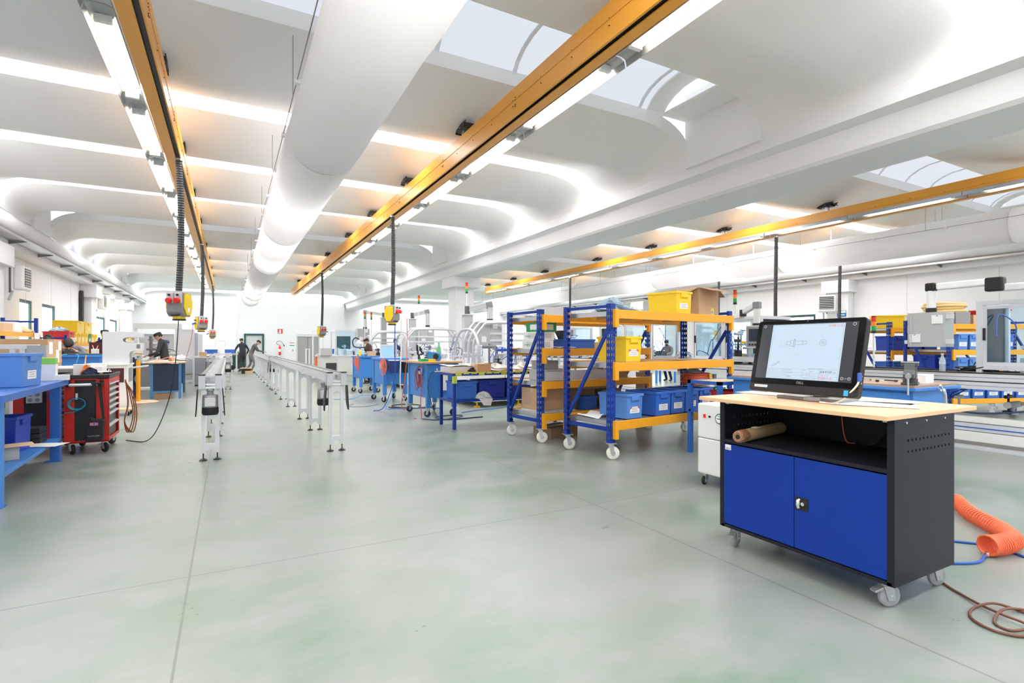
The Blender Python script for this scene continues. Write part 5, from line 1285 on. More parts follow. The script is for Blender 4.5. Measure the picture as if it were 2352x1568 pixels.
t = thing('white_printer', 'white printer on a grey stand between the bench and the red cart', 'printer', (-2.02, 10.2, 0)); ob('body', MB().box(-.3, 0, .90, .28, .4, 1.03), M_white, t, bev=.01); ob('paper_tray', MB().prism([(0, .95), (-.25, 1.0), (-.25, 1.01), (0, .97)], 'x', -.25, .2), M_lgrey, t); ob('stand', MB().box(-.28, .02, .0, -.2, .38, .90).box(.18, .02, 0, .26, .38, .90).box(-.2, .3, .4, .18, .36, .9), M_lgrey, t)
# ---------------------------------------------------------------- middle: blue trolleys, dark blue table, assembly machines
blue_cart('sky blue wheeled trolley with a wooden top nearest the dark blue table', 3.28, 9.42, .58, 1.02, 1.03, .36, M_sky_blue, M_ply, R(2.5), mat('navy_wheel', (.02, .03, .10), .5))
blue_cart('sky blue wheeled trolley with two waste buckets, second from the dark blue table', 3.23, 12.37, .56, .86, 1.05, .42, M_sky_blue, None, R(3))
blue_cart('sky blue wheeled trolley farthest from the dark blue table, beside the near conveyor end', 3.26, 15.04, .56, .72, 1.05, .42, M_sky_blue, None, R(4))
def bucket(label, x, y, z, r_, h_, m, rim):
    t = thing('waste_bucket', label, 'bucket', (x, y, z)); ob('body', MB().lathe([(r_ * .75, 0), (r_, h_), (r_ - .012, h_), (r_ * .73, .01)], 20), m, t, smooth=True); ob('bag_rim', MB().lathe([(r_ * .99, h_ - .012), (r_ * 1.05, h_), (r_ * .98, h_ + .008)], 20), rim, t)
bucket('blue waste bucket with a white rim hanging on the middle sky blue trolley', 3.42, 12.20, .70, .13, .30, mat('bucket_blue', (.015, .04, .2), .4), M_white)
bucket('black waste bucket with a white liner on the middle sky blue trolley', 3.72, 12.22, .70, .12, .28, M_black, M_white)
t = thing('light_box', 'small framed pale blue light panel on the middle sky blue trolley', 'light box', (3.22, 12.62, 1.05), R(2)); ob('frame', MB().box(-.02, -.02, 0, .32, .0, .03).box(-.02, -.02, .29, .32, 0, .32).box(-.02, -.02, .03, .01, 0, .29).box(.29, -.02, .03, .32, 0, .29), M_alu_w, t); ob('panel', MB().box(.01, -.012, .03, .29, -.004, .29), mat('pale_panel', (.45, .72, .88), .4), t)
t = thing('wall_socket', 'grey socket box on the middle sky blue trolley', 'socket box', (3.23, 12.52, .80)); ob('box', MB().box(-.05, -.05, 0, .0, .06, .13), M_lgrey, t, bev=.005)
def cable_bunch(label, x, y, z, h_, m, seed):
    t = thing('cable_bundle', label, 'cable bundle', (x, y, z)); rnd = random.Random(seed); mb = MB()
    for k in range(7):
        a = rnd.uniform(-.05, .05); b = rnd.uniform(.6, 1) * h_
        mb.tube(spline([(a * .3, 0, h_), (-.04 + a, -.02, h_ - b * .4), (a, -.03, h_ - b), (.04 + a, -.02, h_ - b * .5), (.01, 0, h_)], 5), .007, 5)
    ob('loops', mb, m, t, smooth=True)
cable_bunch('orange cable bundle hanging on the near corner of the middle sky blue trolley', 3.20, 12.30, .62, .42, M_hose_o, 1)
cable_bunch('orange cable bundle hanging on the farthest sky blue trolley', 3.17, 15.1, .62, .42, M_hose_o, 2)
cable_bunch('orange and black cable bundle on the nearest sky blue trolley', 3.22, 9.75, .45, .50, mat('rust_cable', (.45, .10, .05), .5), 3)
t = thing('instruction_sheet', 'white checklist hanging on the side of the nearest sky blue trolley', 'paper', (3.52, 9.33, .5), R(2)); ob('page', MB().box(-.0, -.004, 0, .13, -.001, .36), M_paper, t); ob('green_line', MB().box(.01, -.006, .29, .12, -.004, .297), M_green, t)
t = thing('air_valve', 'chrome air valve with a dark blue hose loop on the nearest sky blue trolley', 'valve', (3.42, 9.33, .86), R(2)); ob('valve_body', MB().cyl((0, -.05, 0), (0, .02, 0), .02, 12).cyl((-.05, -.04, 0), (.05, -.04, 0), .012, 10).cyl((0, -.04, 0), (0, -.04, .06), .01, 8), M_chrome, t); ob('hose', MB().tube(spline([(-.05, -.04, 0), (-.13, -.05, -.04), (-.18, -.05, -.25), (-.13, -.06, -.55), (-.04, -.1, -.80), (.05, -.14, -.852)], 8), .007, 6), mat('navy_hose', (.01, .03, .12), .4), t)
t = thing('electric_box', 'small grey electric box with a blue plug on the nearest sky blue trolley', 'socket box', (3.26, 9.7, .80)); ob('box', MB().box(-.05, -.06, 0, .0, .08, .12), M_lgrey, t, bev=.004); ob('plug', MB().cyl((-.05, -.04, .09), (-.11, -.06, .09), .025, 12), M_hose_b, t)
# things on the trolleys
t = thing('plastic_bottle', 'green plastic bottle on the wooden topped trolley', 'bottle', (3.72, 10.0, 1.045)); ob('bottle', MB().lathe([(.040, 0), (.045, .02), (.043, .10), (.046, .16), (.045, .22), (.02, .30), (.014, .32), (.014, .335)], 16), mat('green_pet', (.15, .60, .25), .15, alpha=.7), t, smooth=True); ob('cap', MB().cyl((0, 0, .335), (0, 0, .36), .017, 12), M_green, t); ob('label', MB().lathe([(.0455, .06), (.0455, .13)], 16), mat('lime_band', (.25, .62, .10)), t)
t = thing('tape_dispenser', 'blue tape dispenser on the wooden topped trolley', 'dispenser', (3.55, 9.75, 1.045), R(-25)); ob('body', MB().prism([(-.13, 0), (.09, 0), (.13, .06), (.10, .15), (.02, .17), (-.13, .18)], 'y', -.06, .06), mat('dispenser_blue', (.02, .24, .60), .4), t, bev=.006); ob('tape_roll', MB().lathe([(.022, -.068), (.055, -.068), (.055, -.06), (.022, -.06)], 18, (.02, 0, .09), 'y'), M_black, t)
for k, (x_, y_, m_) in enumerate(((3.27, 9.62, M_green), (3.40, 9.60, M_bin_yel), (3.48, 9.9, M_green))):
    tag(ob('small_tray', MB().box(-.07, -.1, 0, .07, .1, .006).box(-.07, -.1, .006, -.066, .1, .045).box(.066, -.1, .006, .07, .1, .045).box(-.066, -.1, .006, .066, -.096, .045).box(-.066, .096, .006, .066, .1, .045), m_), ('small green tray at the left end of the wooden topped trolley', 'small yellow tray on the wooden topped trolley', 'green tray at the back of the wooden topped trolley')[k], 'tray').location = (x_, y_, 1.045)
lump('plastic_bag', 'blue and white wipes pack on the farthest sky blue trolley', 'pack', (3.35, 15.25, 1.05), 0, .15, .12, .16, M_bluewhite, 51)
t = thing('spray_bottle', 'yellow and blue bottle on the farthest sky blue trolley', 'bottle', (3.27, 15.15, 1.05)); ob('bottle', MB().lathe([(.035, 0), (.035, .12), (.015, .15), (.012, .2)], 12), M_bin_yel, t); ob('cap', MB().cyl((0, 0, .2), (0, 0, .25), .018, 10), M_hose_b, t)
carton('small tan box on the farthest sky blue trolley', (3.58, 15.15, 1.05), 0, .22, .15, .13, mat('tan_box', (.65, .42, .25)), tape=False)
# floor cables
def floor_cable(label, pts, r_, m):
    p0 = pts[0]; t = thing('floor_cable', label, 'cable', (p0[0], p0[1], 0)); ob('cord', MB().tube(spline([(p[0] - p0[0], p[1] - p0[1], p[2]) for p in pts], 8), r_, 6), m, t, smooth=True)
floor_cable('black cable looped on the floor in front of the middle sky blue trolley', [(3.05, 11.3, .01), (3.2, 11.0, .01), (3.6, 11.0, .012), (3.75, 11.3, .02), (3.5, 11.6, .02), (3.2, 11.5, .02), (3.15, 11.15, .022), (3.5, 10.9, .012), (3.9, 10.9, .01)], .012, M_rubber)
floor_cable('blue hose running over the floor between the blue trolleys', [(3.35, 12.1, .5), (3.2, 11.6, .2), (2.95, 11.15, .012), (3.05, 10.95, .012), (3.5, 10.85, .012), (4.0, 10.6, .012)], .01, mat('mid_blue_hose', (.05, .2, .55), .4))
floor_cable('blue air hose on the floor by the end of the near conveyor', [(2.3, 13.6, .01), (2.7, 13.5, .012), (3.1, 14.3, .012), (3.4, 14.4, .01)], .012, mat('pale_blue_hose', (.2, .4, .65), .4))
floor_cable('thin grey cable on the floor left of the middle sky blue trolley', [(2.5, 12.3, .008), (2.3, 11.9, .008), (2.6, 11.7, .008), (3.0, 12.0, .008), (3.1, 12.6, .008)], .008, M_grey)
floor_cable('dark hoses tangled on the floor under the nearest sky blue trolley', [(3.1, 9.2, .01), (3.3, 8.95, .01), (3.6, 9.0, .012), (3.9, 9.2, .02), (3.7, 9.35, .02), (3.35, 9.2, .022), (3.5, 8.9, .012), (4.2, 8.95, .01)], .011, mat('navy_hose', (.01, .03, .12)))
floor_cable('blue air hose on the floor behind the dark blue table', [(4.1, 9.7, .01), (4.5, 9.9, .01), (5.0, 10.0, .01), (5.4, 10.2, .01)], .011, mat('mid_blue_hose', (.05, .2, .55)))
floor_cable('red lead hanging from the nearest sky blue trolley down to the floor', [(3.20, 9.62, .88), (3.2, 9.5, .7), (3.14, 9.4, .3), (3.12, 9.3, .012), (3.0, 9.35, .01)], .008, mat('crimson_cable', (.45, .05, .10), .4))
floor_cable('white cable hanging from the power box under the middle rail down to the floor', [(3.06, 10.5, 2.0), (3.10, 10.52, 1.85), (3.12, 10.6, 1.2), (3.14, 10.7, .5), (3.3, 10.8, .1), (3.6, 10.9, .014)], .014, M_paper)
floor_cable('orange lead hanging beside the white cable under the middle rail power box', [(3.2, 10.45, 1.9), (3.22, 10.5, 1.4), (3.22, 10.6, .8), (3.15, 10.65, .1), (3.3, 10.7, .012)], .008, M_hose_o)
floor_cable('blue lead hanging from the middle rail power box down to the floor', [(2.98, 10.55, 1.76), (2.99, 10.6, 1.3), (3.0, 10.65, .7), (2.8, 10.7, .1), (2.6, 10.8, .012)], .009, M_hose_b)
floor_cable('thin black cable trailing from the nearest left power box to the red tool cart', [(-.63, 8.8, 1.70), (-.66, 8.82, 1.2), (-.72, 8.8, .7), (-.85, 8.75, .25), (-1.0, 8.8, .03), (-1.28, 9.12, .01)], .0065, M_rubber)
floor_cable('red and green leads hanging from the second left power box', [(-.82, 15.9, 1.9), (-.86, 15.9, 1.5), (-.95, 15.9, 1.1), (-1.0, 16.05, .96)], .006, mat('crimson_cable', (.45, .05, .10)))

# dark blue table
t = thing('work_table', 'dark blue steel table with yellow tape on its edge and cluttered top', 'table', (3.16, 7.83, 0), R(-1))
for x_ in (0, 1.9):
    for y_ in (0, .62): ob('leg', MB().box(x_, y_, 0, x_ + .05, y_ + .05, .86), M_blue, t, bev=.003)
ob('tabletop', MB().box(-.02, -.02, .86, 1.98, .70, .90), M_blue, t, bev=.003); ob('wood_board', MB().box(0, .0, .90, 1.95, .68, .912), M_wood, t)
tp = MB(); rnd = random.Random(2)
for k in range(14): tp.box(.03 + .135 * k, -.023, .885 if k % 3 else .865, .03 + .135 * k + .10, -.0, .916)
tp.box(-.003, -.023, .74, .053, .052, .862)
ob('yellow_tape', tp, mat('lime_tape', (.50, .58, .06), .4), t)
ob('lower_shelf', MB().box(.0, .02, .43, 1.95, .66, .465), M_blue, t, bev=.003)
storage_bin('blue bin at the left end of the dark blue table lower shelf', (3.43, 8.14, .465), R(1), .38, .48, .29, M_bin_blue, lab=False)
storage_bin('dark blue bin in the middle of the dark blue table lower shelf', (3.93, 8.17, .465), R(-2), .50, .42, .30, M_bin_dark, lab=False)
storage_bin('dark blue bin at the right end of the dark blue table lower shelf', (4.46, 8.20, .465), 0, .50, .42, .30, M_bin_dark, lab=False)
lump('cloth_bundle', 'white film and cloths hanging on the lower shelf of the dark blue table', 'plastic film', (3.72, 7.90, .465), 0, .16, .08, .10, M_clearbag, 61, rough=.5)
tag(ob('plastic_apron', MB().add([(3.60, 7.80, .475), (3.85, 7.80, .475), (3.80, 7.78, .36), (3.67, 7.78, .37), (3.60, 7.802, .477), (3.85, 7.802, .477), (3.80, 7.782, .36), (3.67, 7.782, .37)], [(0, 1, 2, 3), (7, 6, 5, 4), (0, 4, 5, 1), (1, 5, 6, 2), (2, 6, 7, 3), (3, 7, 4, 0)]), M_clearbag), 'clear plastic sheet hanging over the lower shelf edge of the dark blue table', 'plastic film')
carton('small brown carton on top of the dark blue table', (3.72, 8.0, .912), R(12), .28, .2, .13)
sheet('large white paper lying over the left end of the dark blue table', (3.42, 8.2, 1.0), R(4), .55, .45, lines=False, curl=.03)
carton('flat pile of grey boards under the white paper on the dark blue table', (3.40, 8.2, .912), R(3), .48, .40, .085, M_lgrey, tape=False)
lump('cloth_bundle', 'heap of white cloths in the middle of the dark blue table', 'cloth', (4.05, 8.1, .912), 0, .26, .18, .11, mat('rag_white', (.72, .72, .70)), 71, rough=.55)
lump('cloth_bundle', 'heap of white rags at the right end of the dark blue table', 'cloth', (4.62, 8.15, .912), 0, .22, .2, .12, mat('rag_white', (.72, .72, .70)), 73, rough=.55)
lump('cloth_bundle', 'black gloves heaped beside the brown carton on the dark blue table', 'gloves', (3.58, 7.98, .912), 0, .10, .07, .06, M_rubber, 75, rough=.5)

# assembly machines with pendant arms
def pendant(t, px, py, z1, arm, drop, bw, bd, bh, bz, face):
    """white pillar, horizontal arm, drop tube and hanging control cabinet; local coordinates"""
    ob('pillar', MB().box(px - .11, py - .09, .9, px + .11, py + .09, z1), M_mach, t, bev=.01)
    ob('pillar_cap', MB().box(px - .17, py - .13, z1, px + .17, py + .13, z1 + .02), M_white, t)
    ax, ay = arm; a0 = Vector((px, py, z1 + .14)); a1 = Vector((px + ax, py + ay, z1 + .26)); d = (a1 - a0).normalized()
    ob('arm_joint', MB().cyl((px, py, z1 + .02), (px, py, z1 + .22), .065, 16), mat('joint_grey', (.09, .09, .10), .45), t, smooth=True)
    ar = ob('arm', MB().bar(a0, a1, .10, .13), M_mach, t, bev=.01)
    ob('arm_end', MB().bar(a1 - d * .05, a1 + d * .12, .12, .15), M_grey, ar, bev=.01)
    e = a1 + d * .06
    ob('drop_tube', MB().box(e.x - .065, e.y - .05, bz + bh + .06, e.x + .065, e.y + .05, e.z - .05), M_mach_l, t, bev=.01)
    ob('drop_flange', MB().cyl((e.x, e.y, bz + bh), (e.x, e.y, bz + bh + .07), .08, 16), M_black, t)
    M = Matrix.Translation((e.x - .10, e.y, bz)) @ Matrix.Rotation(face, 4, 'Z')
    c = ob('control_cabinet', MB().box(-bw / 2, -bd / 2, 0, bw / 2, bd / 2, bh).xf(M), mat('cabinet_grey', (.45, .45, .45), .45), t, bev=.006)
    for (u, v) in ((.22, .70), (-.22, .12)): ob('vent_panel', MB().box(u * bw - .07, -bd / 2 - .012, v * bh, u * bw + .07, -bd / 2, v * bh + .14).xf(M), M_white, c)
    for v in (.12, .8): ob('lock', MB().box(-bw * .44, -bd / 2 - .008, bh * v, -bw * .40, -bd / 2, bh * v + .03).xf(M), M_grey, c)
    ob('door_seam', MB().box(bw * .06, -bd / 2 - .003, .01, bw * .07, -bd / 2, bh - .01).xf(M), M_grey, c)
    for v in (.12, .75): ob('side_bracket', MB().box(bw / 2, -.05, bh * v, bw / 2 + .06, .05, bh * v + .06).xf(M), M_white, c)
def tower(label, x, y, z0, z1, n=3, s_=.035, base=0.0):
    t = thing('signal_tower', label, 'signal light', (x, y, z0))
    ob('pole', MB().cyl((0, 0, 0), (0, 0, z1 - z0), .014, 8), M_white, t); h = .075
    ob('base_cap', MB().cyl((0, 0, z1 - z0), (0, 0, z1 - z0 + .04), s_, 14), M_black, t)
    for k, m_ in enumerate((M_green, M_amber, M_redlamp)): ob('lens', MB().cyl((0, 0, z1 - z0 + .04 + h * k), (0, 0, z1 - z0 + .04 + h * (k + 1)), s_, 14), m_, t)
    ob('top_cap', MB().cyl((0, 0, z1 - z0 + .04 + 3 * h), (0, 0, z1 - z0 + .055 + 3 * h), s_, 14), M_black, t)
M_mach_t = mat('guard_tube_grey', (.55, .56, .59), .35, metal=.4)
def hoop(t, x, y0, y1, z0, z1):
    ob('guard_tube', MB().tube(spline([(x, y0, z0), (x, y0 + .02, z0 + (z1 - z0) * .55), (x, y0 + .22, z1 - .1), (x, y0 + .45, z1), (x, y1 - .45, z1), (x, y1 - .22, z1 - .1), (x, y1 - .02, z0 + (z1 - z0) * .55), (x, y1, z0)], 6), .032, 10), M_mach_t, t, smooth=True)
def hoopx(t, y, x0, x1, z0, z1):
    ob('guard_tube', MB().tube(spline([(x0, y, z0), (x0 + .02, y, z0 + (z1 - z0) * .55), (x0 + .22, y, z1 - .1), (x0 + .45, y, z1), (x1 - .45, y, z1), (x1 - .22, y, z1 - .1), (x1 - .02, y, z0 + (z1 - z0) * .55), (x1, y, z0)], 6), .032, 10), M_mach_t, t, smooth=True)
def station(label, x, y, L, seed, pend=None, ztop=1.85, dep=2.8):
    t = thing('assembly_machine', label, 'machine', (x, y, 0))
    for k in range(3):
        a = L * k / 3
        ob('base_panel', MB().box(a + .01, 0, .12, a + L / 3 - .01, dep, .86), M_white, t, bev=.006)
    ob('table_plate', MB().box(-.02, -.03, .86, L + .02, dep + .05, .90), M_alu_w, t, bev=.004)
    for x_ in (.12, L / 2, L - .12):
        for y_ in (.1, dep - .1): ob('foot', MB().cyl((x_, y_, 0), (x_, y_, .03), .07, 14).cyl((x_, y_, .03), (x_, y_, .12), .02, 8), mat('foot_yellow', (.90, .55, .02), .45), t)
    clutter(t, .1, .08, .90, L - .1, 1.2, .42, 16, seed); clutter(t, .1, 1.4, .90, L - .1, dep - .1, .5, 8, seed + 3)
    clutter(t, .1, .15, .9, L - .1, 1.2, .5, 12, seed + 1, [M_blackm, M_steel_d, M_mach, M_hose_b, M_grey, M_alu])
    for k in range(3): hoopx(t, .25 + .5 * k, .1 + .1 * k, L - .15 + .05 * k, .9, ztop + .04 * k)
    hoop(t, .12, -.0, 1.35, .9, ztop - .15); hoop(t, L - .12, .0, 1.35, .9, ztop - .1)
    for z_ in (1.45, 1.62): ob('guard_rail', MB().box(.1, 1.35, z_, L - .1, 1.39, z_ + .05), M_alu_w, t)
    if pend: pendant(t, *pend)
    return t
station('nearest assembly machine of the middle row, with a white pillar and a big hanging cabinet', 4.65, 10.35, 2.3, 11, (.55, 1.62, 2.10, (.50, -.12), 0, .76, .28, .58, 1.36, R(8)))
station('second assembly machine of the middle row, its hanging cabinet behind the green bottle', 4.7, 15.6, 2.2, 17, (.9, 2.05, 2.26, (.45, -.12), 0, .58, .28, .60, 1.38, R(8)))
station('third assembly machine of the middle row, behind the middle rail power box', 4.75, 20.4, 2.0, 23, (.95, 1.5, 2.5, (-.6, .5), 0, .5, .25, .55, 1.5, R(8)), dep=1.75)
tower('nearest signal tower of the middle row, in front of the column', 5.585, 12.895, .9, 2.74)
tower('second signal tower of the middle row, left of the column', 5.734, 17.359, .9, 2.78)
tower('small signal tower at the far left of the middle row', 4.95, 22.0, .901, 2.45)
tower('small signal tower beside the third machine pillar', 4.86, 20.5, .901, 2.35)
t = thing('guarded_machine', 'white framed machine enclosure at the far end of the blue trolleys', 'machine', (3.9, 22.75, 0))
frame_box(t, 'frame_bar', 0, 0, 0, 1.1, 1.2, 2.0, .06, M_alu_w)
ob('side_window', MB().box(.06, .02, .95, 1.04, .03, 1.94), M_glassb, t); ob('base_panel', MB().box(.06, .02, .16, 1.04, .05, .9), M_white, t)
ob('table_plate', MB().box(.0, .0, .88, 1.1, 1.2, .92), M_alu_w, t); clutter(t, .1, .2, .92, 1.0, 1.1, .5, 10, 31)
ob('green_board', MB().box(.15, .9, 1.2, .8, .93, 1.75), M_dgreen, t)
t = thing('work_lamp', 'white cone work lamp on a black arm at the far machine', 'lamp', (3.95, 18.9, .0)); ob('shade', MB().lathe([(.03, 1.55), (.14, 1.42), (.135, 1.40), (.02, 1.53)], 18, (.1, 0, 0)), M_white, t, smooth=True); ob('arm', MB().tube(spline([(.1, 0, 1.55), (-.02, 0, 1.62), (-.12, 0, 1.5), (-.05, 0, 1.3), (.3, 0, 1.28)], 6), .02, 8), M_black, t); ob('stand', MB().cyl((.3, 0, 0), (.3, 0, 1.3), .02, 8).cyl((.3, 0, 0), (.3, 0, .02), .14, 16), M_blackm, t)
t = thing('white_machine', 'white machine cabinet with a small grey control box behind the near conveyor end', 'machine', (2.85, 20.3, 0)); ob('body', MB().box(0, 0, .0, .75, .6, .98), M_white, t, bev=.01); ob('window_panel', MB().box(.3, -.006, .15, .68, 0, .7), mat('dark_window', (.06, .06, .07), .3), t); ob('control_box', MB().box(.1, -.15, .98, .5, .3, 1.25), M_lgrey, t, bev=.008); ob('orange_strip', MB().box(-.08, -.05, .1, -.0, .0, .95), mat('strip_orange', (.90, .20, .03), .4), t)
t = thing('profile_rack', 'aluminium profile frames standing beside the steel double door', 'frame', (3.1, 25.8, 0))
for x_ in (0, .14, .3, .75): ob('post', MB().box(x_, 0, 0, x_ + .06, .08, 2.0 if x_ > .2 else 1.15), M_alu_w, t)
ob('top_rail', MB().box(.3, 0, 2.0, .81, .08, 2.06).box(-.0, 0, 1.15, .2, .08, 1.2), M_alu_w, t)
t = thing('desk_table', 'low grey desk with blue bins at the far right of the aisle', 'table', (3.9, 27.5, 0)); ob('tabletop', MB().box(0, 0, .88, 1.6, .7, .92), M_lgrey, t)
for x_ in (.03, 1.5):
    for y_ in (.05, .6): ob('leg', MB().box(x_, y_, 0, x_ + .06, y_ + .06, .88), M_blackm, t)
storage_bin('blue bin on the low grey desk at the far right of the aisle', (4.4, 27.8, .92), 0, .6, .4, .25, M_bin_blue, lab=False)
# wall fittings on the back block
t = thing('fire_extinguisher', 'red fire extinguisher hanging on the white back wall', 'fire extinguisher', (2.91, 37.19, .72)); ob('cylinder', MB().lathe([(.06, 0), (.075, .02), (.075, .48), (.05, .56), (.025, .60), (.025, .64)], 16), M_redlamp, t, smooth=True); ob('label', MB().lathe([(.0765, .22), (.0765, .40)], 16), M_paper, t); ob('hose', MB().tube(spline([(0, -.02, .64), (-.15, -.03, .70), (-.18, -.03, .84), (0, -.03, .92), (.16, -.03, .80), (.22, -.03, .66)], 6), .013, 6), M_blackm, t); ob('nozzle', MB().cyl((.22, -.03, .68), (.27, -.03, .58), .02, 8, .04), M_black, t)
t = thing('extinguisher_sign', 'red and white fire extinguisher sign on the back wall', 'sign', (2.94, 37.298, 2.12)); multi('plate', [(MB().box(-.15, -.012, 0, .15, 0, .30), M_redprint), (MB().box(-.05, -.014, .03, .05, -.012, .25).box(-.12, -.014, .03, -.08, -.012, .1), M_paper)], t)
t = thing('notice_sign', 'small red and green notice beside the steel double door', 'sign', (3.65, 37.298, 1.32)); multi('plate', [(MB().box(-.14, -.01, 0, .14, 0, .22), M_paper), (MB().box(-.14, -.012, .18, .14, -.01, .22), M_redprint), (MB().box(-.14, -.012, .0, .14, -.01, .06), mat('notice_green', (.03, .35, .25), .5))], t)
t = thing('wall_switch', 'grey wall switch left of the steel double door', 'switch', (3.70, 37.298, .95)); ob('plate', MB().box(-.04, -.02, 0, .04, 0, .16), M_lgrey, t); ob('button', MB().box(-.015, -.03, .05, .015, -.02, .11), M_black, t)
t = thing('wheelie_bin', 'dark green wheelie bin with a pale green lid near the back wall', 'bin', (.45, 33.2, 0)); ob('body', MB().prism([(-.24, .08), (.22, .02), (.30, .95), (-.30, .95)], 'y', -.28, .28), M_bingreen, t, bev=.015); ob('lid', MB().box(-.36, -.32, .95, .36, .32, 1.05), mat('pale_green_lid', (.35, .58, .52), .5), t, bev=.02); ob('wheel', MB().cyl((-.26, -.30, .12), (-.26, -.24, .12), .12, 16).cyl((-.26, .24, .12), (-.26, .30, .12), .12, 16), M_rubber, t)
t = thing('floor_pole', 'thin white pole on a flat foot in front of the green wheelie bin', 'pole', (.36, 31.6, 0)); ob('pole', MB().cyl((0, 0, 0), (0, 0, 2.15), .035, 10), M_white, t); ob('foot', MB().box(-.3, -.2, 0, .3, .2, .015), M_lgrey, t)
t = thing('step_stool', 'low stool with a wooden top on the floor beside the bending worker', 'stool', (.72, 28.2, 0)); ob('seat', MB().box(-.25, -.15, .24, .25, .15, .28), M_wood, t); ob('frame', MB().box(-.2, -.12, 0, .2, .12, .24), M_blackm, t)
carton('brown carton on the floor right of the low stool', (.84, 27.75, 0), R(10), .30, .25, .14, mat('tan_box', (.65, .42, .25)))
# ---------------------------------------------------------------- right: assembly line, cages, racks by the wall
t = thing('assembly_line', 'long aluminium assembly line with a black top running along the right bay', 'assembly line', (8.6, 1.2, 0))
LL = 16.0
for k, (za, zb) in enumerate(((.885, .93), (.935, .98), (.775, .82), (.825, .87))): ob('side_rail', MB().box(0, 0, za, .05, LL, zb).box(.95, 0, za, 1.0, LL, zb), M_alu_w, t, bev=.003)
ob('belt', MB().box(.05, 0, .955, .95, LL, .975).box(.002, 0, .872, .04, LL, .884), M_rubber, t); ob('top_strip', MB().box(.0, 0, .98, .09, LL, .992).box(.9, 0, .98, 1.0, LL, .992), M_black, t)
for k in range(8):
    y_ = .6 + 2.1 * k
    for x_ in (.052, .86): ob('support_leg', MB().box(x_, y_, .0, x_ + .08, y_ + .32, .775), mat('leg_grey', (.50, .51, .53), .4), t, bev=.005)
ob('cable_duct', MB().box(-.06, 0, .345, .05, LL, .42), mat('cream_duct', (.80, .79, .76), .5), t, bev=.004); ob('cable_duct', MB().box(-.06, 0, .10, .05, LL, .225), mat('cream_duct', (.80, .79, .76)), t, bev=.004)
ob('lower_rail', MB().box(-.05, 0, .235, .05, LL, .335), M_alu_w, t); ob('blue_line', MB().box(-.052, 0, .27, -.05, LL, .285), M_hose_b, t)
ob('floor_rail', MB().box(-.08, 0, 0, .04, LL, .04), M_alu_w, t)
clutter(t, .1, .8, .45, .5, 3.0, .3, 10, 91, [M_alu_w, M_blackm, M_lgrey])
clutter(t, .15, 6.95, .975, .85, 7.9, .25, 5, 93); clutter(t, .15, 10.1, .975, .85, 11.3, .25, 6, 94)
ob('blue_tube', MB().tube(spline([(.0, 2.5, .70), (-.03, 2.3, .52), (-.03, 1.9, .47), (.05, 1.4, .55)], 8), .012, 8), mat('navy_hose', (.01, .03, .12)), t)
def cage(label, y0, y1, seed, zt=1.93):
    t = thing('guard_cage', label, 'machine guard', (8.66, y0, .994)); L = y1 - y0; h = zt - .992
    def bar(*a): ob('frame_bar', MB().box(*a), M_alu_w, t, bev=.002)
    for x_ in (0, .82):
        for y_ in (0, L / 2 - .03, L - .06): bar(x_, y_, 0, x_ + .06, y_ + .06, h)
        for z_ in (0.04, h - .06): bar(x_, .06, z_, x_ + .05, L - .06, z_ + .06)
    for y_ in (0, L - .06):
        for z_ in (.04, h - .06): bar(.06, y_, z_, .82, y_ + .05, z_ + .06)
    for ya, yb in ((.06, L / 2 - .03), (L / 2 + .03, L - .06)):
        d_ = ob('door', MB().box(.01, ya + .01, .10, .03, ya + .045, h - .07).box(.01, yb - .045, .10, .03, yb - .01, h - .07).box(.01, ya + .045, .10, .03, yb - .045, .14).box(.01, ya + .045, h - .11, .03, yb - .045, h - .07), M_alu_w, t)
        ob('pane', MB().box(.017, ya + .045, .14, .022, yb - .045, h - .11), M_glassb, d_)
        ob('handle', MB().box(-.02, yb - .04, h * .45, .01, yb - .015, h * .62), M_black, d_, bev=.004)
    for y_ in (0.02, L - .03): ob('end_pane', MB().box(.06, y_, .10, .82, y_ + .005, h - .06), M_glassb, t)
    clutter(t, .2, .15, .0, .75, L - .15, .55, 12, seed)
    clutter(t, .3, .2, .35, .7, L - .2, .4, 4, seed + 7, [M_alu_w, M_lgrey])
    return t
cage('glass guard cage cut by the right edge of the photo', 1.25, 3.18, 101)
cage('glass guard cage on the assembly line left of the monitor', 6.35, 8.0, 103, 1.90)
cage('farther glass guard cage on the assembly line, seen through the front rack', 9.2, 11.2, 105, 1.90)
cage('farthest glass guard cage on the assembly line', 12.6, 14.4, 107, 1.90)
t = thing('pendant_control', 'grey control cabinet hanging from a white swing arm above the right assembly line', 'control cabinet', (8.14, 3.46, 1.33))
c = ob('cabinet_body', MB().box(-.12, -.20, 0, .12, .22, .45), mat('cabinet_grey', (.45, .45, .45), .45), t, bev=.005)
for y_, z_ in ((-.12, .30), (.13, .06)): ob('vent_panel', MB().box(-.132, y_ - .06, z_, -.12, y_ + .06, z_ + .11), M_white, c)
for y_, z_ in ((-.12, .40), (.13, .16)): ob('blue_mark', MB().box(-.134, y_ - .008, z_ - .005, -.132, y_ + .008, z_ + .005), M_hose_b, c)
for z_ in (.04, .36): ob('bracket', MB().box(-.10, -.27, z_, -.05, -.20, z_ + .06).box(-.13, .22, z_, -.09, .25, z_ + .05), M_lgrey, c)
ob('hinge_rod', MB().cyl((-.135, .17, .0), (-.135, .17, .40), .006, 8), M_steel, c)
ob('drop_tube', MB().cyl((0, 0, .50), (0, 0, .74), .05, 20), M_white, t, smooth=True); ob('flange', MB().cyl((0, 0, .45), (0, 0, .51), .06, 20), M_black, t, smooth=True)
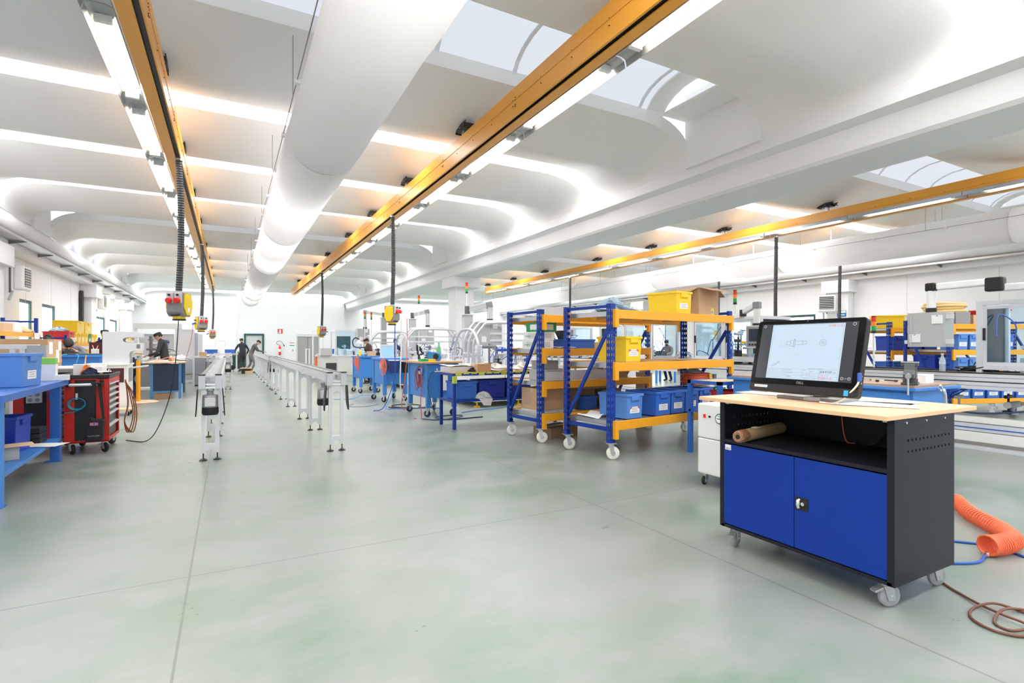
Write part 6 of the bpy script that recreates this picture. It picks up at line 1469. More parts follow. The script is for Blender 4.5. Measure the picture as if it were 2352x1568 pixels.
ob('elbow', MB().box(-.055, -.06, .73, .055, .055, .84), M_black, t, bev=.02); ob('arm', MB().bar((0, -.06, .785), (.08, -.56, .80), .10, .09), M_white, t, bev=.02)
ob('elbow', MB().box(.02, -.72, .68, .14, -.54, .85), M_black, t, bev=.02); ob('arm', MB().bar((.10, -.68, .72), (.34, -1.05, .74), .09, .09), M_lgrey, t, bev=.02); ob('elbow', MB().box(.30, -1.18, .66, .42, -1.04, .80), M_black, t, bev=.02)
ob('mast', MB().cyl((.42, -1.15, -.338), (.42, -1.15, .70), .045, 14), M_white, t, smooth=True)
t = thing('operator_panel', 'grey operator panel on an angled white arm, left of the monitor', 'control panel', (8.12, 6.08, 1.30), R(-78))
ob('housing', MB().box(-.16, 0, 0, .16, .16, .40), M_lgrey, t, bev=.01); ob('bezel', MB().box(-.14, -.008, .03, .15, 0, .38), M_grey, t); ob('display', MB().box(-.10, -.012, .12, .12, -.008, .34), mat('dark_display', (.03, .04, .06), .15), t)
for k in range(4): ob('button', MB().box(-.10 + .05 * k, -.014, .05, -.07 + .05 * k, -.008, .08), M_black, t)
ob('drop_tube', MB().box(-.05, .05, .43, .05, .12, .72), M_white, t, bev=.01); ob('flange', MB().cyl((0, .08, .40), (0, .08, .44), .07, 16), M_black, t); ob('elbow', MB().box(-.06, .03, .70, .06, .15, .82), M_grey, t, bev=.015)
ob('arm', MB().bar((-.03, .09, .76), (-.30, .22, .66), .09, .09), M_white, t, bev=.015); ob('elbow', MB().cyl((-.32, .23, .58), (-.32, .23, .70), .06, 14), M_black, t); ob('arm', MB().bar((-.34, .24, .60), (-.72, .50, .58), .10, .09), M_white, t, bev=.015); ob('base_joint', MB().cyl((-.74, .52, .43), (-.74, .52, .62), .06, 14).cyl((-.74, .52, -.3), (-.74, .52, .44), .035, 12), M_blackm, t)
tower('signal tower on the guard cage left of the monitor', 8.70, 6.95, 1.9, 2.15, base=1.0)
tower('small signal tower behind the top right of the monitor', 9.3, 4.75, .99, 1.55)
t = thing('plastic_bottle', 'clear plastic water bottle standing on the assembly line behind the vise', 'bottle', (8.66, 3.55, .992)); ob('bottle', MB().lathe([(.034, 0), (.036, .02), (.034, .09), (.036, .15), (.015, .21), (.014, .23)], 14), mat('clear_pet', (.80, .86, .92), .1, alpha=.55), t, smooth=True); ob('cap', MB().cyl((0, 0, .23), (0, 0, .25), .016, 10), M_white, t); ob('label', MB().lathe([(.0365, .10), (.0365, .13)], 14), mat('pale_label', (.70, .82, .90), .5), t)
t = thing('cable_bundle', 'black cables heaped on the assembly line right of the water bottle', 'cable bundle', (8.75, 3.2, .992)); rnd = random.Random(8); mb = MB()
for k in range(9):
    a = [(rnd.uniform(-.1, .1), rnd.uniform(-.22, .22), rnd.uniform(.01, .08)) for _ in range(5)]; mb.tube(spline(a, 5), .008, 6)
mb.tube(spline([(-.02, .05, .03), (-.02, .0, .14), (0, -.06, .03)], 6), .006, 6); ob('cables', mb, M_rubber, t, smooth=True)

# blue workbench with a vise behind the monitor
t = thing('workbench', 'sky blue workbench with drawers and a bench vise, behind the monitor', 'workbench', (5.22, 2.26, 0)); t.scale = (1, 1, 1.0582)
ob('tabletop', MB().box(-.03, .06, .90, .80, 2.0, .925), M_sky_blue, t, bev=.003); ob('top_board', MB().box(0, .08, .925, .76, 1.96, .945), mat('worn_board', (.40, .27, .20), .5, vary=.2), t); ob('side_cabinet', MB().box(.02, .10, .05, .62, 1.95, .90), M_sky_blue, t)
for k in range(2):
    d_ = ob('drawer', MB().box(.005, .12 + .62 * k, .72, .022, .68 + .62 * k, .88), M_sky_blue, t, bev=.004); ob('lock', MB().cyl((.006, .40 + .62 * k, .80), (-.006, .40 + .62 * k, .80), .018, 14), M_chrome, d_)
    ob('drawer', MB().box(.005, .12 + .62 * k, .1, .022, .68 + .62 * k, .70), M_sky_blue, t, bev=.004)
ob('warning_sticker', MB().prism([(.60, .78), (.68, .78), (.64, .85)], 'x', .002, .004), mat('mark_yellow', (.85, .62, .05)), t)
for y_ in (.11, 1.88): ob('leg', MB().box(.03, y_, 0, .10, y_ + .07, .06), M_sky_blue, t)
t = thing('bench_vise', 'dark steel bench vise on the corner of the sky blue workbench', 'vise', (5.32, 2.42, 1.002), R(20))
M_vise = mat('vise_grey', (.10, .11, .11), .45, metal=.4)
ob('base', MB().box(-.08, -.06, 0, .09, .06, .022).cyl((.02, 0, .022), (.02, 0, .055), .055, 16), M_vise, t, bev=.003)
ob('fixed_jaw', MB().prism([(-.03, .055), (.12, .055), (.12, .085), (.075, .12), (.07, .19), (.0, .19), (.0, .12), (-.03, .10)], 'y', -.045, .045).box(.0, -.06, .165, .055, .06, .195), M_vise, t, bev=.005)
ob('moving_jaw', MB().prism([(-.14, .06), (-.03, .06), (-.03, .10), (-.008, .13), (-.008, .19), (-.06, .19), (-.07, .13), (-.14, .10)], 'y', -.04, .04).box(-.055, -.06, .165, -.008, .06, .195), M_vise, t, bev=.005); ob('jaw_plate', MB().box(-.06, -.062, .195, .06, .062, .203), M_steel, t)
ob('screw', MB().cyl((-.14, 0, .08), (-.19, 0, .08), .022, 14), M_steel, t); ob('handle_bar', MB().cyl((-.178, 0, -.08), (-.178, 0, .11), .008, 8), M_steel, t)
t = thing('air_gun', 'silver air blow gun hanging at the right end of the sky blue workbench', 'air gun', (5.55, 2.26, .835)); ob('barrel', MB().cyl((0, 0, .10), (-.12, -.02, .17), .009, 10).cyl((0, 0, .09), (-.05, -.01, .125), .016, 10), M_chrome, t, smooth=True); ob('grip', MB().bar((0, 0, .10), (.0, -.01, -.03), .03, .025), M_steel, t, bev=.006); ob('hose', MB().tube(spline([(0, -.01, -.03), (.0, -.01, -.12), (.05, .0, -.3)], 6), .009, 8), M_hose_b, t); ob('hook', MB().bar((0, .0, .11), (.02, .06, .13), .01, .01), M_steel, t)
carton('white and blue box at the right end of the sky blue workbench', (5.66, 2.50, 1.0), R(8), .22, .16, .08, M_paper, tape=False)
t = thing('hand_tools', 'chrome wrenches and cutters lying on the sky blue workbench', 'tools', (5.45, 2.95, 1.0)); rnd = random.Random(12)
for k in range(9):
    a = rnd.uniform(0, 3.1); x_, y_ = rnd.uniform(-.15, .2), rnd.uniform(-.3, .35); ob('wrench', MB().bar((x_, y_, .012), (x_ + .12 * math.cos(a), y_ + .12 * math.sin(a), .012), .016, .01).cyl((x_, y_, .004), (x_, y_, .02), .016, 8), (M_chrome, M_blackm, M_steel)[k % 3], t)
t = thing('spray_bottle', 'white spray bottle with red print behind the right edge of the monitor', 'bottle', (5.45, 3.12, 1.0)); ob('body', MB().lathe([(.045, 0), (.045, .14), (.02, .19), (.015, .22)], 14), M_white, t, smooth=True); ob('print', MB().lathe([(.0455, .05), (.0455, .06), (.0455, .07)], 14).lathe([(.0455, .09), (.0455, .10)], 14), M_redprint, t); ob('spray_head', MB().box(-.05, -.012, .22, .02, .012, .25), M_white, t)
t = thing('magnifier_lamp', 'white magnifier lamp on a jointed arm, its head above the top right of the monitor', 'lamp', (5.75, 3.15, 1.0)); ob('base', MB().cyl((0, 0, 0), (0, 0, .03), .07, 16), M_white, t); ob('arm', MB().tube([(0, 0, .03), (0, .02, .35), (-.04, .0, .60), (-.16, -.12, .45)], .012, 8), M_white, t); ob('head', MB().lathe([(.10, -.01), (.11, .0), (.10, .03), (.06, .04)], 20, (-.20, -.18, .33)), M_white, t, smooth=True)
# blue framed table left of the monitor
t = thing('frame_table', 'blue framed table with a wooden board, partly hidden by the left edge of the monitor', 'table', (5.12, 4.30, 0))
for x_ in (0, .95):
    for y_ in (0, .45): ob('leg', MB().box(x_, y_, 0, x_ + .05, y_ + .05, .915), M_mid_blue, t)
ob('top_frame', MB().box(0, 0, .875, 1.0, .04, .915).box(0, .46, .875, 1.0, .50, .915).box(0, .04, .875, .04, .46, .915).box(.96, .04, .875, 1.0, .46, .915), M_mid_blue, t); ob('board', MB().box(.04, .04, .89, .96, .46, .912), M_wood, t); ob('lower_shelf', MB().box(.0, .02, .52, 1.0, .48, .55), M_mid_blue, t)
storage_bin('red bin on the lower shelf of the blue framed table', (5.58, 4.46, .55), 0, .5, .36, .24, M_bin_red, lab=False)

# racks by the right wall
def static_rack(label, loc, rz, L, Dp, ztop, levels):
    t = thing('storage_rack', label, 'rack', loc, rz)
    for ix, x in enumerate((0, L)):
        for iy, y in enumerate((0, Dp)):
            mb, perf, wx, wy = upright_mesh(0.0, ztop); s_ = -1 if iy == 0 else 1; e_ = -1 if ix == 0 else 1
            perf('y', s_ * wy / 2, -wx / 2, wx / 2); perf('x', e_ * wx / 2, -wy / 2, wy / 2); mb.xf(Matrix.Translation((x, y, 0))); ob('upright', mb, M_blue, t)
        ob('end_bar', MB().bar((x, .03, ztop - .03), (x, Dp - .03, ztop - .03), .03, .035), M_blue, t); ob('brace', MB().bar((x, Dp - .03, ztop - .25), (x, .03, levels[-1] - .3), .03, .04), M_blue, t); ob('end_bar', MB().bar((x, .03, .2), (x, Dp - .03, .2), .03, .05), M_blue, t)
    for z in levels:
        for s_, y in ((-1, 0), (1, Dp)):
            yy = y + s_ * .033; y0, y1 = sorted((yy + s_ * .004, yy + s_ * .044)); ob('beam', MB().box(.04, y0, z - .09, L - .04, y1, z).box(-.006, y0, z - .19, .045, y1, z + .005).box(L - .045, y0, z - .19, L + .006, y1, z + .005), M_orange, t, bev=.003)
        ob('shelf_panel', MB().box(.05, 0, z - .04, L - .05, Dp, z - .01), M_steel, t)
    return t
AQ = R(-22); Q0 = (11.6, 4.64, 0); P0 = (12.2, 5.93, 0)
static_rack('blue and orange rack by the right wall carrying a cream hose coil on top', Q0, AQ, 2.4, .92, 1.84, (1.74, 1.27, .83, .38))
static_rack('blue and orange rack just right of the monitor with a yellow bin on top', P0, AQ, 2.4, .9, 1.84, (1.72, 1.24, .70))
def rq(x, y, z): return on(Q0, AQ, x, y, z)
def rp(x, y, z): return on(P0, AQ, x, y, z)
GQ = 'bins on the shelves of the hose coil rack'
for k in range(5): storage_bin('blue bin on the second shelf of the hose coil rack, %s from the left' % ORD[k], rq(.20 + .235 * k, .12, 1.27), AQ, .22, .40, .29, M_bin_light if k < 2 else M_bin_blue, group=GQ)
for k in range(3): storage_bin('blue bin on the third shelf of the hose coil rack, %s from the left' % ORD[k], rq(.20 + .235 * k, .12, .83), AQ, .22, .40, .29, M_bin_light, group=GQ)
storage_bin('yellow bin on the third shelf of the hose coil rack', rq(.92, .12, .83), AQ, .24, .40, .29, M_bin_yel, group=GQ)
storage_bin('blue bin right of the yellow one on the third shelf of the hose coil rack', rq(1.18, .12, .83), AQ, .22, .40, .2, M_bin_blue, group=GQ)
for k in range(5): storage_bin('blue bin on the bottom shelf of the hose coil rack, %s from the left' % ORD[k], rq(.22 + .30 * k, .12, .38), AQ, .28, .40, .25, M_bin_blue, group=GQ)
storage_bin('large dark blue bin inside the end of the hose coil rack', rq(.28, .62, .83), AQ + R(-90), .50, .42, .34, M_bin_dark, lab=False, name='large_bin')
storage_bin('red bin on top of the hose coil rack', rq(1.10, .25, 1.74), AQ, .36, .5, .28, M_bin_red)
carton('tan carton on top of the hose coil rack, in front of the red bin', rq(.62, .1, 1.74), AQ, .30, .22, .17, mat('tan_box', (.65, .42, .25)), tape=False)
carton('grey machine cover on top of the hose coil rack', rq(.26, .12, 1.74), AQ, .30, .26, .22, M_grey, tape=False, name='grey_box', cat='box')
for lab, m_, z0, r0, n_ in (('black hose coiled under the cream one on top of the hose coil rack', M_rubber, 1.748, .36, 4), ('cream hose coil on top of the rack behind the hanging grey cabinet', M_hose_y, 1.945, .38, 5)):
    t = thing('hose_coil', lab, 'hose', rq(.48, .58, z0), AQ); mb = MB()
    for k in range(n_):
        rr_ = r0 - .02 * (k % 3); mb.tube([(rr_ * math.cos(2 * math.pi * i / 30) + .02 * math.sin(k * 2), rr_ * .72 * math.sin(2 * math.pi * i / 30), .03 + .042 * k + .012 * math.sin(2 * math.pi * i / 30 + k)) for i in range(30)], .024, 8, closed=True)
    ob('coil', mb, m_, t, smooth=True)
storage_bin('yellow bin on top of the rack just right of the monitor', rp(.37, .45, 1.72), AQ + R(60), .34, .64, .28, M_bin_yel, lab=False)
storage_bin('blue bin between yellow and red ones atop the rack right of the monitor', rp(.86, .24, 1.72), AQ, .2, .4, .26, M_bin_blue, lab=False)
storage_bin('red bin beside the open carton on top of the rack right of the monitor', rp(1.08, .24, 1.72), AQ, .18, .36, .25, M_bin_red, lab=False)
h_ = .24
t = carton('open carton with a tall flap on top of the rack right of the monitor', rp(1.56, .3, 1.72), AQ, .46, .4, h_, flaps=[((-.23, .2, h_), (.23, .2, h_), (0, .03, .26)), ((.23, -.2, h_), (.23, .2, h_), (.16, 0, .03)), ((-.23, .2, h_), (-.23, -.2, h_), (-.12, 0, -.09))])
for k in range(3): storage_bin('dark blue bin, %s from left, middle shelf of the rack right of the monitor' % ORD[k], rp(.26 + .36 * k, .25, 1.24), AQ, .33, .5, .31, M_bin_dark, lab=False)
for k, (m_, n_) in enumerate(((M_bin_blue, 'blue'), (M_bin_green, 'green'), (M_bin_yel, 'yellow'))): storage_bin('%s bin on the lower shelf of the rack right of the monitor' % n_, rp(.24 + .34 * k, .25, .70), AQ, .30, .5, .30, m_, lab=False)
carton('brown carton on the lower shelf of the rack right of the monitor', rp(1.3, .25, .70), AQ, .4, .4, .28)
# racks along the far right wall (seen over the line) and left wall shelves
M_sh = M_orange
static_rack('blue and orange rack standing by the right wall windows behind the guard cages', (15.6, 12.2, 0), R(-80), 2.6, .8, 1.9, (1.5, 1.05, .5))
for k in range(5): storage_bin('%s bin along the wall rack behind the guard cages, %s' % (('yellow', 'yellow', 'blue', 'yellow', 'blue')[k], ORD[k]), on((15.6, 12.2, 0), R(-80), .3 + .5 * k, .4, 1.05), R(-80), .44, .5, .30, (M_bin_yel, M_bin_yel, M_bin_blue, M_bin_yel, M_bin_blue)[k], lab=False, group='bins on the wall rack behind the guard cages')
t = thing('work_desk', 'grey desk with a small machine in front of the bearded worker', 'desk', (14.0, 14.2, 0)); ob('tabletop', MB().box(-.7, -.3, .88, .35, .6, .92), M_sky_blue, t)
for x_ in (-.65, .25):
    for y_ in (-.25, .5): ob('leg', MB().box(x_, y_, 0, x_ + .06, y_ + .06, .88), M_sky_blue, t)
ob('small_machine', MB().box(-.5, -.05, .92, .05, .4, 1.10).box(-.45, 0, 1.10, .0, .35, 1.15), M_blackm, t)
t = thing('white_cabinet', 'white machine cabinet behind the rack openings', 'cabinet', (12.6, 15.2, 0)); ob('body', MB().box(0, 0, .05, .8, .7, 1.9), M_white, t, bev=.01); ob('door_gap', MB().box(.39, -.004, .1, .41, 0, 1.85), M_grey, t); ob('plinth', MB().box(.02, .02, 0, .78, .68, .05), M_blackm, t)

# wall heaters and wall fittings
def heater(label, loc, rz):
    t = thing('wall_heater', label, 'heater', loc, rz)
    ob('housing', MB().box(-.29, -.16, 0, .29, .06, .62), M_white, t, bev=.05); ob('dark_recess', MB().box(-.23, -.165, .10, .23, -.158, .56), M_black, t)
    for k in range(7):
        z = .115 + .063 * k; ob('louvre', MB().prism([(-.17, z), (-.19, z + .022), (-.183, z + .026), (-.163, z + .006)], 'x', -.23, .23), M_white, t)
    ob('bracket', MB().box(-.02, .1, .62, .02, .2, .70).box(-.02, .16, -.05, .02, .2, .70), M_steel_d, t); ob('pipe', MB().tube(spline([(-.1, .1, 0), (-.1, .14, -.12), (-.1, .18, -.25)], 5), .03, 8), M_steel, t)
heater('white louvred heater on the right wall just above the monitor', (17.6 * KW, 10.45 * KW, kz(2.46)), R(-60))
heater('nearest white louvred heater on the left wall', (-4.24 * KW, 16.0 * KW, kz(2.6)), R(90))
heater('farther white louvred heater on the left wall', (-4.24 * KW, 24.65 * KW, kz(2.7)), R(90))
t = thing('wall_sign', 'blue and white sign on the right wall pillar beside the heater', 'sign', (17.84 * KW, 10.1 * KW, kz(2.3)), R(-90)); multi('plate', [(MB().box(-.16, -.01, 0, .16, 0, .22), mat('sign_blue', (.02, .15, .50), .5)), (MB().box(-.15, -.012, .13, .15, -.01, .21).box(-.12, -.012, .05, .12, -.01, .08), M_paper)], t)
t = thing('roller_door', 'dark open shutter strip on the left wall beyond the second window', 'shutter', (-4.58 * KW, 23.2 * KW, 0)); ob('strip', MB().box(0, 0, 1.9, .10, .22, 3.45), M_blackm, t)
for k in range(3):
    t = thing('wall_lamp', 'lit white wall lamp under the left gutter, %s of the row of three' % ORD[k], 'lamp', (-4.2 * KW, (26.2 + 2.2 * k) * KW, kz(3.22))); ob('housing', MB().box(-.15, -.5, .10, .12, .5, .20), M_white, t, bev=.01); ob('diffuser', MB().box(-.13, -.48, .06, .10, .48, .10), M_tube, t, bev=.01)

# shelves along the left wall
def wall_shelf(label, x, y0, y1, levels, ztop=1.75):
    t = thing('storage_rack', label, 'rack', (x, y0, 0)); L = y1 - y0
    for x_ in (0, -.55):
        for y_ in (0, L): ob('upright', MB().box(x_ - .03, y_ - .035, 0, x_ + .03, y_ + .035, ztop), M_blue, t)
    for z in levels: ob('beam', MB().box(.03, 0, z - .09, .06, L, z).box(-.61, 0, z - .09, -.58, L, z), M_orange, t); ob('shelf_panel', MB().box(-.58, .04, z - .03, .03, L - .04, z - .005), M_steel, t)
    for y_ in (0, L): ob('end_bar', MB().box(-.55, y_ - .02, ztop - .1, 0, y_ + .02, ztop - .06), M_blue, t)
    return t
wall_shelf('blue and orange shelf with blue bins at the far left of the photo', -3.75, 12.6, 15.2, (1.62, 1.12, .6), 1.95)
for k in range(4): storage_bin('blue bin on the far left shelf above the long carton, %s from the left' % ORD[k], (-3.98, 13.0 + .40 * k, 1.12), R(90), .34, .5, .32, M_bin_blue, group='blue bins on the far left shelf')
carton('tan carton on top of the far left shelf', (-3.95, 13.6, 1.62), 0, .35, .5, .16, mat('tan_box', (.65, .42, .25)), tape=False)
carton('white and black device box on top of the far left shelf', (-3.95, 14.2, 1.62), 0, .34, .45, .20, M_white, tape=False)
lump('plastic_bag', 'pale paper rolls on top of the far left shelf', 'paper', (-3.9, 14.8, 1.62), 0, .2, .3, .12, mat('pale_cardboard', (.62, .46, .26)), 81)
sheet_ = tag(ob('hanging_sheet', MB().box(-3.67, 14.75, 1.16, -3.665, 15.1, 1.62), M_paper), 'white sheet hanging from the end of the far left shelf', 'paper')
wall_shelf('blue and orange shelf loaded with yellow and red bins on the left wall', -3.75, 17.6, 21.6, (1.42, .9, .4), 1.62)
GY = 'yellow bins on the left wall shelf'
storage_bin('red bin at the left end of the left wall shelf', (-4.0, 18.1, 1.42), R(90), .62, .56, .30, M_bin_red, group=GY)
for k in range(7): storage_bin('%s bin on the left wall shelf, %s from the red one' % ('green' if k == 4 else 'yellow', ORD[k]), (-4.0, 18.65 + .42 * k, 1.42), R(90), .38, .52, .28, M_bin_green if k == 4 else M_bin_yel, group=GY)
for k in range(2): storage_bin('big yellow bin stacked on the yellow bins of the left wall shelf, %s one' % ('nearer', 'farther')[k], (-4.0, 19.1 + .95 * k, 1.70), R(90), .85, .56, .34, M_bin_yel, group=GY)
for k in range(3): storage_bin('yellow bin on the second shelf of the left wall shelf, %s from the near end' % ORD[k], (-4.0, 20.1 + .45 * k, .90), R(90), .40, .52, .32, M_bin_yel, group=GY)
lump('plastic_bag', 'pale blue bags on the red bin of the left wall shelf', 'plastic bag', (-4.0, 18.1, 1.715), 0, .22, .25, .12, mat('pale_blue_bag', (.55, .66, .78), .4), 85)
wall_shelf('farther blue and orange shelf with yellow bins on the left wall', -3.75, 25.4, 29.0, (1.42, .9, .4), 1.55)
for k in range(6): storage_bin('yellow bin on the farther left wall shelf, %s from the near end' % ORD[k], (-4.0, 25.8 + .55 * k, 1.42), R(90), .50, .52, .34, M_bin_yel, group='yellow bins on the farther left wall shelf')
storage_bin('red bin on the second shelf of the farther left wall shelf', (-4.0, 25.8, .90), R(90), .62, .52, .36, M_bin_red, lab=False)
# ---------------------------------------------------------------- people
def ik(a, b, l1, l2, pole):
    a, b = Vector(a), Vector(b); d = b - a; L = min(d.length, (l1 + l2) * .999); d.normalize()
    x = (l1 * l1 - l2 * l2 + L * L) / (2 * L); h = math.sqrt(max(0, l1 * l1 - x * x))
    p = Vector(pole); p = (p - d * p.dot(d)).normalized()
    return a + d * x + p * h, a + d * L
def person(label, loc, rz, lean=0.0, hands=((-.2, .35, 1.05), (.2, .35, 1.05)), head_pitch=0.0, top=None, bottom=None, hair=None, feet=((-.11, .0), (.11, .0)), cap=None, glasses=False, beard=False, scale=1.0, logo=None, pelvis_shift=0.0, seat=None):
    """faces +y in its own frame; one skinned body, hair / cap / glasses / belt as children"""
    top = top or M_cloth_g; bottom = bottom or M_trouser; hair = hair or M_hair_d
    t = thing('person', label, 'person', loc, rz); t.scale = (scale,) * 3
    ph = .93 if seat is None else seat + .1
    pv = Vector((0, pelvis_shift, ph)); c, s = math.cos(lean), math.sin(lean)
    def T(x, y, z): return Vector((x, pv.y + y * c + z * s, pv.z + z * c - y * s))
    V, E_, Rr, K = [], [], [], []
    def add(p, r, par=None, k=None):
        V.append(Vector(p)); Rr.append(r); i = len(V) - 1
        if par is not None: E_.append((par, i)); K.append(k)
        return i
    i0 = add(pv, (.15, .115)); wst = add(T(0, 0, .18), (.135, .105), i0, 't'); ch = add(T(0, 0, .36), (.165, .12), wst, 't'); nb = add(T(0, .0, .50), (.085, .075), ch, 't')
    hp = lean + head_pitch; hc, hs = math.cos(hp), math.sin(hp); n0 = T(0, .0, .50)
    def Hd(x, y, z): return Vector((x, n0.y + y * hc + z * hs, n0.z + z * hc - y * hs))
    nk = add(Hd(0, .015, .06), (.052, .052), nb, 's'); h1 = add(Hd(0, .03, .13), (.070, .078), nk, 's'); h2 = add(Hd(0, .02, .20), (.078, .095), h1, 's'); h3 = add(Hd(0, .01, .265), (.058, .07), h2, 's')
    for k, sx in enumerate((-1, 1)):
        sh = add(T(sx * .175, 0, .44), (.068, .068), nb, 't'); shp = V[sh]; hd = Vector(hands[k]); el, wr = ik(shp, hd, .29, .26, (sx * .7, -.5, -.6))
        e_ = add(el, (.047, .047), sh, 't'); w_ = add(el.lerp(wr, .88), (.036, .036), e_, 't'); wv = add(wr, (.028, .028), w_, 's')
        d = (wr - el).normalized(); side = d.cross(Vector((0, 0, 1))); side = side.normalized() if side.length > .1 else Vector((1, 0, 0)); dn = Vector((0, 0, -1)) - d * d.dot(Vector((0, 0, -1))); dn = dn.normalized() if dn.length > .1 else Vector((0, 0, -1))
        pm = add(wr + d * .055, (.030, .018), wv, 's')
        for q in range(4):
            o_ = (q - 1.5) * .02; ln_ = (.075, .085, .08, .062)[q]; f1 = add(wr + d * .10 + side * o_, (.0085, .0085), pm, 's'); f2 = add(wr + d * (.10 + ln_ * .5) + side * o_ * 1.1 + dn * .012, (.008, .008), f1, 's'); add(wr + d * (.10 + ln_ * .85) + side * o_ * 1.1 + dn * .035, (.007, .007), f2, 's')
        th = add(wr + d * .05 - side * sx * .035 + dn * .01, (.009, .009), wv, 's'); add(wr + d * .09 - side * sx * .05 + dn * .025, (.008, .008), th, 's')
        hip = add(pv + Vector((sx * .095, 0, -.06)), (.095, .095), i0, 'b')
        fx, fy = feet[k]; kn, an = ik(V[hip], (fx, fy, .085), .43, .43, (0, 1, 0.1))
        kn_ = add(kn, (.062, .065), hip, 'b'); cf = add(kn.lerp(an, .45), (.056, .06), kn_, 'b'); an_ = add(an, (.047, .05), cf, 'b'); add(Vector((fx, fy, .045)), (.043, .045), an_, 'f'); hl = len(V) - 1; add(Vector((fx * 1.15, fy + .13, .04)), (.042, .036), hl, 'f'); add(Vector((fx * 1.2, fy + .19, .032)), (.034, .026), len(V) - 1, 'f')
    me = bpy.data.meshes.new('body'); me.from_pydata([tuple(v) for v in V], E_, []); o = bpy.data.objects.new('body', me); COL.objects.link(o)
    md = o.modifiers.new('skin', 'SKIN'); sv = me.skin_vertices[0].data
    for i, r_ in enumerate(Rr): sv[i].radius = r_
    sv[0].use_root = True; md.use_smooth_shade = True
    sd = o.modifiers.new('sub', 'SUBSURF'); sd.levels = 2; sd.render_levels = 2
    dg = bpy.context.evaluated_depsgraph_get(); nm = bpy.data.meshes.new_from_object(o.evaluated_get(dg)); o.modifiers.clear(); o.data = nm; nm.name = 'body'
    nm.materials.clear()
    for m_ in (top, bottom, M_skin, M_shoe): nm.materials.append(m_)
    code = {'t': 0, 'b': 1, 's': 2, 'f': 3}; segs = [(V[a], V[b], max(Rr[a]) * .5 + max(Rr[b]) * .5, code[k]) for (a, b), k in zip(E_, K)]
    for p in nm.polygons:
        cc = p.center; best = None
        for a, b, r_, k in segs:
            ab = b - a; u = max(0, min(1, (cc - a).dot(ab) / max(1e-9, ab.length_squared))); dd = (cc - (a + ab * u)).length - r_
            if best is None or dd < best[0]: best = (dd, k)
        p.material_index = best[1]; p.use_smooth = True
    o.parent = t
    # hair or cap on the skull
    def skull(zmin, r_, back, name, m_):
        n, mm = 16, 8; vs_ = []; fs_ = []
        for i in range(mm + 1):
            ph_ = math.pi * .5 * i / mm
            for k in range(n):
                a = 2 * math.pi * k / n; low = zmin - (.055 if math.sin(a) < -.1 else 0) - (.02 if abs(math.cos(a)) > .8 else 0)
                z = .205 + (low - .205) * (1 - i / mm) if i < mm * .4 else .205 + .088 * math.sin(ph_ * 1.0)
                rr_ = r_ * (1 if i < mm * .4 else math.cos((i / mm - .4) / .6 * math.pi * .49))
                vs_.append(tuple(Hd(rr_ * .9 * math.cos(a), .012 + rr_ * 1.08 * math.sin(a) - back, z)))
        fs_ = [(i * n + k, i * n + (k + 1) % n, (i + 1) * n + (k + 1) % n, (i + 1) * n + k) for i in range(mm) for k in range(n)] + [tuple(mm * n + k for k in range(n))]
        return ob(name, MB().add(vs_, fs_), m_, t, smooth=True)
    if cap:
        cp_ = skull(.20, .100, .0, 'cap', cap); ob('cap_peak', MB().add([tuple(Hd(x, y, z)) for x, y, z in ((-.07, .08, .205), (.07, .08, .205), (.05, .17, .19), (-.05, .17, .19), (-.07, .08, .213), (.07, .08, .213), (.05, .17, .198), (-.05, .17, .198))], [(0, 1, 2, 3), (7, 6, 5, 4), (0, 4, 5, 1), (1, 5, 6, 2), (2, 6, 7, 3), (3, 7, 4, 0)]), cap, cp_)
    else: skull(.215, .098, .008, 'hair', hair)
    fc = MB(); fe = MB(); fm = MB()
    fc.add([tuple(Hd(*p)) for p in ((-.014, .108, .145), (.014, .108, .145), (0, .108, .195), (0, .138, .152))], [(0, 1, 3), (1, 2, 3), (2, 0, 3), (0, 2, 1)])
    for sx in (-1, 1): fc.add([tuple(Hd(sx * (.078 + dx), .01 + dy, .175 + dz)) for dx, dy, dz in ((0, -.02, -.03), (0, .015, -.025), (0, .02, .03), (0, -.02, .035), (.014, -.025, -.015), (.014, -.02, .03))], [(0, 1, 2, 3), (0, 4, 1), (1, 4, 5, 2), (2, 5, 3), (3, 5, 4, 0)]); e_ = Hd(sx * .032, .100, .195); fe.sph(e_, .010, n=8, m=6)
    m0 = [Hd(x, y, z) for x, y, z in ((-.025, .10, .112), (.025, .10, .112), (.02, .104, .122), (-.02, .104, .122))]; fm.add([tuple(p) for p in m0] + [tuple(p + (Hd(0, .004, 0) - Hd(0, 0, 0))) for p in m0], [(0, 1, 2, 3), (7, 6, 5, 4), (0, 4, 5, 1), (1, 5, 6, 2), (2, 6, 7, 3), (3, 7, 4, 0)])
    multi('face', [(fc, M_skin), (fe, M_hair_d), (fm, mat('lips', (.45, .18, .15), .5))], t)
    if glasses: ob('glasses', MB().tube([tuple(Hd(.032 + .026 * math.cos(2 * math.pi * k / 12), .113, .195 + .02 * math.sin(2 * math.pi * k / 12))) for k in range(12)], .003, 5, closed=True).tube([tuple(Hd(-.032 + .026 * math.cos(2 * math.pi * k / 12), .113, .195 + .02 * math.sin(2 * math.pi * k / 12))) for k in range(12)], .003, 5, closed=True).bar(Hd(-.058, .11, .2), Hd(-.082, .0, .2), .004).bar(Hd(.058, .11, .2), Hd(.082, 0, .2), .004).bar(Hd(-.008, .115, .2), Hd(.008, .115, .2), .004), M_black, t)
    if beard: fb = MB(); fb.sph(Hd(0, .055, .105), .062, (1, .9, .6), 12, 8); ob('beard', fb, M_hair_d, t, smooth=True)
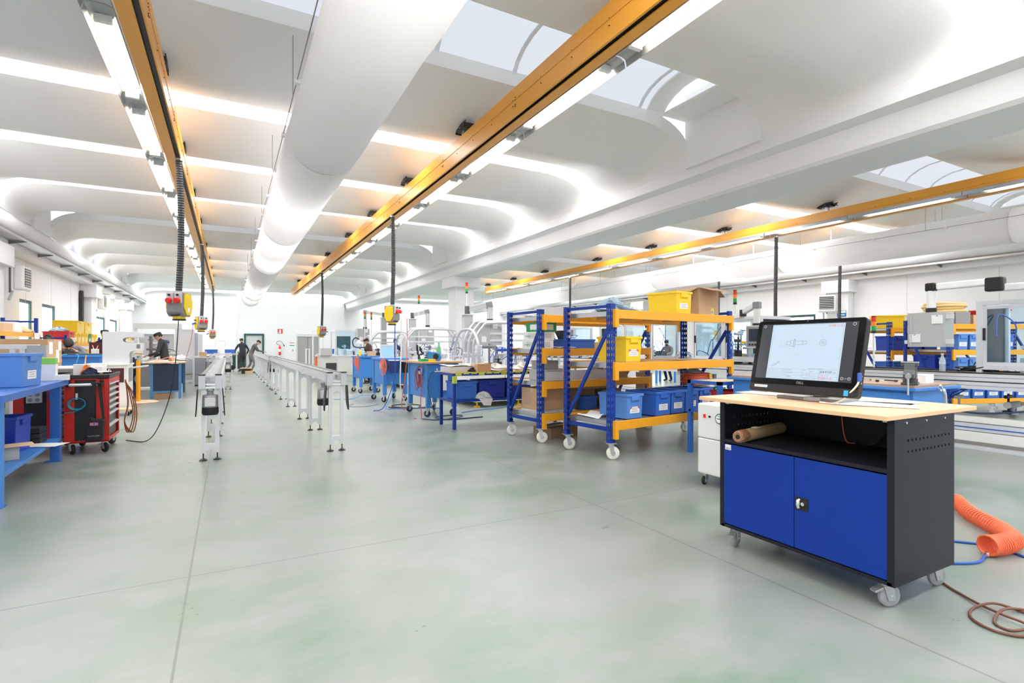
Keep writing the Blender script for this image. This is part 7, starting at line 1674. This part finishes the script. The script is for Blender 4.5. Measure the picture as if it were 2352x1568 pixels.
    if logo: ob('back_print', MB().add([tuple(T(x, y, z)) for y in (-.126, -.122) for x, z in ((-.07, .38), (.07, .38), (.07, .41), (-.07, .41))], [(0, 3, 2, 1), (4, 5, 6, 7), (0, 1, 5, 4), (1, 2, 6, 5), (2, 3, 7, 6), (3, 0, 4, 7)]), logo, t)
    return t
# the bending worker at the far end of the right conveyor (faces the line, +x side)
person('person in grey work clothes bending over the far end of the right conveyor', (.93, 28.75, 0), R(-84), lean=R(26), hands=((-.16, .58, 1.05), (.14, .56, 1.05)), head_pitch=R(20), top=M_cloth_g, bottom=M_trouser, feet=((-.12, -.22), (.12, .0)), logo=mat('logo_yellow', (.75, .55, .05), .6))
person('person in dark clothes standing behind the bending worker, near the green framed door', (.62, 30.6, 0), R(20), lean=R(8), hands=((-.32, .18, .95), (.30, .2, .92)), head_pitch=R(10), top=mat('dark_cloth', (.04, .04, .055), .9), bottom=mat('dark_cloth', (.04, .04, .055)))
person('person with dark hair and glasses bending low over the sky blue trolley', (-3.08, 15.2, 0), R(-180), lean=R(40), hands=((-.14, .56, 1.22), (.16, .54, 1.22)), head_pitch=R(25), top=mat('grey_shirt', (.20, .20, .22), .85), bottom=M_navy, glasses=True)
person('person with grey hair in a navy jacket at the sky blue trolley', (-3.32, 16.25, 0), R(-172), lean=R(22), hands=((-.2, .40, 1.15), (.2, .40, 1.15)), head_pitch=R(22), top=M_navy, bottom=M_navy, hair=M_hair_g, scale=.93)
person('person in a black cap standing behind the long brown carton', (-4.0, 16.75, 0), R(-150), lean=R(20), hands=((-.2, .4, 1.0), (.2, .4, 1.0)), head_pitch=R(25), top=M_black, bottom=M_navy, cap=M_black, scale=.98)
person('person in dark navy standing behind the light grey press frame', (-2.92, 17.6, 0), R(170), lean=R(4), hands=((-.25, .2, .9), (.25, .2, .9)), top=M_navy, bottom=M_navy, scale=1.03)
person('person in a pale blue grey shirt working behind the press frame opening', (-2.05, 16.3, 0), R(80), lean=R(34), hands=((-.2, .45, 1.0), (.2, .42, 1.0)), head_pitch=R(18), top=M_cloth_l, bottom=M_navy, scale=1.05)
person('person with dark hair glimpsed above the press frame', (-2.95, 22.5, 0), R(180), lean=R(2), hands=((-.25, .2, .9), (.25, .2, .9)), top=M_lgrey, bottom=M_navy, scale=1.03)
person('person in dark grey walking beside the assembly machine behind the hanging cable', (-1.62, 18.2, 0), R(80), lean=R(10), hands=((-.2, .35, 1.05), (.2, .35, 1.0)), head_pitch=R(18), top=mat('charcoal_cloth', (.045, .045, .05), .9), bottom=M_navy, feet=((-.11, -.2), (.11, .2)), scale=1.02)
person('bearded person in a brown grey sweater working at the desk seen through the front rack', (14.75, 14.75, 0), R(105), lean=R(12), hands=((-.2, .48, 1.13), (.16, .46, 1.14)), head_pitch=R(12), top=mat('taupe_cloth', (.19, .155, .14), .85), bottom=M_navy, beard=True, scale=.92)
person('person in a brown work vest behind the far framed machine', (4.55, 19.3, 0), R(100), lean=R(10), hands=((-.2, .35, 1.05), (.2, .35, 1.05)), head_pitch=R(15), top=mat('brown_cloth', (.10, .06, .055), .85), bottom=M_navy, scale=.95)
person('left person of the pair working between the second and third assembly machines', (5.35, 19.0, 0), R(185), lean=R(6), hands=((-.2, .33, 1.08), (.2, .33, 1.08)), head_pitch=R(15), top=M_navy, bottom=M_navy, scale=.93)
person('right person of the pair working between the second and third assembly machines', (6.15, 19.05, 0), R(160), lean=R(8), hands=((-.2, .33, 1.08), (.2, .33, 1.08)), head_pitch=R(15), top=mat('charcoal_cloth', (.045, .045, .05)), bottom=M_navy, scale=.93)
